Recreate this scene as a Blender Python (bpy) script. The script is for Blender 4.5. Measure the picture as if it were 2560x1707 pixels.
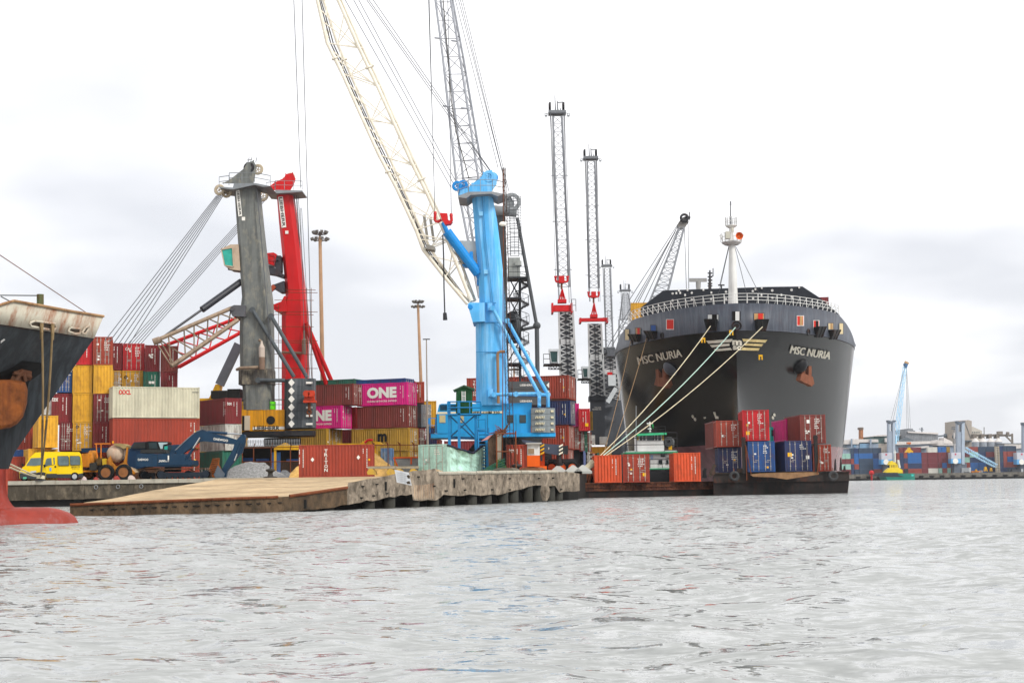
import bpy, math, random
import numpy as np
from mathutils import Vector, Matrix
from mathutils.bvhtree import BVHTree
random.seed(7)
V = Vector
R = math.radians
SC = bpy.context.scene
COL = SC.collection
for _o in list(bpy.data.objects):
 bpy.data.objects.remove(_o)
# ---------------------------------------------------------------- camera
CAMH, FPX, PITCH, ROLL = 1.55, 3556.0, R(5.65), R(0.8)
CROT = Matrix.Rotation(R(90) + PITCH, 3, 'X') @ Matrix.Rotation(-ROLL, 3, 'Z')
cd = bpy.data.cameras.new('camera')
cam = bpy.data.objects.new('camera', cd)
COL.objects.link(cam)
cam.location = (0, 0, CAMH)
cam.rotation_euler = CROT.to_euler()
cd.sensor_width = 36.0
cd.lens = FPX / 2560 * 36
cd.clip_start = 0.5
cd.clip_end = 9000
SC.camera = cam
# ---------------------------------------------------------------- sky, sun, exposure
SUN_EL, SUN_AZ = R(40), R(130)          # azimuth measured clockwise from +Y
w = bpy.data.worlds.new('World')
SC.world = w
w.use_nodes = True
nt = w.node_tree
nt.nodes.clear()
def N(nt, t, **kw):
 n = nt.nodes.new(t)
 for k, v in kw.items():
  if k.startswith('i_'):
   n.inputs[k[2:].replace('_', ' ')].default_value = v
  else:
   setattr(n, k, v)
 return n
out = N(nt, 'ShaderNodeOutputWorld')
bg = N(nt, 'ShaderNodeBackground')
bg.inputs['Strength'].default_value = 0.1
sky = N(nt, 'ShaderNodeTexSky', sky_type='NISHITA', sun_disc=False)
sky.sun_elevation = SUN_EL
sky.sun_rotation = SUN_AZ
tc = N(nt, 'ShaderNodeTexCoord')
sep = N(nt, 'ShaderNodeSeparateXYZ')
nt.links.new(tc.outputs['Generated'], sep.inputs[0])
addz = N(nt, 'ShaderNodeMath', operation='ADD')
addz.inputs[1].default_value = 0.22
mxz = N(nt, 'ShaderNodeMath', operation='MAXIMUM')
mxz.inputs[1].default_value = 0.02
nt.links.new(sep.outputs['Z'], mxz.inputs[0])
nt.links.new(mxz.outputs[0], addz.inputs[0])
dv = N(nt, 'ShaderNodeVectorMath', operation='DIVIDE')
cmb = N(nt, 'ShaderNodeCombineXYZ')
for k in range(3):
 nt.links.new(addz.outputs[0], cmb.inputs[k])
nt.links.new(tc.outputs['Generated'], dv.inputs[0])
nt.links.new(cmb.outputs[0], dv.inputs[1])
cn = N(nt, 'ShaderNodeTexNoise')
cn.inputs['Scale'].default_value = 1.15
cn.inputs['Detail'].default_value = 4.0
cn.inputs['Roughness'].default_value = 0.46
cmv = N(nt, 'ShaderNodeVectorMath', operation='ADD')
cmv.inputs[1].default_value = (18.5, 6.5, 4.5)
nt.links.new(dv.outputs[0], cmv.inputs[0])
nt.links.new(cmv.outputs[0], cn.inputs['Vector'])
elv = N(nt, 'ShaderNodeMath', operation='MULTIPLY_ADD')     # thicker, greyer air towards the horizon
elv.inputs[1].default_value = 0.9
nt.links.new(mxz.outputs[0], elv.inputs[0])
nt.links.new(cn.outputs['Fac'], elv.inputs[2])
cr = N(nt, 'ShaderNodeValToRGB')
cr.color_ramp.elements[0].position = 0.52
cr.color_ramp.elements[0].color = (7.6, 7.75, 8.2, 1)
cr.color_ramp.elements[1].position = 0.80
cr.color_ramp.elements[1].color = (12.5, 12.4, 12.5, 1)
nt.links.new(elv.outputs[0], cr.inputs[0])
mixs = N(nt, 'ShaderNodeMixRGB')
mixs.inputs['Fac'].default_value = 0.93          # overcast cover over the clear sky
nt.links.new(sky.outputs['Color'], mixs.inputs['Color1'])
nt.links.new(cr.outputs['Color'], mixs.inputs['Color2'])
nt.links.new(mixs.outputs[0], bg.inputs['Color'])
nt.links.new(bg.outputs[0], out.inputs['Surface'])
sl = bpy.data.lights.new('sun', 'SUN')
sl.energy = 2.4
sl.angle = R(14)
sl.color = (1.0, 0.96, 0.9)
so = bpy.data.objects.new('sun', sl)
COL.objects.link(so)
sd = V((math.sin(SUN_AZ) * math.cos(SUN_EL), math.cos(SUN_AZ) * math.cos(SUN_EL), math.sin(SUN_EL)))
so.rotation_euler = sd.to_track_quat('Z', 'Y').to_euler()
so.location = (0, -20, 120)
SC.view_settings.view_transform = 'Standard'
SC.view_settings.look = 'None'
SC.view_settings.exposure = 0.2
SC.view_settings.gamma = 1.0
SC.cycles.use_denoising = True
SC.cycles.max_bounces = 6
SC.cycles.diffuse_bounces = 3
# ---------------------------------------------------------------- pixel <-> world
def ray(px, py):
 return CROT @ V(((px - 1280) / FPX, -(py - 853.5) / FPX, -1.0))
def P(px, py, Y):
 d = ray(px, py)
 return V((0, 0, CAMH)) + d * (Y / d.y)
def G(px, py, z=0.0):
 d = ray(px, py)
 return V((0, 0, CAMH)) + d * ((z - CAMH) / d.z)
def px_of(v):
 c = CROT.transposed() @ (V(v) - V((0, 0, CAMH)))
 return (1280 + FPX * c.x / -c.z, 853.5 - FPX * c.y / -c.z)
def span(p0, d, px1):
 """length t along direction d from p0 until the image column px1"""
 lo, hi = 0.0, 80.0
 up = px_of(p0 + d * 0.01)[0] > px_of(p0)[0]
 for _ in range(50):
  m = (lo + hi) / 2
  x = px_of(p0 + d * m)[0]
  if (x < px1) == up: lo = m
  else: hi = m
 return (lo + hi) / 2
# ---------------------------------------------------------------- materials
def lin(h):
 h = h.lstrip('#')
 c = [int(h[i:i + 2], 16) / 255 for i in (0, 2, 4)]
 return tuple(x / 12.92 if x <= 0.04045 else ((x + 0.055) / 1.055) ** 2.4 for x in c)
MATS = {}
def M(name, col, rough=0.55, var=0.16, rust=0.0, streak=0.0, metal=0.0, scale=0.9, bump=0.0, grime='2a2621', spec=0.22, rustcol='5a2c17', sz=0.14):
 if name in MATS: return MATS[name]
 m = bpy.data.materials.new(name)
 m.use_nodes = True
 t = m.node_tree
 b = t.nodes['Principled BSDF']
 c = lin(col) if isinstance(col, str) else col
 tc = N(t, 'ShaderNodeTexCoord')
 no = N(t, 'ShaderNodeTexNoise')
 no.inputs['Scale'].default_value = scale
 no.inputs['Detail'].default_value = 7
 no.inputs['Roughness'].default_value = 0.65
 t.links.new(tc.outputs['Object'], no.inputs['Vector'])
 r = N(t, 'ShaderNodeValToRGB')
 r.color_ramp.elements[0].position = 0.3
 r.color_ramp.elements[1].position = 0.7
 r.color_ramp.elements[0].color = tuple(x * (1 - var) for x in c) + (1,)
 r.color_ramp.elements[1].color = tuple(min(1, x * (1 + var)) for x in c) + (1,)
 t.links.new(no.outputs['Fac'], r.inputs[0])
 cur = r.outputs['Color']
 def layer(cur, scl, lo, hi, colr, amt, sc=1.0):
  mp = N(t, 'ShaderNodeMapping')
  mp.inputs['Scale'].default_value = scl
  mp.inputs['Location'].default_value = (3.1 * amt, 7.7, 1.3)
  t.links.new(tc.outputs['Object'], mp.inputs[0])
  n2 = N(t, 'ShaderNodeTexNoise')
  n2.inputs['Scale'].default_value = sc
  n2.inputs['Detail'].default_value = 8
  n2.inputs['Roughness'].default_value = 0.7
  t.links.new(mp.outputs[0], n2.inputs['Vector'])
  mr = N(t, 'ShaderNodeMapRange')
  mr.inputs['From Min'].default_value = lo
  mr.inputs['From Max'].default_value = hi
  mr.inputs['To Max'].default_value = amt
  t.links.new(n2.outputs['Fac'], mr.inputs['Value'])
  mx = N(t, 'ShaderNodeMixRGB')
  mx.inputs['Color2'].default_value = tuple(colr) + (1,)
  t.links.new(mr.outputs[0], mx.inputs['Fac'])
  t.links.new(cur, mx.inputs['Color1'])
  return mx.outputs[0]
 if streak: cur = layer(cur, (2.2, 2.2, sz), 0.45, 0.66, lin(grime), streak)
 if rust: cur = layer(cur, (1.0, 1.0, 0.5), 0.5, 0.64, lin(rustcol), rust, 1.3)
 t.links.new(cur, b.inputs['Base Color'])
 b.inputs['Roughness'].default_value = rough
 b.inputs['Metallic'].default_value = metal
 b.inputs['Specular IOR Level'].default_value = spec
 if bump:
  bp = N(t, 'ShaderNodeBump')
  bp.inputs['Strength'].default_value = bump
  bp.inputs['Distance'].default_value = 0.1
  n3 = N(t, 'ShaderNodeTexNoise')
  n3.inputs['Scale'].default_value = scale * 4
  n3.inputs['Detail'].default_value = 8
  t.links.new(tc.outputs['Object'], n3.inputs['Vector'])
  t.links.new(n3.outputs['Fac'], bp.inputs['Height'])
  t.links.new(bp.outputs[0], b.inputs['Normal'])
 MATS[name] = m
 return m
WHITE = M('white_paint', 'd8d8d4', 0.5, 0.06, rust=0.12, streak=0.2)
LETTER = M('white_lettering', 'e4e2da', 0.6, 0.05)
DARK = M('dark_steel', '26282b', 0.5, 0.3, rust=0.2)
BLACK = M('black_rubber', '131314', 0.8, 0.3)
STEEL = M('galvanised_steel', '8e9295', 0.45, 0.12, metal=0.4, rust=0.1)
ROPE = M('wire_rope', '54565a', 0.6, 0.1)
HAWSER = M('hawser', 'c9bfa2', 0.9, 0.2)
GLASS = M('window_glass', '2a3a3e', 0.08, 0.2, spec=0.5)
TEALGLASS = M('teal_cab_glass', '2f9c8c', 0.08, 0.3)
RUSTY = M('rusty_steel', '6b3a20', 0.75, 0.35, rust=0.5, bump=0.3)
ORANGE = M('orange_paint', 'd2571c', 0.5, 0.1, rust=0.2)
YELLOW = M('yellow_paint', 'd9a516', 0.5, 0.1, streak=0.3)
REDP = M('red_paint', 'c01a1e', 0.42, 0.1, streak=0.15)
WOOD = M('weathered_wood', '7b6a52', 0.85, 0.3)
# ---------------------------------------------------------------- objects
WM = {}
def tag(o, label, cat, group=None, kind=None):
 o['label'] = label
 o['category'] = cat
 if group: o['group'] = group
 if kind: o['kind'] = kind
 return o
def thing(name, label, cat, loc, group=None, rz=0.0):
 o = bpy.data.objects.new(name, None)
 o.empty_display_size = 0.3
 COL.objects.link(o)
 o.location = loc
 o.rotation_euler = (0, 0, rz)
 WM[o] = Matrix.Translation(V(loc)) @ Matrix.Rotation(rz, 4, 'Z')
 return tag(o, label, cat, group)
def link_mesh(name, me, parent=None):
 o = bpy.data.objects.new(name, me)
 COL.objects.link(o)
 if parent is not None:
  o.parent = parent
  WM[o] = WM[parent]
 else:
  WM[o] = Matrix.Identity(4)
 return o
class MB:
 def __init__(s):
  s.v, s.f, s.mi = [], [], []
  s.m = 0
 def face(s, pts):
  b = len(s.v)
  s.v += [tuple(p) for p in pts]
  s.f.append(tuple(range(b, b + len(pts))))
  s.mi.append(s.m)
 def add(s, vs, fs):
  b = len(s.v)
  s.v += [tuple(p) for p in vs]
  s.f += [tuple(i + b for i in f) for f in fs]
  s.mi += [s.m] * len(fs)
 def hexa(s, p):
  """eight corners: bottom four ccw seen from above, then top four"""
  s.add(p, [(3, 2, 1, 0), (4, 5, 6, 7), (0, 1, 5, 4), (1, 2, 6, 5), (2, 3, 7, 6), (3, 0, 4, 7)])
 def box(s, x0, x1, y0, y1, z0, z1):
  s.hexa([(x0, y0, z0), (x1, y0, z0), (x1, y1, z0), (x0, y1, z0), (x0, y0, z1), (x1, y0, z1), (x1, y1, z1), (x0, y1, z1)])
 def pbox(s, x0, x1, y0, y1, Y, d):
  """box whose front face is the image rectangle at depth Y, d metres deep"""
  a, b = P(x0, y1, Y), P(x1, y1, Y)
  c = P((x0 + x1) / 2, y0, Y)
  s.box(a.x, b.x, Y, Y + d, (a.z + b.z) / 2, c.z)
 def prism(s, pts, ext):
  """closed outline (any plane) pushed along the vector ext"""
  n = len(pts)
  ext = V(ext)
  b = [V(p) + ext for p in pts]
  s.add([tuple(p) for p in pts] + [tuple(p) for p in b],
   [tuple(range(n)), tuple(range(2 * n - 1, n - 1, -1))] + [(i, n + i, n + (i + 1) % n, (i + 1) % n) for i in range(n)])
 def ppoly(s, pts, Y, d):
  s.prism([P(x, y, Y) for x, y in pts], (0, d, 0))
 def bar(s, p0, p1, wd, ht=None, up=(0, 0, 1)):
  p0, p1 = V(p0), V(p1)
  ht = wd if ht is None else ht
  d = (p1 - p0).normalized()
  u = V(up)
  if abs(d.dot(u)) > 0.98: u = V((0, 1, 0))
  sx = d.cross(u).normalized()
  sy = sx.cross(d).normalized()
  q = [sx * a * wd / 2 + sy * b * ht / 2 for a, b in ((-1, -1), (1, -1), (1, 1), (-1, 1))]
  s.hexa([p0 + k for k in q] + [p1 + k for k in q])
 def tube(s, p0, p1, r0, r1=None, n=8, caps=True):
  p0, p1 = V(p0), V(p1)
  r1 = r0 if r1 is None else r1
  d = (p1 - p0)
  if d.length < 1e-6: return
  d.normalize()
  u = V((0, 0, 1)) if abs(d.z) < 0.95 else V((0, 1, 0))
  sx = d.cross(u).normalized()
  sy = sx.cross(d)
  vs, fs = [], []
  for k in range(n):
   a = 2 * math.pi * k / n
   e = sx * math.cos(a) + sy * math.sin(a)
   vs += [p0 + e * r0, p1 + e * r1]
  for k in range(n):
   j = (k + 1) % n
   fs.append((2 * k, 2 * j, 2 * j + 1, 2 * k + 1))
  if caps:
   fs.append(tuple(range(2 * n - 2, -1, -2)))
   fs.append(tuple(range(1, 2 * n, 2)))
  s.add(vs, fs)
 def poly(s, pts, r, n=5):
  for a, b in zip(pts[:-1], pts[1:]): s.tube(a, b, r, r, n)
 def loft(s, rings, caps=True, closed=True):
  n = len(rings[0])
  vs = [tuple(p) for r in rings for p in r]
  fs = []
  for i in range(len(rings) - 1):
   for k in range(n if closed else n - 1):
    j = (k + 1) % n
    fs.append((i * n + k, i * n + j, (i + 1) * n + j, (i + 1) * n + k))
  if caps:
   fs.append(tuple(range(n - 1, -1, -1)))
   fs.append(tuple((len(rings) - 1) * n + k for k in range(n)))
  s.add(vs, fs)
 def disc(s, c, axis, r, th, n=20, r_in=0.0):
  c, axis = V(c), V(axis).normalized()
  if r_in <= 0:
   s.tube(c - axis * th / 2, c + axis * th / 2, r, r, n)
   return
  u = V((0, 0, 1)) if abs(axis.z) < 0.9 else V((1, 0, 0))
  sx = axis.cross(u).normalized()
  sy = axis.cross(sx)
  rings = []
  for rr, o in ((r, -1), (r, 1), (r_in, 1), (r_in, -1), (r, -1)):
   rings.append([c + (sx * math.cos(2 * math.pi * k / n) + sy * math.sin(2 * math.pi * k / n)) * rr + axis * o * th / 2 for k in range(n)])
  s.loft(rings, caps=False)
 def ball(s, c, r, n=10, m=7, sq=(1, 1, 1)):
  rings = []
  for i in range(1, m):
   a = math.pi * i / m
   rings.append([V(c) + V((math.sin(a) * math.cos(2 * math.pi * k / n) * r * sq[0], math.sin(a) * math.sin(2 * math.pi * k / n) * r * sq[1], -math.cos(a) * r * sq[2])) for k in range(n)])
  s.loft(rings)
 def torus(s, c, axis, R0, r, n=20, m=8):
  c, axis = V(c), V(axis).normalized()
  u = V((0, 0, 1)) if abs(axis.z) < 0.9 else V((1, 0, 0))
  sx = axis.cross(u).normalized()
  sy = axis.cross(sx)
  rings = []
  for k in range(n + 1):
   a = 2 * math.pi * k / n
   e = sx * math.cos(a) + sy * math.sin(a)
   rings.append([c + e * (R0 + r * math.cos(2 * math.pi * j / m)) + axis * r * math.sin(2 * math.pi * j / m) for j in range(m)])
  s.loft(rings, caps=False)
 def mesh(s, name, mats, smooth=False, xf=None):
  me = bpy.data.meshes.new(name)
  vs = s.v if xf is None else [tuple(xf @ V(p)) for p in s.v]
  me.from_pydata(vs, [], s.f)
  if not isinstance(mats, (list, tuple)): mats = [mats]
  for m in mats: me.materials.append(m)
  if len(mats) > 1: me.polygons.foreach_set('material_index', s.mi)
  if smooth: me.polygons.foreach_set('use_smooth', [True] * len(s.f))
  me.update()
  return me
 def build(s, name, mats, parent=None, local=False, smooth=False, base=None):
  """one mesh object; vertices are world positions unless local"""
  xf = None
  if parent is not None and not local: xf = WM[parent].inverted()
  elif base is not None: xf = Matrix.Translation(-V(base))
  o = link_mesh(name, s.mesh(name, mats, smooth, xf), parent)
  if parent is None and base is not None:
   o.location = base
   WM[o] = Matrix.Translation(V(base))
  return o
def rope(parent, p0, p1, r=0.03, sag=0.0, name='rope', mat=None, n=1):
 m = MB()
 p0, p1 = V(p0), V(p1)
 if mat is None: r *= 1.5
 n = 10 if sag else n
 m.poly([p0.lerp(p1, k / n) - V((0, 0, 4 * sag * (k / n) * (1 - k / n))) for k in range(n + 1)], r, 5)
 return m.build(name, mat or ROPE, parent, base=None if parent else p0)
def pbx(name, mat, parent, *a):
 m = MB(); m.pbox(*a); return m.build(name, mat, parent)
# ---------------------------------------------------------------- lettering
TXT = {}
def text2d(s, bold=0.0):
 """flat lettering scaled to the unit square"""
 if (s, bold) in TXT: return TXT[(s, bold)]
 cu = bpy.data.curves.new('t', 'FONT')
 cu.body = s
 cu.size = 1
 cu.offset = bold
 cu.resolution_u = 3
 ob = bpy.data.objects.new('t', cu)
 COL.objects.link(ob)
 dg = bpy.context.evaluated_depsgraph_get()
 me = bpy.data.meshes.new_from_object(ob.evaluated_get(dg))
 vs = [(v.co.x, v.co.y) for v in me.vertices]
 fs = [tuple(p.vertices) for p in me.polygons]
 bpy.data.objects.remove(ob)
 bpy.data.curves.remove(cu)
 bpy.data.meshes.remove(me)
 x0, x1 = min(v[0] for v in vs), max(v[0] for v in vs)
 y0, y1 = min(v[1] for v in vs), max(v[1] for v in vs)
 TXT[(s, bold)] = ([((x - x0) / (x1 - x0), (y - y0) / (y1 - y0)) for x, y in vs], fs)
 return TXT[(s, bold)]
def lettering(parent, s, org, ux, uy, mat=None, bold=0.0, local=False, name='lettering'):
 vs, fs = text2d(s, bold)
 m = MB()
 m.add([V(org) + V(ux) * u + V(uy) * v for u, v in vs], fs)
 return m.build(name, mat or LETTER, parent, local=local)
def ptext(parent, s, x0, x1, y0, y1, Y, mat=None, bold=0.0, skew=0.0):
 """lettering filling the image rectangle on a plane at depth Y"""
 a, b, c = P(x0, y1, Y), P(x1, y1 + skew, Y), P(x0, y0, Y)
 return lettering(parent, s, a, b - a, c - a, mat, bold)
# ---------------------------------------------------------------- lattice work
def lattice(m, A, B, n, rc, rb, cross=False, ladder=True):
 """trussed box between end rings A and B (matching corner lists)"""
 k = len(A)
 pts = [[V(A[j]).lerp(V(B[j]), i / n) for j in range(k)] for i in range(n + 1)]
 for j in range(k): m.tube(A[j], B[j], rc, rc, 6)
 for i in range(n):
  for j in range(k):
   j2 = (j + 1) % k
   if (i + j) % 2 or cross: m.tube(pts[i][j], pts[i + 1][j2], rb, rb, 4, False)
   if not (i + j) % 2 or cross: m.tube(pts[i][j2], pts[i + 1][j], rb, rb, 4, False)
   if ladder: m.tube(pts[i][j], pts[i][j2], rb, rb, 4, False)
 for j in range(k): m.tube(pts[n][j], pts[n][(j + 1) % k], rb, rb, 4, False)
def railing(m, pts, h=1.0, r=0.025, step=1.2, up=(0, 0, 1), rails=(0.5, 1.0)):
 up = V(up)
 for a, b in zip(pts[:-1], pts[1:]):
  a, b = V(a), V(b)
  n = max(1, int((b - a).length / step))
  for k in range(n + 1):
   q = a.lerp(b, k / n)
   m.tube(q, q + up * h, r, r, 5)
  for t in rails: m.tube(a + up * h * t, b + up * h * t, r, r, 5)
# ---------------------------------------------------------------- water
QZ = 2.2
def water():
 rng = np.random.RandomState(3)
 ys = list(np.geomspace(6.0, 190.0, 330)) + list(np.geomspace(196, 2000, 40))
 nx = 400
 ang = np.linspace(-math.tan(R(24)), math.tan(R(24)), nx)
 ang = np.concatenate([np.linspace(-1.0, ang[0] - 0.02, 20), ang, np.linspace(ang[-1] + 0.02, 1.0, 20)])
 Yg, Ag = np.meshgrid(np.array(ys), ang, indexing='ij')
 Xg = Yg * Ag
 Z = np.zeros_like(Xg)
 for i in range(46):
  L = 0.4 * (9.0 ** rng.rand())
  th = R(80) + rng.randn() * R(34)
  k = 2 * math.pi / L
  amp = 0.0078 * L ** 0.8 * (0.5 + rng.rand())
  fade = np.clip((L / (Yg * 0.012 * 3) - 0.6), 0, 1)
  ph = k * (Xg * math.cos(th) + Yg * math.sin(th)) + rng.rand() * 6.28 + 1.3 * np.sin(Xg * 0.21 + i) + 1.1 * np.sin(Yg * 0.13 + 2 * i)
  s = np.sin(ph)
  env = 0.55 + 0.45 * np.sin(Xg * (0.05 + 0.1 * rng.rand()) + Yg * (0.04 + 0.1 * rng.rand()) + i)
  Z += amp * fade * env * (1 - np.abs(np.sin(ph / 2)) * 2 + 0.27 if i % 3 == 0 else s)
 n1, n2 = Xg.shape
 verts = np.stack([Xg, Yg, Z], -1).reshape(-1, 3)
 idx = np.arange(n1 * n2).reshape(n1, n2)
 quads = np.stack([idx[:-1, :-1], idx[:-1, 1:], idx[1:, 1:], idx[1:, :-1]], -1).reshape(-1, 4)
 me = bpy.data.meshes.new('water')
 me.vertices.add(len(verts))
 me.vertices.foreach_set('co', verts.astype(np.float32).ravel())
 me.loops.add(quads.size)
 me.loops.foreach_set('vertex_index', quads.astype(np.int32).ravel())
 me.polygons.add(len(quads))
 me.polygons.foreach_set('loop_start', np.arange(0, quads.size, 4, dtype=np.int32))
 me.polygons.foreach_set('loop_total', np.full(len(quads), 4, dtype=np.int32))
 me.polygons.foreach_set('use_smooth', np.ones(len(quads), dtype=bool))
 me.update(calc_edges=True)
 m = bpy.data.materials.new('water')
 m.use_nodes = True
 t = m.node_tree
 b = t.nodes['Principled BSDF']
 b.inputs['Base Color'].default_value = (0.285, 0.298, 0.293, 1)
 b.inputs['Roughness'].default_value = 0.05
 b.inputs['IOR'].default_value = 1.75
 tc = N(t, 'ShaderNodeTexCoord')
 geo = N(t, 'ShaderNodeNewGeometry')
 acc = geo.outputs['Normal']
 gn = N(t, 'ShaderNodeTexNoise')           # gusts: patches of rougher and calmer water
 gn.inputs['Scale'].default_value = 0.11
 gn.inputs['Detail'].default_value = 3
 t.links.new(tc.outputs['Object'], gn.inputs['Vector'])
 gust = N(t, 'ShaderNodeMapRange')
 gust.inputs['From Min'].default_value = 0.35
 gust.inputs['From Max'].default_value = 0.65
 gust.inputs['To Min'].default_value = 0.55
 gust.inputs['To Max'].default_value = 1.45
 t.links.new(gn.outputs['Fac'], gust.inputs['Value'])
 for sc, amp, det, dis in ((0.12, 0.2, 2, 0.3), (3.4, 3.1, 4, 0.6), (10.0, 1.7, 4, 0.4)):
  mp = N(t, 'ShaderNodeMapping')
  mp.inputs['Scale'].default_value = (0.55, 1.3, 1)
  mp.inputs['Rotation'].default_value = (0, 0, 0.25 * sc)
  t.links.new(tc.outputs['Object'], mp.inputs[0])
  n = N(t, 'ShaderNodeTexNoise')
  n.inputs['Scale'].default_value = sc
  n.inputs['Detail'].default_value = det
  n.inputs['Roughness'].default_value = 0.55
  n.inputs['Distortion'].default_value = dis
  t.links.new(mp.outputs[0], n.inputs['Vector'])
  sb = N(t, 'ShaderNodeVectorMath', operation='SUBTRACT')
  sb.inputs[1].default_value = (0.5, 0.542, 0.5)      # normals tilted to the camera, lifting reflections into the bright sky
  t.links.new(n.outputs['Color'], sb.inputs[0])
  ml = N(t, 'ShaderNodeVectorMath', operation='MULTIPLY')
  ml.inputs[1].default_value = (amp * 0.6, amp, 0.0)
  t.links.new(sb.outputs[0], ml.inputs[0])
  gm = N(t, 'ShaderNodeVectorMath', operation='MULTIPLY')
  t.links.new(ml.outputs[0], gm.inputs[0])
  t.links.new(gust.outputs[0], gm.inputs[1])
  ad = N(t, 'ShaderNodeVectorMath', operation='ADD')
  t.links.new(acc, ad.inputs[0])
  t.links.new(gm.outputs[0], ad.inputs[1])
  acc = ad.outputs[0]
 nz = N(t, 'ShaderNodeVectorMath', operation='NORMALIZE')
 t.links.new(acc, nz.inputs[0])
 t.links.new(nz.outputs[0], b.inputs['Normal'])
 me.materials.append(m)
 o = link_mesh('water', me)
 o['kind'] = 'structure'
water()
# ---------------------------------------------------------------- quay ground and walls
CONC = M('stained_concrete', sz=0.7, col='4d463b', rough=0.9, var=0.4, streak=0.4, scale=0.6, bump=0.5, grime='231f1a', rust=0.25, rustcol='a89880')
CONCP = M('pale_broken_concrete', '8a7e6f', 0.9, 0.45, streak=0.7, sz=1.6, scale=0.9, bump=0.8, grime='2b261f', rust=0.65, rustcol='3d352b')
COPING = M('pale_coping', 'a5a092', 0.85, 0.22, rust=0.25, rustcol='8a6b4c')
SAND = M('sandy_slab', 'ab9677', 0.95, 0.45, scale=0.2, bump=0.3, rust=0.55, rustcol='8a6f4c')
VOID = M('dark_shade_concrete', '1a1a18', 0.8, 0.4)  # near-black colour carries the shade of hollows under and beside the quay
PILE = M('tidal_pile', '34342f', 0.85, 0.4, streak=0.5)
YQ = 124.0
def quay():
 m = MB()
 c = [(-160, YQ + 0.6), (6.5, YQ + 0.6), (16, 190), (44, 420), (44, 900), (-300, 900), (-300, YQ + 0.6)]
 c[1] = (5.3, YQ + 0.6)
 m.face([(x, y, QZ) for x, y in c])
 m.m = 1  # side faces take the void colour: shade painted beside the pier
 for (x, y), (x2, y2) in zip(c, c[1:]): m.face([(x, y, -1.5), (x2, y2, -1.5), (x2, y2, QZ), (x, y, QZ)])
 o = m.build('quay_ground', [M('quay_ground', '6d6455', 0.95, 0.25), VOID])
 o['kind'] = 'structure'
quay()
def quay_wall():
 zt = QZ
 t = thing('quay_wall', 'old stained concrete quay wall with pale coping behind the red bulbous bow', 'wall', (-40, YQ, 0))
 x1 = -21.0
 m = MB()
 x = -110.0
 while x < x1:
  m.box(x, min(x + 4.25, x1), YQ, YQ + 0.6, 0.55 + 0.1 * random.random(), zt - 0.28)
  x += 4.28
 m.build('wall_face', CONC, t)
 m = MB(); m.box(-110, x1, YQ + 0.3, YQ + 0.58, -1, 0.6); m.build('shaded_footing', VOID, t)  # recessed strip coloured as the shaded gap under the wall
 m = MB()
 x = -110.0
 while x < x1:
  m.box(x, min(x + 2.1, x1), YQ - 0.12, YQ + 0.62, zt - 0.28, zt + 0.05 + 0.03 * random.random())
  x += 2.13
 m.build('coping', COPING, t)
 for px, py in ((240, 1217), (295, 1216), (353, 1215)):
  m = MB(); m.torus(P(px, py, YQ - 0.16), (0.2, 1, 0), 0.16, 0.03, 16, 6); m.build('mooring_ring', STEEL, t)
quay_wall()
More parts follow.
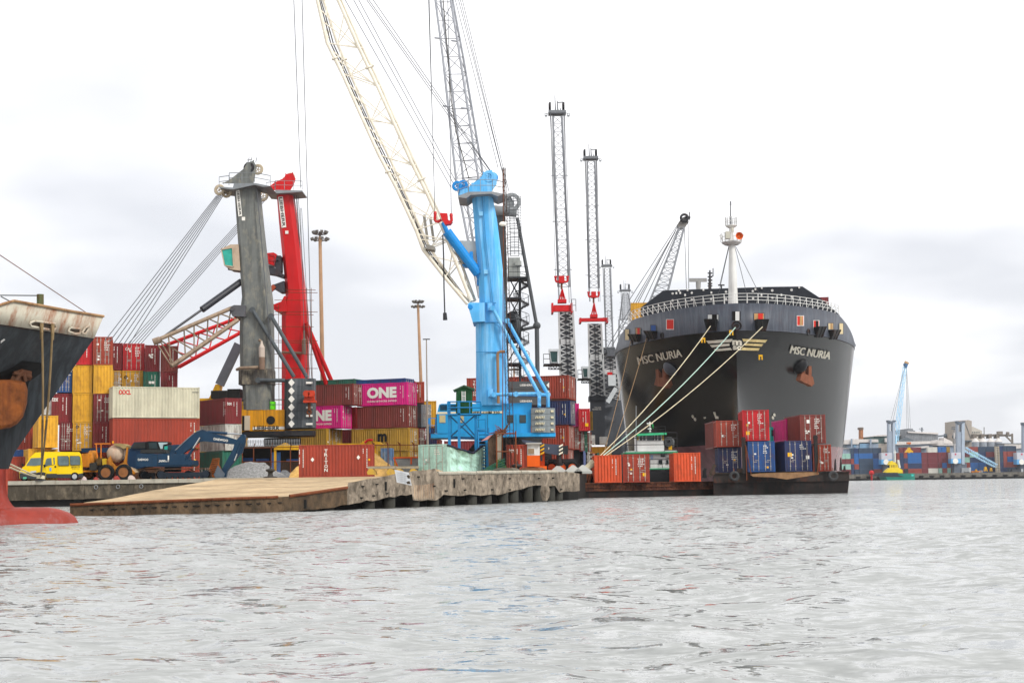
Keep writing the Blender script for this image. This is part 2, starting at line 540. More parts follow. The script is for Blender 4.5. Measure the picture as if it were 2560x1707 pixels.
# the broken pier in front of the quay: x, top y, bottom y of the concrete face, depth
FRONT = [(175, 1262, 1302, 80), (300, 1257, 1302, 80.6), (430, 1252, 1302, 81.4), (560, 1247, 1302, 82.2), (680, 1243, 1280, 83.6), (724, 1240, 1278, 84.3),
  (800, 1229, 1274, 86), (868, 1219, 1260, 88), (870, 1206, 1259, 88.1), (930, 1196, 1250, 90), (986, 1185, 1241, 92.2), (1030, 1178, 1234, 94), (1032, 1177, 1251, 94.1),
  (1087, 1171, 1251, 96.6), (1092, 1182, 1248, 96.9), (1108, 1182, 1238, 97.6), (1187, 1181, 1237, 101.5), (1258, 1180, 1234, 105.5), (1302, 1179, 1222, 108.5), (1336, 1179, 1213, 111),
  (1387, 1179, 1215, 114.5), (1398, 1179, 1229, 115.4), (1449, 1183, 1226, 119.5)]
def pier():
 rng = random.Random(5)
 t = thing('broken_pier', 'broken concrete pier face standing on piles with ragged lower edge', 'pier', (-5, 96, 0))
 m = MB()
 th = 0.9
 F = []
 for a, b in zip(FRONT[:-1], FRONT[1:]):
  n = max(1, int((b[0] - a[0]) / 14))
  for k in range(n):
   u = k / n
   F.append([a[i] + (b[i] - a[i]) * u for i in range(4)])
 F.append(list(FRONT[-1]))
 for q in F[1:-1]:
  q[2] += rng.uniform(-2.5, 2.5) if q[0] > 680 else 0
  q[1] += rng.uniform(-1.0, 1.0) if q[0] > 870 else 0
  q[3] += rng.uniform(-0.05, 0.05)
 cols = [i for i, q in enumerate(F)]
 top = [P(q[0], q[1], q[3]) for q in F]
 bot = [V((P(q[0], q[1], q[3]).x, q[3], max(-0.6, P(q[0], q[2], q[3]).z))) for q in F]
 back = V((0, th, 0))
 rings = [[bot[i], top[i], top[i] + back, bot[i] + back] for i in cols]
 k0 = next(i for i, q in enumerate(F) if q[0] >= 868)
 ms = MB()
 ms.loft(rings[:k0 + 1])
 m.loft(rings[k0:])
 ms.build('rusty_face', M('algae_concrete', '5b4a38', 0.9, 0.4, sz=1.0, streak=0.8, rust=0.6, rustcol='2f2b22', bump=0.5, scale=0.7), t)
 m.build('pale_face', CONCP, t)
 # joints and slots cast in the face
 def along(px):
  for a, b in zip(F[:-1], F[1:]):
   if a[0] <= px <= b[0]:
    u = (px - a[0]) / max(1e-6, b[0] - a[0])
    return [a[i] + (b[i] - a[i]) * u for i in range(4)]
  return F[-1]
 def slot(x0, x1, y0, y1, Y):
  m = MB(); m.pbox(x0, x1, y0, y1, Y, 0.12); m.build('slot', VOID, t)
 for px in (902, 932, 965, 905, 940, 1044, 1083, 1112, 1114, 1155, 1160, 1196, 1228, 1272, 1305, 1345, 1380, 1272, 1400):
  q = along(px)
  y = rng.choice((q[1] + 14, q[1] + 42))
  slot(px - 6, px + 6, y, y + 3.2, q[3] - 0.06)
 for px in (762, 963, 1134):
  q = along(px)
  slot(px - 3.5, px + 4, q[1] + 14, q[1] + 36, q[3] - 0.06)
 for px in range(230, 700, 26):
  q = along(px)
  slot(px - 7 + rng.uniform(-4, 4), px + 6 + rng.uniform(-4, 4), q[1] + 13, q[1] + 15.5, q[3] - 0.06)
 m = MB()
 for px in range(1036, 1088, 4):
  q = along(px)
  m.tube(P(px, q[1] + 36, q[3] - 0.02), P(px + rng.uniform(-1, 1), q[2] - 4, q[3] - 0.03), 0.035, 0.035, 5)
 m.build('exposed_rebar', M('rebar_concrete', 'b29a80', 0.9, 0.3, rust=0.7), t)
 m = MB()
 for a, b in ((1094, 1188), (1190, 1300), (1302, 1392)):
  n = 6
  for k in range(n):
   qa, qb = along(a + (b - a) * k / n), along(a + (b - a) * (k + 0.97) / n)
   m.tube(P(qa[0], qa[1], qa[3] + 0.05), P(qb[0], qb[1], qb[3] + 0.05), 0.13, 0.13, 7)
 m.build('nosing', COPING, t)
 for px in (770, 812, 916, 968, 1030, 1080, 1120, 1176, 1214, 1256, 1282, 1318, 1345, 1375, 1395):
  q = along(px)
  x = P(px, q[2], q[3]).x
  m = MB(); m.tube((x, q[3] + 1.1, -1), (x, q[3] + 1.1, max(.2, P(px, q[2], q[3]).z + .2)), 0.42, 0.42, 12); m.build('pile', PILE, t, smooth=True)
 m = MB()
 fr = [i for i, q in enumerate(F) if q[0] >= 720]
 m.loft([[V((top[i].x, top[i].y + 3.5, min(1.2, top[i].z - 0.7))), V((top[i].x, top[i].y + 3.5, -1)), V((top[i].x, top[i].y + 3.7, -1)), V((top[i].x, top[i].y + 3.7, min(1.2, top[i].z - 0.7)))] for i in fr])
 m.build('shade_backing', VOID, t)  # dark sheet behind the piles, painted as the shade under the pier
 # hanging lump of concrete
 m = MB()
 a = P(1362, 1240, 110.5)
 m.loft([[a + V((dx * s, dy * s, z)) for dx, dy in ((-0.3, -0.2), (0.1, -0.34), (0.36, -0.1), (0.3, 0.3), (-0.2, 0.3))] for s, z in ((0.5, -0.35), (1.0, 0.0), (1.15, 0.45), (0.8, 0.85))])
 m.build('hanging_lump', CONCP, t)
 return F, top
PF, PTOP = pier()
def slab():
 t = thing('sunken_slab', 'sand coloured concrete deck slab sloping down towards the water', 'slab', (-18, 100, 1))
 m = MB()
 NB = 16
 rows = []
 for i, p in enumerate(PTOP):
  zb = QZ + 0.03
  bx = p.x * 1.0 if p.x > -12 else p.x * 1.03
  back = V((bx, YQ + 0.55, zb))
  row = []
  for k in range(NB + 1):
   u = k / NB
   q = (p + V((0, 0.5, -0.01))).lerp(back, u)
   if 0 < k < NB: q.z += 0.05 * math.sin(q.x * 0.9 + q.y * 0.3) * (1 - u) + random.uniform(-0.015, 0.015)
   row.append(q)
  rows.append(row)
 m.loft([r for r in rows], caps=False, closed=False)
 m.build('slab_deck', SAND, t)
 m = MB()
 zs = [V((r.x, r.y, -0.6)) for r in rows[0]]
 for k in range(NB): m.face([zs[k], zs[k + 1], rows[0][k + 1], rows[0][k]])
 m.build('slab_end', CONC, t)
 m = MB()
 sel = [q for q in PF if q[0] < 700]
 m.poly([P(q[0], q[1] - 0.5, q[3] - 0.03) for q in sel], 0.09, 6)
 m.poly([P(q[0], q[1] - 0.5, q[3] - 0.03) for q in PF if 724 <= q[0] <= 868], 0.1, 6)
 m.build('rusty_edge', RUSTY, t)
slab()
# ---------------------------------------------------------------- shipping containers
CC = dict(maroon='7a2226', red='b8161f', rust='9b3a26', brown='77312a', yellow='cf9a24', ochre='ab852c', navy='22315c', blue='1e4d88', green='1f6a55',
  mint='b0d8cb', cream='c6c2aa', magenta='d2127c', orange='cf4f26', grey='868d94', white='c4c2ba', teal='2b9e90', lilac='6878a8', black='2c2d30')
CM = {}
def cmat(c, worn=0.38):
 if (c, worn) not in CM:
  CM[(c, worn)] = M('%s_container_paint' % c if worn == 0.38 else '%s_worn_container_paint' % c, CC[c], 0.5, 0.13, rust=worn, streak=0.22 + worn * 0.5, scale=0.5, spec=0.35)
 return CM[(c, worn)]
BARM = M('locking_bar_steel', 'a9a39b', 0.5, 0.15, rust=0.2)
def wall_profile(m, a, b, z0, z1, nrm):
 """corrugated wall from a to b, ribs pushed inwards"""
 a, b, nrm = V(a), V(b), V(nrm)
 L = (b - a).length
 d = (b - a) / L
 n = max(2, round(L / 0.28))
 pts = []
 for k in range(n):
  s = L * k / n
  q = L / n
  for f, dep in ((0.0, 0.0), (0.25, 0.0), (0.5, -0.045), (0.75, -0.045)):
   pts.append(a + d * (s + q * f) + nrm * (dep - 0.012))
 pts.append(b - nrm * 0.012)
 vs, fs = [], []
 for p in pts: vs += [(p.x, p.y, z0), (p.x, p.y, z1)]
 for k in range(len(pts) - 1): fs.append((2 * k, 2 * k + 2, 2 * k + 3, 2 * k + 1))
 m.add(vs, fs)
BODY = {}
def body_mesh(dx, dy, h, doors, mat):
 key = (round(dx, 2), round(dy, 2), round(h, 2), doors, mat.name)
 if key in BODY: return BODY[key]
 m = MB()
 e = 0.14
 zb, zt = 0.16, h - 0.12
 if 'f' not in doors: wall_profile(m, (e, 0, 0), (dx - e, 0, 0), zb, zt, (0, -1, 0))
 if 'b' not in doors: wall_profile(m, (dx - e, dy, 0), (e, dy, 0), zb, zt, (0, 1, 0))
 if 'l' not in doors: wall_profile(m, (0, dy - e, 0), (0, e, 0), zb, zt, (-1, 0, 0))
 if 'r' not in doors: wall_profile(m, (dx, e, 0), (dx, dy - e, 0), zb, zt, (1, 0, 0))
 for x in (0, dx - e):
  for y in (0, dy - e):
   m.box(x, x + e, y, y + e, 0.12, h - 0.12)
   m.box(x - .006, x + e + .006, y - .006, y + e + .006, 0.0, 0.12)
   m.box(x - .006, x + e + .006, y - .006, y + e + .006, h - 0.12, h)
 for z0, z1 in ((0.02, zb), (zt, h - 0.02)):
  m.box(e, dx - e, 0, 0.1, z0, z1); m.box(e, dx - e, dy - 0.1, dy, z0, z1)
  m.box(0, 0.1, e, dy - e, z0, z1); m.box(dx - 0.1, dx, e, dy - e, z0, z1)
 m.box(0.1, dx - 0.1, 0.1, dy - 0.1, 0.05, 0.1)
 m.box(0.1, dx - 0.1, 0.1, dy - 0.1, h - 0.07, h - 0.035)
 me = m.mesh('body', mat)
 BODY[key] = me
 return me
def door_set(t, org, ux, uy, W, H, mat, rng):
 """two door leaves on a container end; ux across, uy outwards"""
 org, ux, uy = V(org), V(ux), V(uy)
 def q(x, o, z): return org + ux * x + uy * o + V((0, 0, z))
 def slabx(m, x0, x1, o0, o1, z0, z1):
  m.hexa([q(x0, o1, z0), q(x1, o1, z0), q(x1, o0, z0), q(x0, o0, z0), q(x0, o1, z1), q(x1, o1, z1), q(x1, o0, z1), q(x0, o0, z1)])
 for s in (0, 1):
  x0 = 0.14 + s * (W / 2 - 0.14) + 0.01
  x1 = x0 + W / 2 - 0.15
  m = MB()
  slabx(m, x0, x1, -0.09, -0.035, 0.2, H - 0.15)
  nz = 5
  for k in range(nz):
   z = 0.3 + (H - 0.6) * k / nz
   slabx(m, x0 + 0.07, x1 - 0.07, -0.035, -0.012, z, z + (H - 0.6) / nz - 0.16)
  d = m.build('door', mat, t, local=True)
  for f in (0.3, 0.74):
   xb = x0 + (x1 - x0) * f
   m = MB()
   m.tube(q(xb, 0.012, 0.12), q(xb, 0.012, H - 0.08), 0.026, 0.026, 6)
   for z in (0.5, H * 0.5, H - 0.4): slabx(m, xb - 0.06, xb + 0.06, -0.012, 0.02, z, z + 0.07)
   hz = 0.95 + 0.15 * (f > 0.5)
   slabx(m, xb - 0.02, xb + 0.34 * (1 if f < 0.5 else -1), 0.0, 0.03, hz, hz + 0.05) if f < 0.5 else slabx(m, xb - 0.34, xb + 0.02, 0.0, 0.03, hz, hz + 0.05)
   m.build('locking_bar', BARM, d, local=True)
 m = MB()
 for k in range(rng.randint(3, 6)):        # stencilled number blocks on the right leaf
  z = H - 0.5 - 0.17 * k
  x0 = W * 0.56 + 0.05 * rng.random()
  for j in range(rng.randint(2, 4)):
   wd = 0.05 + 0.1 * rng.random()
   slabx(m, x0, x0 + wd, -0.006, 0.001, z, z + 0.085)
   x0 += wd + 0.05
 for k in range(rng.randint(1, 3)):
  x0 = 0.25 + 0.6 * rng.random()
  z = 0.4 + (H - 1) * rng.random()
  slabx(m, x0, x0 + 0.2, -0.006, 0.0012, z, z + 0.1 + 0.1 * rng.random())
 m.build('stencil_marking', LETTER, t, local=True)
GROUPS = {}
def side_marks(t, dx, h, side, dy, rng, face='f'):
 """vertical rows of stencil dashes near the end of a corrugated wall"""
 m = MB()
 def put(u, z0, z1, wd):
  if face == 'f': m.box(u, u + wd, -0.006, -0.003, z0, z1)
  elif face == 'l': m.box(-0.006, -0.003, u, u + wd, z0, z1)
  else: m.box(dx + 0.003, dx + 0.006, u, u + wd, z0, z1)
 L = dx if face == 'f' else dy
 u0 = L - 0.55 if side > 0 else 0.35
 z = h - 0.4
 while z > h * 0.3:
  hh = 0.07 + 0.05 * rng.random()
  put(u0, z - hh, z, 0.07)
  z -= hh + 0.05
 z = h - 0.4
 for k in range(rng.randint(3, 7)):
  put(u0 - 0.32, z - 0.1, z, 0.06)
  z -= 0.15 if k != 2 else 0.4
 m.build('stencil_marking', LETTER, t, local=True)
def container(label, x0, x1, yt, yb, Y, col, yaw=0.0, doors='', dy=6.06, marks='', worn=0.38, group=None, z0=None, z1=None, seed=None, name='shipping_container'):
 """front face between image columns x0..x1 and rows yt..yb at depth Y; yaw turns it about its left front post"""
 rng = random.Random(seed if seed is not None else int(x0 * 7 + yt * 13))
 a = R(yaw)
 p0 = P(x0, yb, Y)
 top = P(x0, yt, Y)
 zz0 = p0.z if z0 is None else z0
 zz1 = top.z if z1 is None else z1
 d = V((math.cos(a), math.sin(a), 0))
 dx = span(V((p0.x, p0.y, (zz0 + zz1) / 2)), d, x1)
 h = zz1 - zz0
 t = thing(name, label, 'container', (p0.x, p0.y, zz0), group, a)
 mat = cmat(col, worn)
 o = link_mesh('body', body_mesh(dx, dy, h, doors, mat), t)
 if 'f' in doors: door_set(t, (0, 0, 0), (1, 0, 0), (0, -1, 0), dx, h, mat, rng)
 if 'r' in doors: door_set(t, (dx, 0, 0), (0, 1, 0), (1, 0, 0), dy, h, mat, rng)
 if 'l' in doors: door_set(t, (0, dy, 0), (0, -1, 0), (-1, 0, 0), dy, h, mat, rng)
 for c in marks:
  if c == 'R': side_marks(t, dx, h, 1, dy, rng)
  if c == 'L': side_marks(t, dx, h, -1, dy, rng)
 return t, dx, h
def cletter(t, s, dx, h, u0, u1, v0, v1, mat=None, bold=0.0, name='lettering', o=-0.006):
 return lettering(t, s, (dx * u0, o, h * v0), (dx * (u1 - u0), 0, 0), (0, 0, h * (v1 - v0)), mat, bold, True, name)
def vletter(t, s, dx, h, u0, u1, v0, v1, mat=None, bold=0.0):
 """upright letters set one below another"""
 n = len(s)
 m = MB()
 for k, ch in enumerate(s):
  vs, fs = text2d(ch, bold)
  zt = v1 - (v1 - v0) * k / n
  zb = zt - (v1 - v0) / n * 0.84
  f0, fw = (0.38, 0.24) if ch == 'I' else (0, 1)
  m.add([(dx * (u0 + (u1 - u0) * (f0 + fw * u)), -0.006, h * (zb + (zt - zb) * v)) for u, v in vs], fs)
 return m.build('lettering', mat or LETTER, t, local=True)
REDL = M('red_lettering', 'c8141c', 0.5, 0.05)
BLACKL = M('black_lettering', '141414', 0.6, 0.1)
WARN = M('yellow_sticker', 'e8b010', 0.5, 0.05)
def sticker(t, dx, h, u, v, s=0.16, mat=None, o=-0.008):
 m = MB(); m.box(dx * u, dx * u + s, o, o + 0.003, h * v, h * v + s); m.build('sticker', mat or WARN, t, local=True)
# ---- left yard: stack beside the ship's bow (columns left to right, rows top to bottom)
GL = 'containers stacked behind the yellow van'
rows = [841, 912, 983, 1056, 1127]
YL = 136.0
def gz(y, Y=YL): return P(500, y, Y).z
def L(label, x0, x1, r0, r1, col, **k):
 return container(label, x0, x1, r0, r1, k.pop('Y', YL), col, k.pop('yaw', 15), group=GL, **k)
L('red container partly hidden by the bow, top row', 190, 231, 843, 912, 'red', marks='R')
L('rust red door-end container at the top of the tall yellow column', 232, 281, 841, 912, 'rust', doors='f')
L('blue container peeping out behind the black bow flare', 141, 180, 912, 981, 'blue', doors='f')
L('upper of two plain yellow containers next to the blue one', 181, 231, 912, 983, 'yellow')
L('plain yellow container right below the rust red door-end one', 233, 281, 912, 984, 'yellow')
t, dx, h = L('dark red container with white lettering beside the bow stem', 128, 180, 983, 1056, 'maroon', marks='R')
cletter(t, 'tex', dx, h, 0.02, 0.32, 0.72, 0.87, bold=0.01)
L('white container just showing beside the bow stem', 100, 130, 985, 1037, 'white')
L('lower of two plain yellow containers in one column', 181, 231, 983, 1056, 'yellow')
L('maroon door-end container under a plain yellow one', 233, 281, 984, 1056, 'maroon', doors='f')
L('maroon door-end container in the row above the van roof, leftmost', 147, 180, 1056, 1127, 'maroon', doors='f')
t, dx, h = L('yellow door-end container just above the concrete mixer', 181, 230, 1056, 1127, 'yellow', doors='f')
m = MB(); m.torus((0.42, -0.02, h * 0.85), (0, 1, 0), 0.12, 0.03, 14, 5); m.build('emblem', BLACKL, t, local=True)
L('plain maroon container above the mixer drum', 231, 279, 1056, 1127, 'maroon', marks='R')
t, dx, h = container('large plain yellow container standing forward above the van roof', 95, 145, 1038, 1119, 127.0, 'yellow', 27, dy=3.2, group=GL)
container('yellow container directly under the large plain yellow one, behind the van', 93, 144, 1121, 0, 127.3, 'yellow', 27, dy=3.2, group=GL, z0=QZ)
L('dark red ground-level container behind the van', 147, 232, 1127.4, 0, 'maroon', z0=QZ)
L('brown ground-level container behind the mixer', 234, 279, 1127.4, 0, 'brown', z0=QZ)
container('rust red container half hidden by the bow, above the blue strip', 40, 76, 1058, 1124, 131, 'rust', 0, group=GL, marks='R')
container('rust red ground-level container between van and bow', 18, 78, 1141, 0, 129, 'rust', 0, group=GL, z0=QZ)
container('blue container wedged between two rust red ones beside the bow', 22, 78, 1124, 1141, 130, 'blue', 0, group=GL)
# ---- left yard: back rows above the cream container
YB = 148.0
def B(label, x0, x1, yt, yb, col, **k):
 return container(label, x0, x1, yt, yb, YB, col, k.pop('yaw', 14), group='containers in the back row above the cream one', **k)
B('narrow maroon container at the left of the top back row', 281, 306, 857, 925, 'maroon', marks='R')
t, dx, h = B('bright red container with doors in the top back row', 307, 361, 858, 926, 'red', doors='f')
cletter(t, 'CAI', dx, h, 0.1, 0.34, 0.74, 0.84, bold=0.02)
t, dx, h = B('maroon container with white patch mark in the top back row', 362, 400, 862, 929, 'maroon', marks='R')
for u, v in ((0.25, 0.58), (0.32, 0.52), (0.42, 0.6), (0.4, 0.5)): sticker(t, dx, h, u, v, 0.2, LETTER)
B('plain brown container at the right end of the top back row', 401, 445, 864, 930, 'brown', marks='R')
B('narrow yellow door-end container squeezed above the cream container', 281, 304, 926, 985, 'yellow', doors='f')
t, dx, h = B('yellow door-end container with round emblem above the cream container', 305, 357, 926, 985, 'yellow', doors='f')
m = MB(); m.torus((0.36, -0.02, h * 0.72), (0, 1, 0), 0.13, 0.035, 14, 5); m.build('emblem', BLACKL, t, local=True)
t, dx, h = B('dark green container above the cream container', 358, 400, 928, 990, 'green', marks='R')
for u in (0.32, 0.5): sticker(t, dx, h, u, 0.5, 0.26, LETTER)
B('maroon container right of the green one', 401, 444, 930, 990, 'maroon', marks='R')
B('brown container hidden behind the cream one', 282, 444, 990, 0, 'brown', z0=QZ)
# ---- long cream and rust boxes
GC = 'long containers stacked behind the excavator'
t, dx, h = container('long cream container with red lettering', 281, 499, 965, 1044, 134, 'cream', 24, dy=2.44, group=GC, worn=0.12)
cletter(t, 'OOCL', dx, h, 0.07, 0.205, 0.74, 0.89, REDL, 0.03)
m = MB()
for k in range(7): m.box(dx * 0.915 + 0.09 * k, dx * 0.915 + 0.09 * k + 0.05, -0.006, -0.003, h * 0.82, h * 0.86)
m.build('stencil_marking', M('grey_stencil', '6c6c66'), t, local=True)
t, dx, h = container('long rust red container under the cream one', 281, 499, 1045, 1120, 134, 'rust', 24, dy=2.44, group=GC, marks='R', worn=0.15)
sticker(t, dx, h, 0.94, 0.52)
t, dx, h = container('long rust red ground-level container behind the excavator cab', 281, 499, 1120.4, 0, 134, 'rust', 24, dy=2.44, group=GC, marks='R', z0=QZ)
sticker(t, dx, h, 0.94, 0.6)
# ---- corner stack right of them: left long face + right face
GK = 'three-high corner stack left of the grey crane'
def corner(label, x0, xm, x1, yt, yb, col, **k):
 """corner post nearest the camera at xm, faces running away to x0 and x1"""
 Y = 139.0
 p = P(xm, yb, Y)
 a = R(38)
 d = V((math.cos(a), math.sin(a), 0)); e = V((-math.sin(a), math.cos(a), 0))
 t, dx, h = container(label, xm, x1, yt, yb, Y, col, 38, dy=span(p, e, x0), group=GK, **k)
 return t, dx, h
t, dx, h = corner('maroon container on top of the white rusty one', 499, 563, 604, 994, 1059, 'maroon', marks='R')
cletter(t, 'tex', dx, h, 0.1, 0.4, 0.72, 0.84, bold=0.01)
side_marks(t, dx, h, -1, 4.0, random.Random(4), 'l')
corner('rust stained white container in the middle of its stack', 499, 563, 604, 1059.4, 1126, 'white', worn=0.75)
t, dx, h = corner('teal container with white lettering at the stack foot', 499, 563, 604, 1126.4, 0, 'green', z0=QZ)
m = MB()
vs, fs = text2d('SHIPPI', 0.01)
Ls = span(P(563, 1160, 139), V((-math.sin(R(38)), math.cos(R(38)), 0)), 499)
m.add([(-0.006, Ls * (0.95 - 0.75 * u), h * (0.14 + 0.3 * v)) for u, v in vs], fs)
m.build('lettering', LETTER, t, local=True)
# ---- centre yard
GM = 'containers in the centre yard with magenta boxes'
YC = 160.0
def Cn(label, x0, x1, yt, yb, col, **k):
 return container(label, x0, x1, yt, yb, k.pop('Y', YC), col, k.pop('yaw', -22), dy=k.pop('dy', 2.44), group=GM, **k)
t, dx, h = Cn('magenta container with big white lettering on top of a brown one', 893, 1018, 960, 1016, 'magenta', doors='r', marks='R', worn=0.08)
cletter(t, 'ONE', dx, h, 0.2, 0.79, 0.33, 0.82, bold=0.055)
cletter(t, 'OCEAN NETWORK EXPRESS', dx, h, 0.2, 0.79, 0.16, 0.235, bold=0.02)
t, dx, h = Cn('brown container between magenta and yellow ones', 893, 1019, 1017, 1072, 'brown', doors='r', marks='R')
t, dx, h = Cn('ochre yellow container with one big black letter', 879, 1022, 1073, 1130, 'ochre', doors='r', worn=0.3)
cletter(t, 'm', dx, h, 0.46, 0.62, 0.42, 0.78, BLACKL, 0.05)
Cn('ochre ground-level container under the one with a big black letter', 879, 1022, 1130.4, 0, 'ochre', doors='r', z0=QZ)
t, dx, h = Cn('brown container at the top of the left-hand magenta column', 770, 882, 963, 1016, 'brown', doors='r', marks='R')
t, dx, h = Cn('magenta container partly hidden by the grey counterweight', 740, 853, 1017, 1073, 'magenta', doors='r', marks='R', worn=0.08)
cletter(t, 'ONE', dx, h, 0.2, 0.79, 0.33, 0.82, bold=0.055)
cletter(t, 'OCEAN NETWORK EXPRESS', dx, h, 0.2, 0.79, 0.16, 0.235, bold=0.02)
Cn('ochre door-end container below the half hidden magenta one', 700, 816, 1074, 1124, 'ochre', doors='r', dy=3.6)
Cn('rust ground-level container under the ochre door-end one', 700, 816, 1124.4, 0, 'rust', z0=QZ)
container('green container along the top of the left-hand magenta column', 760, 886, 952, 1008, 168, 'green', -22, dy=2.44, group=GM)
container('blue container showing as a strip above the topmost magenta container', 890, 1012, 950, 1006, 166, 'blue', -22, doors='r', dy=2.44, group=GM)
container('red container end in the gap beside the magenta one', 861, 889, 1018, 1072, 170, 'red', -22, dy=2.44, group=GM)
container('maroon container end next to the ochre doors', 836, 882, 1074, 1122, 167, 'maroon', -22, dy=2.44, group=GM)
t, dx, h = container('rust red container end at the top right of the magenta stack', 1037, 1061, 954, 1007, 172, 'rust', 4, group=GM, marks='R')
container('maroon door end between the magenta and rust red containers', 1024, 1038, 952, 1006, 170.5, 'maroon', 4, doors='f', group=GM)
container('dark green container end beside the brown doors', 1028, 1040, 1008, 1068, 172, 'green', 4, group=GM)
container('black container end beside the dark green one', 1041, 1053, 1010, 1068, 172, 'black', 4, group=GM)
container('grey door-end container near the thin pole', 1054, 1078, 1011, 1067, 172, 'grey', 4, doors='f', group=GM)
container('ochre yellow container behind the grey door-end one', 1058, 1091, 1002, 1067, 180, 'yellow', 4, group=GM)
container('maroon door-end container under the grey one', 1046, 1064, 1070, 1120, 172, 'maroon', 4, doors='f', group=GM)
container('lower rust red container under the black container end', 1027, 1045, 1070, 1120, 172, 'rust', 4, doors='f', group=GM)
container('navy container beside the blue crane cabin', 1066, 1092, 1070, 1120, 172.5, 'navy', 4, group=GM)
container('brown ground-level container behind the skip', 1027, 1064, 1122, 0, 172, 'brown', 4, group=GM, z0=QZ)
container('dark grey ground-level container behind the crumpled mint one', 1066, 1092, 1122, 0, 172, 'grey', 4, group=GM, z0=QZ)
# ---- red box with white lettering on the pier
t, dx, h = container('rust red container with upright white letters at the slab edge', 748, 932, 1112, 0, 125.5, 'rust', 2, dy=2.44, marks='LR', z0=QZ, worn=0.2)
vletter(t, 'TRITON', dx, h, 0.345, 0.39, 0.16, 0.86, bold=0.02)
for u, v in ((0.16, 0.55), (0.78, 0.6)):
 m = MB(); m.prism([(dx * u, -0.006, h * v), (dx * u + 0.16, -0.006, h * v - 0.2), (dx * u + 0.32, -0.006, h * v), (dx * u + 0.16, -0.006, h * v + 0.2)], (0, 0.003, 0)); m.build('diamond_marking', LETTER, t, local=True)
sticker(t, dx, h, 0.94, 0.5)
# ---- right yard behind the blue crane
GR = 'containers stacked behind the blue crane'
def Rr(label, x0, x1, yt, yb, col, **k):
 return container(label, x0, x1, yt, yb, k.pop('Y', 160), col, k.pop('yaw', -13), group=GR, **k)
t, dx, h = Rr('rust red container with upright white letters, topmost behind blue crane', 1167, 1420, 945, 1003, 'rust', doors='r', dy=4.6, marks='R', Y=163)
vletter(t, 'TRITON', dx, h, 0.065, 0.09, 0.2, 0.88, bold=0.02)
sticker(t, dx, h, 0.95, 0.45)
t, dx, h = Rr('dark blue container under the rust red one with lettering', 1300, 1425, 1004, 1064, 'navy', doors='r', dy=3.2, marks='R')
sticker(t, dx, h, 0.88, 0.4)
t, dx, h = Rr('rust red container level with the grey counterweight bottom', 1300, 1421, 1065, 1124, 'rust', doors='r', dy=3.4, marks='R')
sticker(t, dx, h, 0.88, 0.45)
Rr('rust red ground-level container behind the mobile crane hook', 1300, 1420, 1124.4, 0, 'rust', doors='r', dy=3.4, marks='R', z0=QZ)
for lb, x0, x1, yt, yb, c in (('magenta container end at the right of the dark blue one', 1439, 1448, 1008, 1066, 'magenta'), ('rust red container end at the right of the rust red pair', 1434, 1450, 1068, 1124, 'rust'),
       ('lilac ground-level container end in the right row', 1440, 1448, 1127, 0, 'lilac'), ('white ground-level container end in the right row', 1449, 1461, 1130, 0, 'white'),
       ('orange ground-level container end in the right row', 1462, 1472, 1132, 0, 'orange'), ('dark green ground-level container end, last of the row', 1473, 1480, 1132, 0, 'green'),
       ('maroon container end under the bright red one', 1450, 1461, 1078, 1128, 'maroon'), ('dark green container end under the bright red one', 1461.5, 1469, 1078, 1130, 'green'), ('brown container end under the bright red one', 1469.5, 1479, 1080, 1130, 'brown')):
 container(lb, x0, x1, yt, yb, 176, c, 3, doors='f' if x1 - x0 > 9 else '', group=GR, **({'z0': QZ} if yb == 0 else {}))
t, dx, h = container('bright red container on the right edge of the yard stacks', 1448, 1475, 1021, 1077, 175, 'red', 3, group=GR, marks='R')
sticker(t, dx, h, 0.55, 0.2, 0.4)
container('ochre container behind the bright red one', 1474, 1482, 1028, 1075, 184, 'ochre', 3, group=GR)
t, dx, h = container('red container with small white lettering beside the orange cabin', 1251, 1318, 1111, 0, 120.6, 'rust', 2, dy=2.44, marks='R', z0=QZ)
cletter(t, 'tex', dx, h, 0.12, 0.38, 0.73, 0.86, bold=0.02)
container('added maroon ground-level container filling the bright gap under the blue machine house', 1100, 1240, 1102, 0, 150, 'maroon', 0, group=GR, z0=QZ)  # put in to hide open sky where a dark hollow belongs
container('added dark rust container closing the bright gap between pole and blue cabin foot', 1022, 1100, 1098, 0, 184, 'brown', 0, group=GR, z0=QZ)  # put in to block the sky showing through beside the pole
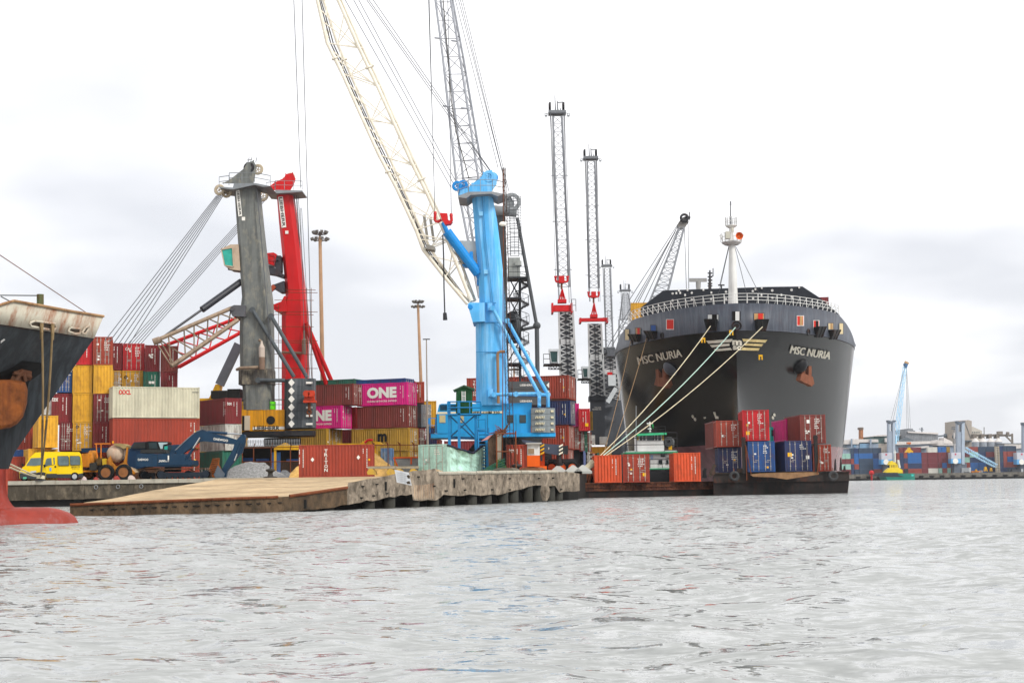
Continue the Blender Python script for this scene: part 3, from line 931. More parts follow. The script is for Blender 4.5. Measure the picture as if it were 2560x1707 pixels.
# ---- crumpled mint container
def crumpled():
 Y = 118.5
 p0 = P(1046, 1179, Y); p1 = P(1118, 1183, 116.5); p2 = P(1208, 1178, 120.5)
 t = thing('crumpled_container', 'crumpled pale mint container with its side crushed in', 'container', (p0.x, p0.y, QZ))
 ht = 2.55
 up = V((0, 0, 1))
 mat = cmat('mint', 0.3)
 p0.z = p1.z = p2.z = QZ
 d = (p1 - p0); Wd = d.length; d.normalize()
 nrm = V((d.y, -d.x, 0))
 m = MB()
 NX, NZ = 64, 24
 e = (p2 - p1)
 sn = V((e.y, -e.x, 0)).normalized()
 rng = random.Random(2)
 rows = []
 def topz(u): return ht - 0.10 - (0.62 * u / 0.74 if u < 0.74 else 0.62 * max(0, (0.97 - u) / 0.23)) * 1.0
 from mathutils import noise
 for i in range(NX + 1):
  u = i / NX
  r = []
  for k in range(NZ + 1):
   v = k / NZ
   q = p1 + e * u + up * (topz(u) * v)
   dent = 0.42 * math.exp(-((u - 0.5) / 0.28) ** 2 - ((v - 0.55) / 0.4) ** 2)
   dent += 0.16 * noise.noise(V((u * 5, v * 4, 1))) + 0.07 * noise.noise(V((u * 14 + v * 9, v * 6, 4)))
   dent += 0.03 * (1 if (i // 2) % 2 else 0) * (1 - 0.6 * math.exp(-((u - 0.5) / 0.3) ** 2))
   q -= sn * dent * min(1, 6 * v, 8 * u, 8 * (1 - u))
   r.append(q)
  rows.append(r)
 m.loft(rows, caps=False, closed=False)
 back = V((0.1, 2.5, 0))
 for i in range(NX): m.face([rows[i][NZ], rows[i + 1][NZ], rows[i + 1][NZ] + back, rows[i][NZ] + back])
 m.face([p1 + e, p1 + e + back, p1 + e + back + up * topz(1), p1 + e + up * topz(1)])
 m.build('crushed_side', mat, t)
 m = MB()
 m.poly([rows[i][NZ] - sn * -0.03 for i in range(0, NX + 1, 2)], 0.09, 6)
 m.build('bent_roof_edge', M('navy_roof_edge', '1c2338', 0.6, 0.3, rust=0.3), t)
 m = MB()
 for q in (p0, p1 - d * 0.14):
  m.hexa([q, q + d * .14, q + d * .14 - nrm * .14, q - nrm * .14, q + up * ht, q + d * .14 + up * ht, q + d * .14 - nrm * .14 + up * ht, q - nrm * .14 + up * ht])
 for z in (0.0, ht - 0.12):
  q = p0 + d * 0.14 + up * z; L = d * (Wd - 0.28)
  m.hexa([q, q + L, q + L - nrm * .12, q - nrm * .12] + [k + up * 0.12 for k in (q, q + L, q + L - nrm * .12, q - nrm * .12)])
 m.bar(p1 + up * 0.08, p2 + up * 0.08, 0.14, 0.16)
 m.build('frame', cmat('mint', 0.5), t)
 sub = thing('tmp', '', '', (0, 0, 0))
 bpy.data.objects.remove(sub)
 lt = WM[t]
 inv = lt.inverted()
 door_set(t, inv @ p0, d, nrm, Wd, ht, mat, rng)
crumpled()
# ---------------------------------------------------------------- hulls
class Hull:
 """ship hull swept from stations; s runs aft from the stem, t to the side, z up"""
 def __init__(s, org, aft, B, zdeck, stem, L, pw, s_max, zs, smin_n=34):
  s.org, s.a, s.B = V(org), V(aft).normalized(), B
  s.l = V((s.a.y, -s.a.x, 0))
  s.stem, s.L, s.pw, s.zd = stem, L, pw, zdeck
  s.zs, s.smax = zs, s_max
  us = [0, .004, .012, .025, .045, .07, .1, .14, .18, .23, .28, .34, .4, .47, .54, .62, .7, .78, .86, .93, 1.0]
  s.us = us
 def half(s, st, z):
  u = (st - s.stem(z)) / s.L(z)
  if u <= 0: return 0.0
  return s.B * (math.sin(min(1, u) * math.pi / 2) ** s.pw(z))
 def pt(s, st, t, z):
  return V((s.org.x, s.org.y, 0)) + s.a * st + s.l * t + V((0, 0, z))
 def rows(s, side):
  out = []
  for z in s.zs:
   r = []
   for u in s.us:
    st = s.stem(z) + u * s.L(z)
    r.append(s.pt(st, side * s.half(st, z), z))
   r.append(s.pt(s.smax, side * s.B * (1 if s.pw(z) < 9 else 1), z))
   out.append(r)
  return out
 def mesh(s, mb):
  for side in (-1, 1):
   mb.loft(s.rows(side), caps=False, closed=False)
 def top_outline(s, z, n=40, s1=None):
  """points of the deck edge, port side to starboard side through the stem"""
  s1 = s1 or s.L(z)
  o = []
  for side in (-1, 1):
   r = []
   for k in range(n + 1):
    st = s.stem(z) + (s1 - s.stem(z)) * (k / n) ** 2
    r.append(s.pt(st, side * s.half(st, z), z))
   o.append(r)
  return list(reversed(o[0])) + o[1][1:]
def bvh_of(objs):
 vs, fs = [], []
 for o in objs:
  b = len(vs)
  mw = WM[o]
  vs += [mw @ v.co for v in o.data.vertices]
  fs += [[i + b for i in p.vertices] for p in o.data.polygons]
 return BVHTree.FromPolygons(vs, fs)
def hit(b, px, py, off=0.05):
 d = ray(px, py).normalized()
 loc, nrm, i, dist = b.ray_cast(V((0, 0, CAMH)), d)
 if loc is None: return None, None
 if nrm.dot(d) > 0: nrm = -nrm
 return loc + nrm * off, nrm
def decal(b, name, mat, parent, quads, off=0.06):
 """painted patches laid on a hull: outlines in image pixels carried onto the surface"""
 m = MB()
 for q in quads:
  pts = [hit(b, x, y, off)[0] for x, y in q]
  if None not in pts: m.face(pts)
 return m.build(name, mat, parent)
def decal_text(b, parent, s, a, bb, c, mat, bold=0.0, shear=None, off=0.06, name='lettering'):
 """lettering on a hull: a lower left, bb lower right, c upper left in pixels"""
 vs, fs = text2d(s, bold)
 m = MB()
 pts = []
 for u, v in vs:
  x = a[0] + (bb[0] - a[0]) * u + (c[0] - a[0]) * v
  y = a[1] + (bb[1] - a[1]) * u + (c[1] - a[1]) * v
  p = hit(b, x, y, off)[0]
  if p is None: return
  pts.append(p)
 m.add(pts, fs)
 return m.build(name, mat, parent)
def hull_paint(name, top, low, zline, rough=0.35, streak=0.5, grime='70747a', spec=0.5):
 """topside colour above the boot line, antifouling below it, with run-off streaks"""
 m = M(name, top, rough, 0.25, streak=streak, grime=grime, spec=spec, scale=0.12, rust=0.08, rustcol='4a3322')
 t = m.node_tree
 b = t.nodes['Principled BSDF']
 src = b.inputs['Base Color'].links[0].from_socket
 geo = N(t, 'ShaderNodeNewGeometry')
 sp = N(t, 'ShaderNodeSeparateXYZ')
 t.links.new(geo.outputs['Position'], sp.inputs[0])
 st = N(t, 'ShaderNodeMath', operation='LESS_THAN')
 st.inputs[1].default_value = zline
 t.links.new(sp.outputs['Z'], st.inputs[0])
 n = N(t, 'ShaderNodeTexNoise')
 n.inputs['Scale'].default_value = 0.5
 n.inputs['Detail'].default_value = 7
 t.links.new(geo.outputs['Position'], n.inputs['Vector'])
 r = N(t, 'ShaderNodeValToRGB')
 c = lin(low)
 r.color_ramp.elements[0].position = 0.35
 r.color_ramp.elements[1].position = 0.65
 r.color_ramp.elements[0].color = tuple(x * 0.75 for x in c) + (1,)
 r.color_ramp.elements[1].color = tuple(x * 1.15 for x in c) + (1,)
 t.links.new(n.outputs['Fac'], r.inputs[0])
 mx = N(t, 'ShaderNodeMixRGB')
 t.links.new(st.outputs[0], mx.inputs['Fac'])
 t.links.new(src, mx.inputs['Color1'])
 t.links.new(r.outputs[0], mx.inputs['Color2'])
 t.links.new(mx.outputs[0], b.inputs['Base Color'])
 return m
GREYHULL = M('grey_forecastle_paint', '3c414b', 0.4, 0.14, streak=0.35, grime='70767e', scale=0.3, rust=0.1)
def container_ship():
 bow = P(1840, 826, 165)
 ZK, ZT = bow.z, bow.z + 3.15
 aft = V((0.142, 0.99, 0))
 def wz(z): return max(0, min(1, z / ZK))
 H = Hull(bow, aft, 16.3, ZK,
   stem=lambda z: 10.5 * (1 - wz(z)) ** 1.25,
   L=lambda z: 54 - 21 * wz(z) ** 1.25,
   pw=lambda z: 2.0 - 1.47 * wz(z) ** 1.25, s_max=235,
   zs=[-1, 0.5, 2, 3.5, 5, 6.5, 8, 9.5, 11, 12.5, 14, 15.5, 17, 18, ZK])
 t = thing('container_ship', 'huge black container ship seen bow-on with grey forecastle and white mast', 'ship', (bow.x, bow.y, 0))
 mb = MB(); H.mesh(mb)
 hull = mb.build('hull', hull_paint('black_hull', '0a0b0f', '8a5f62', 6.0, rough=0.22, streak=0.4, grime='1a1d22', spec=0.5), t, smooth=True)
 # grey forecastle: nearly upright plating over the flare
 mb = MB()
 edge = H.top_outline(ZK, 60, 62)
 n = len(edge); mid = n // 2
 lo, hi = [], []
 for i, p in enumerate(edge):
  st = (p - V((H.org.x, H.org.y, ZK))).dot(H.a)
  k = 1.0 if st < 14 else max(0.0, 1 - ((st - 14) / 10)) if st < 24 else 0.0
  zt = 0.35 + (ZT - 0.35 - ZK) * (k ** 0.8) if k > 0 else 0.35
  lat = (p - H.pt(st, 0, ZK)) * (0.015 if st < 28 else 0)
  lo.append(p + V((0, 0, 0.02)))
  hi.append(p + V((0, 0, zt)) - H.a * 0.25 * k + lat)
 inn_h = [h + (H.pt(8 + 0.9 * abs(i - mid) / mid * 40, 0, h.z) - h).normalized() * 0.25 for i, h in enumerate(hi)]
 mb.loft([[lo[i], hi[i], inn_h[i]] for i in range(n)], caps=False, closed=False)
 fc = mb.build('forecastle', GREYHULL, t, smooth=True)
 mb = MB()
 mb.face([h - V((0, 0, 0.1)) for i, h in enumerate(lo)])
 mb.build('foredeck', M('deck_paint', '4a2f2a', 0.8, 0.3), t)
 mb = MB(); mb.tube(H.pt(0.1, 0, ZK + 0.04) , H.pt(0.1, 0, ZK + 0.05), 0.01)
 mb = MB()
 for a, b_ in zip(lo[:-1], lo[1:]): mb.tube(a, b_, 0.07, 0.07, 6)
 mb.build('rubbing_strake', GREYHULL, t)
 # railing round the forecastle
 mb = MB()
 up = V((0, 0, 1))
 pts = []
 for i in range(n):
  st = (edge[i] - V((H.org.x, H.org.y, ZK))).dot(H.a)
  if st < 16: pts.append(hi[i])
 L = [0.0]
 for a, b_ in zip(pts[:-1], pts[1:]): L.append(L[-1] + (b_ - a).length)
 def at(s):
  for k in range(len(L) - 1):
   if L[k] <= s <= L[k + 1]: return pts[k].lerp(pts[k + 1], (s - L[k]) / max(1e-6, L[k + 1] - L[k]))
  return pts[-1]
 s = 0.0
 prev = None
 cen = H.pt(12, 0, ZT)
 while s < L[-1]:
  q = at(s)
  mb.tube(q, q + up * 1.15, 0.045, 0.045, 5)
  inn = (cen - q); inn.z = 0; inn.normalize()
  mb.tube(q + up * 1.05, q + inn * 0.75, 0.04, 0.04, 5)
  if prev is not None:
   for hgt in (0.4, 0.78, 1.15): mb.tube(prev + up * hgt, q + up * hgt, 0.035, 0.035, 5)
  prev = q
  s += 1.35
 mb.build('railing', WHITE, t)
 bv = bvh_of([hull, fc])
 def Z3(x, y): return (1520 + x / 3.0156, 480 + y / 3.0156)
 # mooring ports with what shows through them
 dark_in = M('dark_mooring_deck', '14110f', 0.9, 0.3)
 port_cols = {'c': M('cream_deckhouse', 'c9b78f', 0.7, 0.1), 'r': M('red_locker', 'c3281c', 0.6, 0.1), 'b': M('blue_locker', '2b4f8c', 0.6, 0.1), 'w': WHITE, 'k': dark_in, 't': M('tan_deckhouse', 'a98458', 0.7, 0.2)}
 for x, y, wd, hg, cc in ((145, 1075, 28, 80, 'cc'), (228, 1050, 36, 50, 'tr'), (343, 1025, 36, 40, 'bb'), (470, 998, 52, 72, 'rr'), (793, 948, 78, 46, 'wk'), (967, 935, 62, 68, 'kw'),
       (1138, 940, 74, 50, 'tr'), (1448, 970, 46, 70, 'rt'), (1568, 995, 38, 50, 'rk'), (1678, 1012, 35, 45, 'ct'), (1757, 1030, 27, 80, 'cc')):
  def rect(k0, k1, off, g=0):
   return [hit(bv, *Z3(x + a * (wd / 2 + g), y + b_ * (hg / 2 + g)), off)[0] for a, b_ in ((k0, 1), (k1, 1), (k1, -1), (k0, -1))]
  r = rect(-1, 1, 0.03)
  r2 = rect(-1, 1, 0.05, 4)
  if None in r or None in r2: continue
  f = MB()
  for k in range(4): f.face([r[k], r[(k + 1) % 4], r2[(k + 1) % 4], r2[k]])
  fo = f.build('port_frame', GREYHULL if cc[0] != 'r' else WHITE, t)
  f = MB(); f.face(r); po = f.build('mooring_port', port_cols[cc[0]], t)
  if cc[1] != cc[0]:
   f = MB(); f.face([p for p in rect(-0.2, 0.75, 0.055)]) ; f.build('deck_fitting', port_cols[cc[1]], po)
 for x, y, wd, hg in ((222, 1100, 60, 58), (342, 1077, 62, 60), (790, 1003, 80, 86), (1145, 1006, 84, 86), (1575, 1056, 56, 78), (1685, 1076, 52, 70)):
  f = MB()
  P4 = [hit(bv, *Z3(x + a * wd / 2, y + b_ * hg / 2), 0.02) for a, b_ in ((-0.75, 1), (0.75, 1), (1, -1), (-1, -1))]
  if any(q[0] is None for q in P4): continue
  nrm = P4[0][1]; nrm = V((nrm.x, nrm.y, 0)).normalized()
  o1 = [q[0] + nrm * (0.75 if k > 1 else 0.25) for k, q in enumerate(P4)]
  f.hexa([P4[0][0], P4[1][0], o1[1], o1[0], P4[3][0], P4[2][0], o1[2], o1[3]])
  f.bar(o1[2], o1[1], 0.12); f.bar(o1[3], o1[0], 0.12); f.bar((o1[2] + o1[3]) / 2, (o1[0] + o1[1]) / 2, 0.1)
  f.build('fairlead_box', M('black_fairlead', '17181a', 0.4, 0.3, rust=0.4), t)
 for x, y in ((181, 1130), (300, 1104), (409, 1083), (970, 1008), (1509, 1056), (1613, 1074), (1722, 1088)):
  p, nr = hit(bv, *Z3(x, y), 0.0)
  if p is None: continue
  f = MB(); f.torus(p, nr, 0.33 if x != 970 else 0.5, 0.11, 18, 8); f.disc(p, nr, 0.3, 0.06)
  f.build('chock', M('black_fairlead', '17181a'), t)
 # name, emblem, marks
 LM = M('hull_lettering', 'e6e0cf', 0.6, 0.1, rust=0.2, rustcol='9a7a4a')
 decal_text(bv, t, 'MSC NURIA', Z3(236, 1296), Z3(563, 1234), Z3(222, 1238), LM, 0.0, off=0.16, name='ship_name')
 decal_text(bv, t, 'MSC NURIA', Z3(241, 1296), Z3(568, 1234), Z3(227, 1238), LM, 0.0, off=0.175, name='ship_name')
 decal_text(bv, t, 'MSC NURIA', Z3(1362, 1208), Z3(1660, 1256), Z3(1377, 1152), LM, 0.0, off=0.16, name='ship_name')
 decal_text(bv, t, 'MSC NURIA', Z3(1367, 1208), Z3(1665, 1256), Z3(1382, 1152), LM, 0.0, off=0.175, name='ship_name')
 def sub(q, n=10):
  """split a long band into short quads"""
  (a, b_, c, d) = q
  o = []
  for k in range(n):
   u0, u1 = k / n, (k + 1) / n
   lp = lambda p, r_, u: (p[0] + (r_[0] - p[0]) * u, p[1] + (r_[1] - p[1]) * u)
   o.append([lp(a, b_, u0), lp(a, b_, u1), lp(d, c, u1), lp(d, c, u0)])
  return o
 qs = []
 for q in ((742, 1118, 940, 1106, 930, 1128, 762, 1139), (770, 1150, 918, 1139, 918, 1157, 788, 1168), (802, 1181, 926, 1171, 938, 1188, 816, 1197),
   (1010, 1104, 1198, 1111, 1182, 1132, 1018, 1124), (1024, 1137, 1168, 1142, 1155, 1161, 1028, 1154), (1012, 1169, 1142, 1173, 1130, 1193, 1000, 1189)):
  qs += sub([Z3(q[i], q[i + 1]) for i in (0, 2, 4, 6)])
 decal(bv, 'emblem_wing', LM, t, qs[:30], 0.1)
 decal(bv, 'emblem_wing', M('gilt_lettering', 'd9c48c', 0.6, 0.2, rust=0.5, rustcol='a87f3a'), t, qs[30:], 0.1)
 decal_text(bv, t, 'm', Z3(938, 1152), Z3(1008, 1154), Z3(938, 1114), LM, 0.05, off=0.08, name='emblem_letter')
 decal_text(bv, t, 'sc', Z3(942, 1188), Z3(1002, 1190), Z3(942, 1156), LM, 0.05, off=0.08, name='emblem_letter')
 for (cx, cy) in ((1733, 1040), (1738.5, 1047), (1935, 1036), (1931, 1043)):
  decal(bv, 'thruster_mark', LM, t, [[(cx + 3.2 * math.cos(a), cy + 4.2 * math.sin(a) + 1.2 * math.cos(a)) for a in [k * math.pi / 5 for k in range(10)]]], 0.08)
 decal(bv, 'bulb_mark', LM, t, [[(1784, 1029), (1789, 1029), (1792, 1039), (1797, 1040), (1798, 1046), (1790, 1046)], [(1760, 1042), (1765, 1041), (1766, 1045), (1761, 1046)]], 0.08)
 decal(bv, 'draught_mark', LM, t, [[(1776 + d, 1066 + 5 * k), (1779 + d, 1066 + 5 * k), (1779 + d, 1069 + 5 * k), (1776 + d, 1069 + 5 * k)] for k, d in ((0, 0), (1, 1), (2, 2))], 0.08)
 # anchors in their recesses
 for cx, cy, sg in ((462, 1365, 1), (1440, 1345, 1)):
  pc, nr = hit(bv, *Z3(cx + 10, cy - 35), 0.0)
  f = MB(); f.ball(pc - nr * 0.35, 1.15, 16, 9)
  f.build('anchor_recess', M('hawse_pipe_steel', '50545c', 0.35, 0.3, rust=0.1) if cx < 900 else M('black_hull_recess', '101114', 0.4, 0.2), t, smooth=True)
  f = MB()
  hz = V((nr.x, nr.y, 0)).normalized()
  sx = V((hz.y, -hz.x, 0)) * -1
  base = hit(bv, *Z3(cx, cy + 45), 0.75)[0]
  up = V((0, 0, 1))
  crown = [base + sx * a + up * b_ for a, b_ in ((-2.0, -0.1), (-1.5, 0.75), (-0.5, 0.75), (0.6, 0.55), (1.5, 0.5), (1.9, -0.35), (1.2, -0.75), (0.0, -0.45), (-1.0, -0.35))]
  f.prism(crown, hz * 0.6)
  for a in (-1.0, 0.75):
   f.loft([[base + hz * 0.1 + sx * (a + dx) + hz * dy + up * 0.4 for dx, dy in ((-.42, 0), (.42, 0), (.42, .5), (-.42, .5))],
     [base + hz * 0.3 + sx * (a * 1.05 + dx) + hz * dy + up * 2.0 for dx, dy in ((-.38, 0), (.38, 0), (.38, .35), (-.38, .35))],
     [base + hz * 0.6 + sx * (a * 1.1 + dx) + hz * dy + up * 3.3 for dx, dy in ((-.08, 0), (.08, 0), (.08, .1), (-.08, .1))]])
  f.tube(base + up * 0.2 + hz * 0.2, pc + hz * 0.2, 0.25, 0.2, 8)
  f.build('anchor', M('rusty_anchor', '7a4a34', 0.8, 0.3, rust=0.4, bump=0.4), t)
 # breakwater wall and foremast
 bw = [(1603, 790), (1603, 768), (1658, 726), (1740, 723), (1835, 720), (1920, 717), (2006, 716), (2052, 746), (2099, 787), (2099, 800)]
 f = MB(); f.ppoly(bw, 193, 0.4)
 bo = f.build('breakwater', M('breakwater_paint', '1d2129', 0.5, 0.2), t)
 f = MB()
 for x, y, r in ((487, 765, 9), (632, 760, 9), (890, 752, 9), (1092, 747, 9), (1238, 742, 10), (1384, 738, 10), (487, 818, 9), (632, 812, 9), (778, 806, 9), (890, 806, 8), (1094, 801, 9), (1240, 797, 9), (1386, 792, 9)):
  f.tube(P(*Z3(x, y), 192.9), P(*Z3(x, y), 193.1), r / 3.0156 / FPX * 193, None, 14)
 f.build('lightening_hole', WHITE, bo)
 for x, y in ((516, 762), (545, 760), (582, 776), (535, 742), (600, 738), (720, 736), (1112, 732), (1158, 776), (1308, 776), (1442, 718), (780, 758), (1160, 722)):
  pbx('white_fitting', WHITE, bo, Z3(x - 6, 0)[0], Z3(x + 6, 0)[0], Z3(0, y - 8)[1], Z3(0, y + 8)[1], 192.85, 0.2)
 YM = 178.0
 mp = lambda x, y: P(*Z3(x, y), YM)
 def ring(x0, x1, y):
  a, b_ = mp(x0, y), mp(x1, y)
  c = (a + b_) / 2; r_ = (b_ - a).length / 2
  return [c + V((r_ * math.cos(k * math.pi / 8), r_ * math.sin(k * math.pi / 8), 0)) for k in range(16)]
 f = MB(); f.loft([ring(905, 982, 870), ring(907, 978, 790), ring(910, 966, 520), ring(911, 958, 400), ring(908, 962, 392)])
 f.loft([ring(912, 949, 370), ring(912, 947, 250)])
 mast = f.build('foremast', WHITE, t, smooth=False)
 f = MB(); f.loft([ring(918, 931, 250), ring(919, 928, 100)]); f.loft([ring(917, 931, 100), ring(918, 930, 70)]); f.build('topmast', M('topmast_grey', '77797c', 0.5, 0.1), mast)
 f = MB(); f.loft([ring(880, 985, 400), ring(858, 1005, 385), ring(855, 1008, 378)]); f.loft([ring(905, 952, 272), ring(885, 974, 258), ring(884, 975, 253)])
 f.build('mast_platform', WHITE, mast)
 for x0, x1, yb, hp in ((884, 972, 253, 58), (850, 1010, 378, 62)):
  rg = ring(x0, x1, yb); rg = rg + rg[:1]
  f = MB()
  railing(f, rg, (mp(900, yb - hp) - mp(900, yb)).z, 0.03, 0.9, rails=(0.5, 1.0))
  if yb < 300: f.build('mast_railing', WHITE, mast)
 f.tube(mp(838, 330), mp(870, 336), 0.06); f.tube(mp(990, 330), mp(1026, 324), 0.06); f.tube(mp(845, 330), mp(872, 385), 0.05); f.tube(mp(1020, 326), mp(995, 385), 0.05)
 f.build('mast_railing', WHITE, mast)
 f = MB(); a = mp(972, 351)
 f.loft([[a + V((r_ * math.cos(k * math.pi / 9), -o, r_ * math.sin(k * math.pi / 9))) for k in range(18)] for r_, o in ((0.48, 2.0), (0.42, 1.9), (0.26, 1.7), (0.14, 1.4), (0.14, 0.5))], caps=False)
 f.disc(a + V((0, -1.68, 0)), (0, 1, 0), 0.2, 0.05, 14)
 f.build('foghorn', M('orange_horn', 'd4601c', 0.5, 0.1), mast)
 f = MB()
 f.box(*(lambda p, q: (p.x, q.x, p.y - 2.2, p.y - 1.5, q.z, p.z))(mp(868, 320), mp(902, 372)))
 f.build('signal_lamp', M('lamp_housing', 'b9b6a8', 0.5, 0.1), mast)
 f = MB(); f.box(*(lambda p, q: (p.x, q.x, p.y - 1.0, p.y - .5, q.z, p.z))(mp(923, 280), mp(940, 308)))
 f.build('signal_lamp', M('lamp_housing', 'b9b6a8', 0.5, 0.1), mast)
 for (x0, y0, x1, y1) in ((910, 410, 843, 700), (912, 415, 820, 830), (955, 405, 1056, 810), (962, 410, 1172, 830)):
  rope(t, mp(x0, y0), P(*Z3(x1, y1), 182), 0.025, name='mast_stay')
 # deck cargo and bridge behind
 f = MB(); f.box(*(lambda o: (o.x - 14, o.x + 14, o.y, o.y + 14, ZK - 1, 52))(H.pt(215, 0, 0)))
 f.build('bridge_house', WHITE, t)
 Yb = H.pt(215, 0, 0).y
 q = lambda x, y: P(*Z3(x, y), Yb)
 f = MB(); f.tube(q(681, 760), q(681, 672), 0.6, 0.6); f.bar(q(614, 664), q(744, 664), 0.9, 0.9); f.tube(q(665, 690), q(697, 690), 0.25); f.tube(q(668, 672), q(668, 720), 0.2); f.tube(q(694, 672), q(694, 720), 0.2)
 f.build('radar_scanner', M('radar_grey', '8b8a88', 0.5, 0.1), t)
 f = MB(); f.tube(q(768, 740), q(768, 590), 0.45, 0.2)
 for y in (612, 640, 665, 690, 708): f.tube(q(752, y), q(786, y), 0.2)
 f.tube(q(792, 635), q(792, 575), 0.12); f.tube(q(775, 640), q(794, 630), 0.15); f.tube(q(830, 702), q(878, 702), 0.2); f.tube(q(855, 702), q(855, 740), 0.2)
 f.build('aerial_mast', DARK, t)
 return H, bv
SHIP, SHIPBV = container_ship()
def deck_box(label, x0, x1, yt, yb, Y, col, **k):
 return container(label, x0, x1, yt, yb, Y, col, -4, group='containers showing above the ship rail', **k)
deck_box('yellow container on deck left of the dark breakwater', 1578, 1624, 757, 800, 226, 'yellow')
deck_box('dark red container on deck right of the dark breakwater', 2040, 2072, 743, 778, 226, 'maroon')
def moored_bow():
 Yb = 66.0
 tip = P(235, 846, Yb)
 aft = V((-0.79, -0.61, 0))
 ZK = tip.z
 def wz(z): return max(0, min(1, z / ZK))
 H = Hull(tip, aft, 9.5, ZK, stem=lambda z: min(3.85, 5.73 * (1 - wz(z))), L=lambda z: 34 - 12 * wz(z), pw=lambda z: 1.75 - 0.75 * wz(z) ** 1.3, s_max=60,
   zs=[-1, 0, 0.8, 1.6, 2.4, 3.2, 4, 4.8, 5.6, 6.4, 7.2, ZK])
 t = thing('moored_ship', 'black ship bow with rust streaked white bulwark and red bulb', 'ship', (tip.x, tip.y, 0))
 mb = MB(); H.mesh(mb)
 hull = mb.build('hull', hull_paint('black_bow_paint', '171b20', '963a28', 2.45, rough=0.4, streak=0.6, grime='3c4348', spec=0.3), t, smooth=True)
 bulw = M('rust_streaked_bulwark', 'bdb7a6', 0.6, 0.12, streak=0.9, grime='8a4a1e', rust=0.35, rustcol='7d4318', scale=0.8)
 edge = H.top_outline(ZK, 46, 18)
 fwd = -H.a
 lo, hi = [], []
 for p in edge:
  st = (p - V((H.org.x, H.org.y, ZK))).dot(H.a)
  c = H.pt(st + 4, 0, ZK)
  o = (p - c); o.z = 0; o.normalize()
  hgt = 1.02 + 0.05 * max(0, 1 - st / 2) if st < 5.4 else max(0.0, 1.02 - (st - 5.4) * 0.5)
  lo.append(p + o * 0.01)
  hi.append(p + o * (0.42 * hgt) + V((0, 0, hgt)))
 mb = MB()
 mb.loft([[lo[i], hi[i], hi[i] - (lo[i] - H.pt(9, 0, ZK)).normalized() * 0.12, lo[i] - (lo[i] - H.pt(9, 0, ZK)).normalized() * 0.12] for i in range(len(edge))], caps=False)
 bw = mb.build('bulwark', bulw, t, smooth=True)
 mb = MB(); mb.poly(hi[8:-8], 0.06, 6); mb.build('bulwark_rail', M('rusty_rail', '9a7a58', 0.8, 0.3, rust=0.7), t)
 mb = MB(); mb.face([q - V((0, 0, 0.05)) for q in lo]); mb.build('foredeck', RUSTY, t)
 mb = MB()
 rings = []
 zc = -0.25
 for s_, r_ in ((9, .95), (5.5, .95), (3, .93), (2.0, .9), (1.5, .83), (1.1, .7), (.85, .53), (.72, .34), (.66, .1)):
  c = H.pt(s_, 0, -.13 - .12 * max(0, 2 - s_) / 2)
  rings.append([c + H.l * (r_ * 1.15 * math.cos(k * math.pi / 10)) + V((0, 0, r_ * 0.95 * math.sin(k * math.pi / 10))) for k in range(20)])
 mb.loft(rings)
 mb.build('bulbous_bow', M('red_bulb_paint', '8a3327', 0.55, 0.3, rust=0.7, rustcol='8f5a58', scale=0.6), t, smooth=True)
 # fillet between stem and bulb
 mb = MB()
 rr = []
 for k in range(9):
  u = k / 8
  zz = 0.45 + 2.0 * u ** 1.7
  rr.append([H.pt(3.95 - 1.4 * (1 - u) ** 3 + dx, dt * 0.2, zz) for dx, dt in ((2.2, -3.0), (0.5, -1.3), (0, 0), (0.5, 1.3), (2.2, 3.0))])
 mb.loft(rr, caps=False, closed=False)
 mb.build('stem_fairing', M('red_bulb_paint', 'b8492f'), t, smooth=True)
 bv = bvh_of([hull, bw])
 def Z1(x, y): return (x / 2.376, 680 + y / 2.376)
 decal(bv, 'anchor_pocket', M('black_pocket', '0a0a0b', 0.7, 0.3), t, [[Z1(-20, 600), Z1(60, 570), Z1(130, 525), Z1(255, 540), Z1(240, 600), Z1(170, 650), Z1(160, 700), Z1(-20, 720)]], 0.03)
 AM = M('orange_rust_anchor', '6f3c14', 0.7, 0.5, rust=0.5, rustcol='3a1d0e', streak=0.6, grime='4a1f0c', bump=0.4, scale=1.6)
 pc, nr = hit(bv, *Z1(75, 780), 0.0)
 hz = V((nr.x, nr.y, 0)).normalized()
 def on(x, y, o):
  d = ray(*Z1(x, y)); q = V((0, 0, CAMH)); c = pc + hz * o
  return q + d * ((c - q).dot(hz) / d.dot(hz))
 outl = [(-40, 640), (60, 638), (120, 645), (152, 655), (166, 700), (160, 780), (138, 860), (100, 905), (60, 925), (0, 935), (-40, 930)]
 cx, cy = 60, 780
 mb = MB()
 mb.loft([[on(cx + (x - cx) * f, cy + (y - cy) * f, o) for x, y in outl] for f, o in ((1.0, 0.2), (1.0, 1.05), (0.95, 1.2), (0.84, 1.3))])
 an = mb.build('anchor', AM, t, smooth=False)
 mb = MB()
 for pts in ([(60, 640), (85, 590), (130, 575), (190, 590), (185, 640), (150, 650)],):
  mb.loft([[on(x, y, o) for x, y in pts] for o in (0.5, 0.9)])
 mb.tube(on(90, 650, 0.95), on(135, 585, 0.95), 0.1); mb.tube(on(150, 650, 1.0), on(140, 590, 1.0), 0.09); mb.tube(on(80, 600, 0.95), on(185, 625, 1.0), 0.08)
 mb.build('anchor_shackle', M('brown_shackle', '4a3020', 0.8, 0.4, rust=0.5), an)
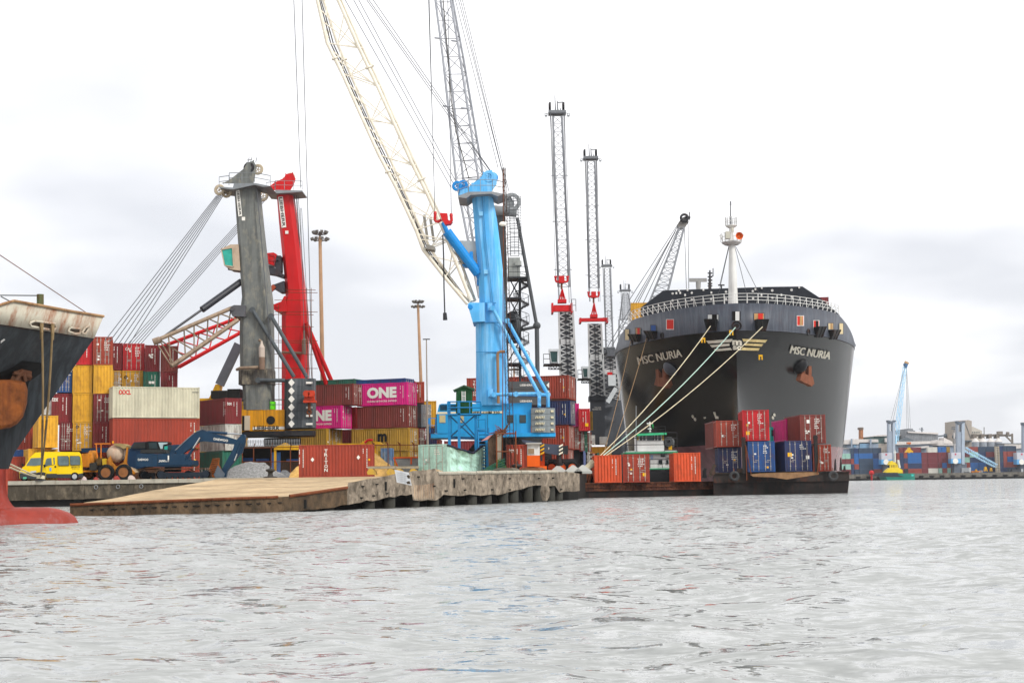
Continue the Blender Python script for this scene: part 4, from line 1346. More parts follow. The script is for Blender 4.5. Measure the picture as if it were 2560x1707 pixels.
 # openings and panama chocks in the bulwark
 for pts, col in (([(170, 300), (200, 288), (320, 305), (328, 325), (312, 345), (180, 320)], 'k'), ([(398, 350), (410, 328), (470, 335), (468, 362), (440, 365)], 'k'), ([(480, 360), (500, 330), (522, 318), (520, 335), (500, 366)], 'k')):
  decal(bv, 'bulwark_opening', M('dark_opening', '4a4036', 0.8, 0.3), t, [[Z1(*p) for p in pts]], 0.03)
  mb = MB()
  q = [hit(bv, *Z1(*p), 0.06)[0] for p in pts + pts[:1]]
  if None not in q: mb.poly(q, 0.05, 6); mb.build('opening_rim', bulw, t)
 decal(bv, 'hull_letter_stroke', WHITE, t, [[Z1(0, 405), Z1(20, 392), Z1(27, 398), Z1(0, 420)]], 0.05)
 mb = MB()
 g = lambda x, y, Y=63: P(*Z1(x, y), Y)
 mb.tube(g(239, 205), g(239, 133), 0.16, 0.16, 8)
 mb.build('bow_post', M('green_rusty_post', '4a5a3a', 0.7, 0.4, rust=0.6), t)
 mb = MB(); mb.box(g(-10, 0).x, g(20, 0).x, 60, 61, g(0, 285).z, g(0, 200).z)
 mb.build('winch_house', M('green_deck_paint', '1f6b4a', 0.6, 0.2), t)
 mb = MB()
 for a, b_ in (((0, 138), (225, 140)), ((5, 145), (150, 222)), ((20, 203), (180, 210)), ((70, 205), (70, 285)), ((20, 243), (90, 243))): mb.tube(g(*a), g(*b_), 0.028, 0.028, 5)
 mb.build('deck_rigging', M('deck_rail_grey', '5d625f', 0.6, 0.2), t)
 rope(t, g(-30, -120, 60), g(525, 250, 66), 0.02, name='forestay', mat=RUSTY)
 # hawsers down to the quay bollard
 bp = P(102, 1196, YQ + 0.2)
 bo = thing('bollard', 'dark bollard wrapped in mooring ropes at the quay edge before the van', 'bollard', (bp.x, bp.y, QZ + 0.05))
 mb = MB(); mb.loft([[V((bp.x + r_ * math.cos(k * math.pi / 8), bp.y + r_ * math.sin(k * math.pi / 8), QZ + 0.06 + z)) for k in range(16)] for r_, z in ((0.5, 0), (0.5, 0.06), (0.28, 0.1), (0.24, 0.45), (0.4, 0.55), (0.4, 0.68), (0.2, 0.75))])
 mb.build('bollard_post', DARK, bo, smooth=True)
 mb = MB()
 for z in (0.2, 0.3, 0.4): mb.torus(V((bp.x, bp.y, QZ + 0.06 + z)), (0.1, 0.1, 1), 0.32, 0.06, 16, 6)
 mb.build('rope_turns', HAWSER, bo)
 brown = M('brown_hawser', '7d6a4c', 0.9, 0.3)
 for (x0, y0, x1, y1, sg, r_, mt, lb) in ((235, 300, 255, 1190, 0.3, 0.05, brown, 'thick brown mooring rope, left of the two hanging from the bow'), (300, 305, 268, 1190, -0.2, 0.05, brown, 'thick brown mooring rope, right of the two hanging from the bow'),
         (60, 1140, 240, 1225, 0.05, 0.045, HAWSER, 'pale slack rope, upper of two reaching the van bollard'), (60, 1160, 235, 1228, 0.1, 0.045, HAWSER, 'pale slack rope, lower of two reaching the van bollard')):
  a = P(*Z1(x0, y0), 62.5 if y0 < 500 else 64); b_ = V((bp.x, bp.y, QZ + 0.4))
  if y0 < 500: a = hit(bv, *Z1(x0, y0), 0.12)[0] or a
  if y0 < 500:        # slack: drops down beside the flare, then runs in to the bollard
   m = MB()
   xa, ya = px_of(a); xb, yb = px_of(b_)
   pts = [a] + [P(xa + (xb - xa) * u + 4 * math.sin(u * 3.1), ya + (yb - ya) * u, a.y - .25 + 1.6 * u + max(0, u - .66) ** 1.5 / .2 * (b_.y - a.y - 1.4) * 1.009) for u in [k / 16 for k in range(1, 16)]] + [b_]
   m.poly(pts, r_, 6); m.tube(a, a + V((0, 0, -.7)), .09, .07, 6)
   o = m.build('mooring_rope', mt, None, base=a)
  else: o = rope(None, a, b_, r_, sg, 'mooring_rope', mt)
  tag(o, lb, 'rope', 'ropes on the bollard by the van')
moored_bow()
# ---------------------------------------------------------------- hawsers of the container ship
def hawsers():
 def Z3(x, y): return (1520 + x / 3.0156, 480 + y / 3.0156)
 end = P(1466, 1171, 136)
 for (x, y, r_, mt, lb) in ((795, 1012, 0.045, HAWSER, 'pale mooring rope from the left bow fairlead box'), (962, 1022, 0.05, M('greenish_hawser', 'a9c4b8', 0.9, 0.1), 'pale green mooring rope from the centre chock of the bow'), (1140, 1018, 0.045, HAWSER, 'pale mooring rope from the right bow fairlead box')):
  a = hit(SHIPBV, *Z3(x, y), 0.8)[0]
  tag(rope(None, a, end, r_, 0.8, 'mooring_rope', mt), lb, 'rope', 'mooring ropes of the black container ship')
 end2 = P(1500, 1168, 146)
 for (x, y, lb) in ((210, 1122, 'thin brown rope hanging from the far left fairlead of the black ship'), (328, 1100, 'thin brown rope hanging from the second left fairlead of the black ship')):
  a = hit(SHIPBV, *Z3(x, y), 0.7)[0]
  tag(rope(None, a, end2 + V((0.6 if x > 300 else 0, 0, 0)), 0.035, 0.5, 'mooring_rope', M('thin_brown_rope', '8a6f50', 0.9, 0.2)), lb, 'rope', 'mooring ropes of the black container ship')
 for x, y, lb in ((755, 1072, 'yellow rat guard on the left bow rope'), (940, 1045, 'yellow rat guard on the centre bow rope'), (1100, 1205, 'yellow rat guard hanging on a cord below the bow emblem')):
  c = (hit(SHIPBV, *Z3(x, y), 1.3)[0])
  m = MB()
  m.box(c.x - .24, c.x + .24, c.y, c.y + .08, c.z + .08, c.z + .3); m.box(c.x - .24, c.x - .09, c.y, c.y + .08, c.z - .3, c.z + .08); m.box(c.x + .09, c.x + .24, c.y, c.y + .08, c.z - .3, c.z + .08)
  o = m.build('rat_guard', YELLOW, None, base=c)
  tag(o, lb, 'rat guard', 'rat guards on the bow ropes')
 p0 = V((end.x, end.y, QZ))
 t = thing('fender_frame', 'rusty ladder-like frame leaning at the pier corner beside the orange container', 'frame', tuple(p0))
 m = MB()
 z4 = lambda x, y, Y=134: P(1440 + x / 3.267, 980 + y / 3.267, Y)
 for a, b_ in (((60, 770), (110, 620)), ((95, 770), (125, 640)), ((0, 655), (80, 660)), ((0, 680), (75, 690)), ((10, 700), (70, 720)), ((40, 640), (100, 610))): m.tube(z4(*a), z4(*b_), 0.16, 0.16, 6)
 m.build('frame_bars', RUSTY, t)
 m = MB(); m.tube(z4(80, 628), z4(150, 570), 0.3, 0.34, 8); m.build('rope_bundle', HAWSER, t)
hawsers()
# ---------------------------------------------------------------- harbour cranes
def oct_ring(xl, xr, y, Y, dep, ch=0.28):
 a, b = P(xl, y, Y), P(xr, y, Y)
 c = (a + b) / 2
 hw = (b.x - a.x) / 2
 hd = dep / 2
 cx, cy = hw * (1 - ch), hd * (1 - ch)
 return [c + V((x, yy + hd, 0)) for x, yy in ((-cx, -hd), (cx, -hd), (hw, -cy), (hw, cy), (cx, hd), (-cx, hd), (-hw, cy), (-hw, -cy))]
def round_ring(xl, xr, y, Y, n=20):
 a, b = P(xl, y, Y), P(xr, y, Y)
 c = (a + b) / 2
 r = (b.x - a.x) / 2
 return [c + V((r * math.sin(2 * math.pi * k / n), r * (1 - math.cos(2 * math.pi * k / n)), 0)) for k in range(n)]
def tower(t, secs, Y, mat, dep=3.0, rnd=False, name='tower', ch=0.28):
 m = MB()
 m.loft([round_ring(*s, Y) if rnd else oct_ring(*s, Y, dep, ch) for s in secs])
 return m.build(name, mat, t, smooth=False)
def zm(ox, oy, sc):
 return lambda x, y: (ox + x / sc, oy + y / sc)
Z2, Z5, Z6 = zm(480, 380, 3.137), zm(1040, 400, 3.137), zm(1030, 850, 3.647)
ZB, ZR1, ZR2, ZT = zm(300, 820, 3.734), zm(1340, 220, 3.1357), zm(1340, 680, 2.702), zm(740, 0, 3.136)
ZC = zm(760, 780, 3.4075)
def head(t, z, Y, frame, discs, plat, rail, mat, dep=2.2, pmat=None, lo=None):
 q = lambda x, y, dy=0.0: P(*z(x, y), Y + dy)
 m = MB()
 for off in (0.35, dep - 0.35):
  m.prism([q(x, y, off - 0.06) for x, y in frame], (0, 0.16, 0))
 for i in range(len(frame) - 3):
  a, b = q(*frame[i], 0.35), q(*frame[i], dep - 0.35)
  m.tube(a, b, 0.09, 0.09, 6)
 hd = m.build('mast_head', mat, t)
 for x, y, r, dm, dy in discs:
  rr = r / 3.137 / FPX * Y
  for k in range(3):
   m = MB()
   c = q(x, y, 0.1 + dy + k * (dep - 0.4) / 2.6)
   m.disc(c, (0.15, 1, 0), rr, 0.16, 22, rr * 0.55)
   for a in range(5):
    e = V((math.cos(a * 1.257), 0, math.sin(a * 1.257)))
    m.bar(c, c + e * rr * 0.7, 0.1, 0.08)
   m.torus(c, (0.15, 1, 0), rr, 0.07, 22, 5)
   m.build('sheave', dm, hd)
 pm = pmat or STEEL
 m = MB()
 m.prism([q(x, y, -0.9) for x, y in plat], (0, dep + 1.4, 0))
 pl = m.build('platform', pm, t)
 for dy in (-0.9, dep + 0.45):
  m = MB(); railing(m, [q(x, y, dy) for x, y in rail], 1.05, 0.028, 1.0); m.build('platform_railing', pm, pl)
 return hd
def cab(t, z, Y, glass, shell, dep, mat, gmat=None):
 m = MB(); m.ppoly([z(*p) for p in shell], Y, dep)
 c = m.build('cab', mat, t)
 m = MB(); m.ppoly([z(*p) for p in glass], Y - 0.04, dep - 0.1)
 g = m.build('cab_window', gmat or TEALGLASS, c)
 m = MB()
 pts = [P(*z(*p), Y - 0.08) for p in glass]
 for a, b in zip(pts, pts[1:] + pts[:1]): m.bar(a, b, 0.1, 0.1)
 m.build('window_frame', mat, c)
 return c
def undercarriage(t, x0, x1, Y, mat, wheels=6):
 m = MB()
 xa, xb = P(x0, 1150, Y).x, P(x1, 1150, Y).x
 xm = (xa + xb) / 2
 m.tube((xm, Y + 3, QZ + 3.2), (xm, Y + 3, QZ + 4.4), 2.0, 2.0, 18)
 m.box(xa, xb, Y + 1.2, Y + 4.8, QZ + 1.3, QZ + 2.2)
 m.prism([(xm - 2.6, Y + 1.5, QZ + 2.2), (xm + 2.6, Y + 1.5, QZ + 2.2), (xm + 1.6, Y + 1.5, QZ + 3.3), (xm - 1.6, Y + 1.5, QZ + 3.3)], (0, 3, 0))
 for x in (xa + 1, xb - 1):
  m.box(x - .5, x + .5, Y - 2.5, Y + 8.5, QZ + 1.4, QZ + 2.1)
  for y in (Y - 2.2, Y + 8): m.tube((x, y, QZ + 0.3), (x, y, QZ + 1.8), 0.3, 0.3, 8); m.box(x - .9, x + .9, y - .9, y + .9, QZ + 0.02, QZ + 0.3)
 c = m.build('undercarriage', mat, t)
 for k in range(wheels):
  x = xa + 0.8 + (xb - xa - 1.6) * k / (wheels - 1)
  m = MB(); m.tube((x, Y + 1.3, QZ + 0.62), (x, Y + 1.9, QZ + 0.62), 0.6, 0.6, 16)
  m.build('wheel', BLACK, c)
def ladder(m, p0, p1, wd=0.5, r=0.03, step=0.35, ax=(1, 0, 0)):
 p0, p1, ax = V(p0), V(p1), V(ax)
 m.tube(p0 - ax * wd / 2, p1 - ax * wd / 2, r, r, 5); m.tube(p0 + ax * wd / 2, p1 + ax * wd / 2, r, r, 5)
 n = int((p1 - p0).length / step)
 for k in range(n):
  c = p0.lerp(p1, k / n)
  m.tube(c - ax * wd / 2, c + ax * wd / 2, r * 0.7, r * 0.7, 4, False)
# ---- grey crane
def grey_crane():
 Y = 150.0
 b = P(640, 1095, Y)
 t = thing('harbour_crane', 'weathered grey harbour crane with beige cab and yellow machine house', 'crane', (b.x, Y, QZ))
 GP = M('weathered_grey_paint', '6b6e6b', 0.6, 0.18, rust=0.4, rustcol='a39b86', streak=0.45, grime='2f302e', scale=0.8)
 GS = M('dark_grey_strut', '4d5357', 0.55, 0.15, streak=0.3)
 tower(t, [(607, 676, 1025, ), (604, 676, 965), (598, 676, 925), (597, 675, 820), (599, 674, 770), (603, 672, 740), (597, 661, 660), (590, 650, 560), (583, 640, 461)], Y, GP, 3.2)
 m = MB(); m.loft([oct_ring(594, 677, 960, Y - 0.1, 3.5), oct_ring(594, 677, 925, Y - 0.1, 3.5), oct_ring(597, 676, 921, Y - 0.05, 3.4)])
 m.build('tower_foot', M('sooty_paint', '57534e', 0.7, 0.3, streak=0.9, rust=0.6, rustcol='a09680', scale=1.5), t)
 TW = M('pale_worn_sheave', 'b8aa92', 0.6, 0.2, rust=0.4)
 head(t, Z2, Y, [(245, 245), (300, 215), (410, 128), (432, 85), (482, 70), (505, 112), (492, 200), (480, 248)],
  [(447, 125, 42, DARK, 0.3), (518, 138, 40, TW, 0.9), (215, 298, 40, TW, 0.0), (272, 320, 38, TW, 0.5)],
  [(215, 272), (320, 280), (330, 245), (500, 245), (615, 268), (560, 275), (490, 258), (320, 295), (215, 282)], [(213, 272), (290, 262), (292, 240), (490, 238), (615, 262)], GP, 2.6, M('platform_grey', '7b8083', 0.5, 0.2, rust=0.2))
 m = MB()
 for x in (440, 460, 500): m.tube(P(*Z2(x, 80), Y + 1), P(*Z2(x + 8, 45), Y + 1), 0.03)
 m.tube(P(*Z2(430, 66), Y + 1), P(*Z2(470, 60), Y + 1), 0.03)
 m.build('wind_gauge', DARK, t)
 sg = MB(); sg.pbox(*(Z2(342, 0)[0], Z2(392, 0)[0], Z2(0, 285)[1], Z2(0, 505)[1]), Y - 0.3, 0.05)
 sgn = [P(*Z2(*p), Y - 0.06) for p in ((342, 286), (370, 284), (393, 502), (364, 506))]
 m = MB(); m.prism(sgn, (0, 0.05, 0)); m.build('name_plate', LETTER, t)
 a, bt, c = P(*Z2(350, 290), Y - 0.08), P(*Z2(371, 498), Y - 0.08), P(*Z2(366, 288), Y - 0.08)
 lettering(t, 'LIEBHERR', a, bt - a, c - a, BLACKL, 0.018)
 for q in (((390, 512), (415, 536)),): pbx('inspection_hatch', LETTER, t, Z2(390, 0)[0], Z2(416, 0)[0], Z2(0, 510)[1], Z2(0, 538)[1], Y - 0.05, 0.1)
 cab(t, Z2, Y + 0.2, [(230, 765), (318, 750), (326, 900), (256, 890)], [(228, 760), (300, 726), (365, 724), (380, 930), (300, 920), (258, 895)], 2.0, M('beige_cab', 'b3a08a', 0.6, 0.15, rust=0.2))
 m = MB(); m.bar(P(*Z2(285, 912), Y + 0.8), P(*Z2(390, 930), Y + 0.8), 0.35); m.build('cab_bracket', GS, t)
 m = MB(); m.ppoly([Z2(*p) for p in ((295, 1215), (330, 1200), (420, 1202), (420, 1290), (318, 1288), (296, 1250))], Y - 0.4, 3.6); m.tube(P(*Z2(315, 1230), Y - 0.55), P(*Z2(315, 1230), Y + 3.4), 0.22, 0.22, 12)
 m.build('boom_bracket', M('bracket_grey', '55565a', 0.5, 0.2, rust=0.2), t)
 BT = M('beige_boom_tube', '93806c', 0.6, 0.2, rust=0.5, rustcol='5b4030', streak=0.3)
 m = MB()
 lattice(m, [P(578, 770, Y - .2), P(594, 800, Y - .2), P(594, 801, Y + 3.2), P(578, 771, Y + 3.2)], [P(388, 852, Y - 7), P(428, 915, Y - 7), P(436, 912, Y - 4), P(398, 848, Y - 4)], 6, 0.22, 0.075, False, False)
 m.tube(P(383, 855, Y - 7.2), P(400, 849, Y - 7), 0.35, 0.35, 12)
 m.build('boom', BT, t)
 m = MB(); m.tube(P(603, 704, Y + 1), P(505, 774, Y - 1.6), 0.36, 0.36, 12); m.tube(P(505, 774, Y - 1.6), P(400, 848, Y - 4.8), 0.13, 0.13, 8)
 m.build('luffing_cylinder', M('black_cylinder', '2a2c33', 0.4, 0.15), t)
 for a_, b_ in (((631, 774), (735, 942)), ((678, 790), (768, 944)), ((645, 950), (712, 951))):
  m = MB(); m.tube(P(*a_, Y - 0.3), P(*b_, Y - 0.2), 0.21, 0.21, 10); m.tube(P(*a_, Y - 0.5), P(*a_, Y + 0.2), 0.3, 0.3, 10); m.build('back_stay', GS, t)
 CWM = M('counterweight_grey', '43494d', 0.6, 0.2, streak=0.4, grime='8b8f90')
 for k in range(6):
  y0, y1 = 946 + k * 20.6, 946 + (k + 1) * 20.6 - 0.5
  m = MB()
  m.prism([V((P(x, 1000, Y + dy).x, Y + dy, P(740, y1, Y - 0.6).z)) for x, dy in ((711, 0.5), (729, -0.9), (783, -0.6), (790, 0.3), (786, 3.8), (714, 3.8))], (0, 0, P(740, y0, Y - .6).z - P(740, y1, Y - .6).z))
  cw = m.build('counterweight', CWM, t)
  cx, cy = 728.5, (y0 + y1) / 2
  m = MB(); m.prism([P(cx + dx, cy + dy, Y - 1.0) for dx, dy in ((-8, 0), (0, -9.5), (8, 0), (0, 9.5))], (0, 0.05, 0)); m.build('diamond', LETTER, cw)
  if k not in (1,): pbx('plate', LETTER, cw, 765, 781, y0 + 8, y0 + 13, Y - 0.85, 0.1)
 m = MB(); m.prism([V((P(x, 1000, Y + dy).x, Y + dy, P(740, 1089, Y).z)) for x, dy in ((605, 0.2), (729, -0.8), (783, -0.5), (789, 0.3), (786, 5), (605, 5))], (0, 0, P(740, 1077, Y).z - P(740, 1089, Y).z)); m.build('slew_frame', DARK, t)
 HY = M('yellow_house', 'd08f10', 0.5, 0.1, streak=0.6, grime='3a2f22', rust=0.15)
 m = MB(); m.pbox(605, 658, 1024, 1077, Y, 5); m.pbox(659, 711, 1024, 1077, Y, 5)
 h = m.build('machine_house', HY, t)
 m = MB(); m.disc(P(677, 1050, Y - 0.02), (0, 1, 0), 10.6 / FPX * Y, 0.06, 28); m.build('round_vent', M('black_vent', '161616'), h)
 pbx('access_door', M('beige_door', 'b9ac98', 0.6, 0.1), h, 611, 624, 1039, 1075, Y - 0.25, 0.2)
 pbx('open_bay', M('black_vent', '161616'), h, 605, 611, 1039, 1076, Y - 0.05, 0.1)
 pbx('white_band', LETTER, h, 632, 711, 1066.5, 1073.5, Y - 0.03, 0.1)
 ptext(h, 'LIEBHERR', 635, 699, 1064, 1074.5, Y - 0.08, BLACKL, 0.018)
 m = MB(); railing(m, [P(604, 1024, Y + 0.2), P(710, 1024, Y + 0.2)], 1.1, 0.03, 1.4); m.build('house_railing', GS, t)
 m = MB(); m.pbox(527, 567, 976, 996, Y + 1, 3); m.pbox(568, 600, 972, 1000, Y + 1.5, 3)
 for k in range(7): m.pbox(529 + 0, 547, 979 + k * 2.4, 980.2 + k * 2.4, Y + 0.9, 0.1); m.pbox(549, 566, 979 + k * 2.4, 980.2 + k * 2.4, Y + 0.9, 0.1)
 m.build('radiator', M('radiator_black', '2a2a28', 0.6, 0.2), t)
 m = MB(); m.loft([round_ring(646, 661, 923, Y - 0.9, 14), round_ring(646, 661, 892, Y - 0.9, 14)]); ex = m.build('exhaust_silencer', M('brown_heat_steel', '7a6454', 0.6, 0.2), t)
 m = MB(); m.loft([round_ring(646, 661, 892, Y - 0.9, 14), round_ring(646, 661, 868, Y - 0.9, 14), round_ring(650, 657, 860, Y - 0.7, 14), round_ring(651, 656, 852, Y - 0.6, 14)]); m.build('silencer_top', M('pale_heat_steel', 'b7a99c', 0.5, 0.15), ex)
 m = MB(); m.poly([P(646, 918, Y - 0.6), P(600, 920, Y - 0.5), P(592, 924, Y - 0.2)], 0.17, 8); m.tube(P(653, 853, Y - 0.4), P(647, 849, Y - 0.4), 0.13); m.build('exhaust_pipe', BT, ex)
 undercarriage(t, 600, 790, Y, DARK)
 for k in range(6):
  rope(t, P(541 + k * 4.5, 490 - k * 2, Y + 0.2 + k * .4), P(262 + k * 12, 852 + k * 2, Y - 16 + k * 0.4), 0.028)
 rope(t, P(642, 470, Y - 0.4), P(678, 885, Y - 0.5), 0.03)
 # red hook block hanging in front of the counterweight
 c = P(772, 990, Y - 2)
 hb = thing('hook_block', 'orange red hook block hanging before the grey counterweight', 'hook block', tuple(c))
 OR = M('orange_red_block', 'b8381c', 0.5, 0.2, rust=0.3)
 m = MB(); m.pbox(760, 785, 976, 999, Y - 2.2, 0.9); m.pbox(758, 789, 1000, 1006, Y - 2.3, 1.1); m.disc(P(766, 984, Y - 2.3), (0, 1, 0), 0.35, 0.3, 14); m.disc(P(779, 984, Y - 2.3), (0, 1, 0), 0.35, 0.3, 14)
 m.build('block_body', OR, hb)
 m = MB(); m.tube(P(773, 1006, Y - 1.8), P(773, 1026, Y - 1.8), 0.16); m.torus(P(773, 1030, Y - 1.8), (0, 1, 0), 0.2, 0.08, 12, 6); m.tube(P(773, 1034, Y - 1.8), P(774, 1042, Y - 1.8), 0.08); m.build('hook', RUSTY, hb)
 rope(hb, P(765, 976, Y - 1.8), P(751, 520, Y + 1), 0.02); rope(hb, P(781, 976, Y - 1.8), P(754, 520, Y + 1), 0.02)
 c = P(680, 1022, Y)
 dr = MB(); dr.loft([round_ring(669, 688, y, Y + 0.2, 16) for y in (1023, 1016, 1015.5, 1010, 1009.5, 1003.5)])
 tag(dr.build('drum', M('lime_green_plastic', '5fd116', 0.5, 0.1), None, base=c), 'lime green drum standing on the yellow machine house', 'drum')
grey_crane()
# ---- red crane
def red_crane():
 Y = 165.0
 b = P(735, 1095, Y)
 t = thing('harbour_crane', 'bright red harbour crane tower with scaffolding round its foot', 'crane', (b.x, Y, QZ))
 RP = M('bright_red_paint', 'c4161a', 0.42, 0.08, streak=0.15, scale=0.4)
 tower(t, [(702, 765, 1120), (702, 765, 790), (703, 763, 765), (712, 760, 735), (709, 754, 690), (702, 747, 620), (695, 738, 550), (689, 728, 476)], Y, RP, 3.0, ch=0.4)
 m = MB(); m.ppoly([Z2(*p) for p in ((640, 1195), (700, 1172), (722, 1130), (735, 1130), (740, 1250), (670, 1250), (640, 1235))], Y - 0.3, 3.4); m.tube(P(*Z2(672, 1205), Y - 0.5), P(*Z2(672, 1205), Y + 3.3), 0.22, 0.22, 12)
 m.build('boom_bracket', RP, t)
 head(t, Z2, Y, [(585, 300), (600, 275), (650, 238), (720, 205), (735, 175), (790, 165), (812, 210), (798, 255), (770, 300)],
  [(772, 200, 36, M('white_rim_sheave', 'cfc6b6', 0.5, 0.1), 0.5), (558, 345, 40, M('pale_worn_sheave', 'b8aa92'), 0.3)],
  [(580, 312), (650, 312), (655, 297), (865, 302), (865, 312), (770, 320), (650, 325), (580, 320)], [(582, 310), (650, 300), (655, 294), (865, 298)], RP, 2.4)
 sgn = [P(*Z2(*p), Y - 0.06) for p in ((675, 354), (712, 350), (739, 590), (703, 594))]
 m = MB(); m.prism(sgn, (0, 0.05, 0)); m.build('name_plate', LETTER, t)
 a, bt, c = P(*Z2(683, 358), Y - 0.08), P(*Z2(709, 586), Y - 0.08), P(*Z2(706, 356), Y - 0.08)
 lettering(t, 'LIEBHERR', a, bt - a, c - a, BLACKL, 0.018)
 pbx('inspection_hatch', LETTER, t, Z2(731, 0)[0], Z2(755, 0)[0], Z2(0, 618)[1], Z2(0, 642)[1], Y - 0.08, 0.1)
 cab(t, Z2, Y - 0.5, [(565, 815), (598, 808), (600, 860), (568, 852)], [(560, 795), (640, 788), (662, 800), (645, 892), (570, 862)], 2.0, RP)
 m = MB()
 for pts in ([(580, 880), (640, 900), (720, 960), (715, 985), (640, 960), (582, 950)], [(650, 812), (695, 812), (697, 935), (655, 935)], [(640, 1040), (720, 1010), (725, 1100), (690, 1100), (640, 1070)]):
  m.ppoly([Z2(*p) for p in pts], Y - 0.3, 1.6)
 for x, y in ((662, 842), (682, 843), (662, 958), (698, 960)): m.disc(P(*Z2(x, y), Y - 0.4), (0, 1, 0), 0.16, 0.1, 12)
 railing(m, [P(*Z2(575, 880), Y - 0.6), P(*Z2(648, 895), Y - 0.6)], 1.2, 0.03, 0.8)
 m.build('cab_gallery', M('dark_gallery', '3a3a40', 0.6, 0.3, rust=0.2), t)
 m = MB(); m.bar(P(*Z2(600, 1100), Y - 0.2), P(*Z2(650, 1050), Y - 0.2), 0.5); m.bar(P(*Z2(620, 1080), Y), P(*Z2(720, 1040), Y), 0.35); m.build('luffing_link', M('orange_rust_link', 'a8482a', 0.6, 0.2), t)
 m = MB()
 lattice(m, [P(672, 765, Y - .2), P(684, 785, Y - .2), P(684, 786, Y + 3), P(672, 766, Y + 3)], [P(400, 868, Y - 4), P(440, 920, Y - 4), P(448, 918, Y - 1), P(408, 866, Y - 1)], 6, 0.21, 0.075, False, False)
 m.build('boom', RP, t)
 for a_, b_ in (((765, 806), (830, 955)), ((766, 815), (816, 960))):
  m = MB(); m.tube(P(*a_, Y), P(*b_, Y + 2), 0.26, 0.26, 10); m.build('back_stay', RP, t)
 m = MB(); m.loft([round_ring(754, 765, 884, Y - 0.7, 12), round_ring(754, 765, 850, Y - 0.7, 12), round_ring(757, 763, 845, Y - 0.6, 12), round_ring(758, 762, 826, Y - 0.5, 12)]); m.poly([P(754, 882, Y - 0.5), P(704, 880, Y - 0.5)], 0.13); m.build('exhaust_silencer', M('brown_heat_steel', '7a6454'), t)
 m = MB(); m.pbox(690, 800, 1040, 1092, Y, 6); m.build('machine_house', RP, t)
 undercarriage(t, 690, 810, Y, DARK)
 for k in range(5): rope(t, P(655 + k * 3, 492 + k, Y + k * .4), P(318 + k * 8, 862, Y - 14), 0.026)
 for (x0, y0, x1, y1) in ((735, 486, 758, 720), (740, 486, 764, 860), (742, 486, 769, 930), (745, 480, 775, 950)): rope(t, P(x0, y0, Y + 1), P(x1, y1, Y + 1), 0.025)
 rope(t, P(733, -40, Y - 3), P(752, 470, Y + 0.5), 0.03)
 rope(t, P(754, -40, Y - 3), P(781, 955, Y + 0.5), 0.03)
 # scaffolding is free standing
 s = thing('scaffolding', 'thin rusty scaffolding poles around the red crane tower', 'scaffolding', (P(730, 1095, Y - 1).x, Y - 1, QZ))
 for x0, dx in ((684, 3), (696, 3), (767, 4), (778, 4)):
  for dy in (-1.4, 4.5):
   m = MB(); m.tube(P(x0, 720 if x0 > 700 else 760, Y + dy), V((P(x0 + dx, 1000, Y + dy).x, Y + dy, QZ)), 0.035, 0.035, 5); m.build('scaffold_pole', RUSTY, s)
 for y in (724, 731, 750, 779, 786, 816, 851, 856, 885, 920, 960, 1000):
  w0 = 686 if y > 740 else 712
  for dy in (-1.45, 4.55):
   m = MB(); m.tube(P(w0, y, Y + dy), P(784 + (y % 3) * 5, y + 1, Y + dy), 0.035, 0.035, 5); m.build('scaffold_rail', RUSTY, s)
red_crane()
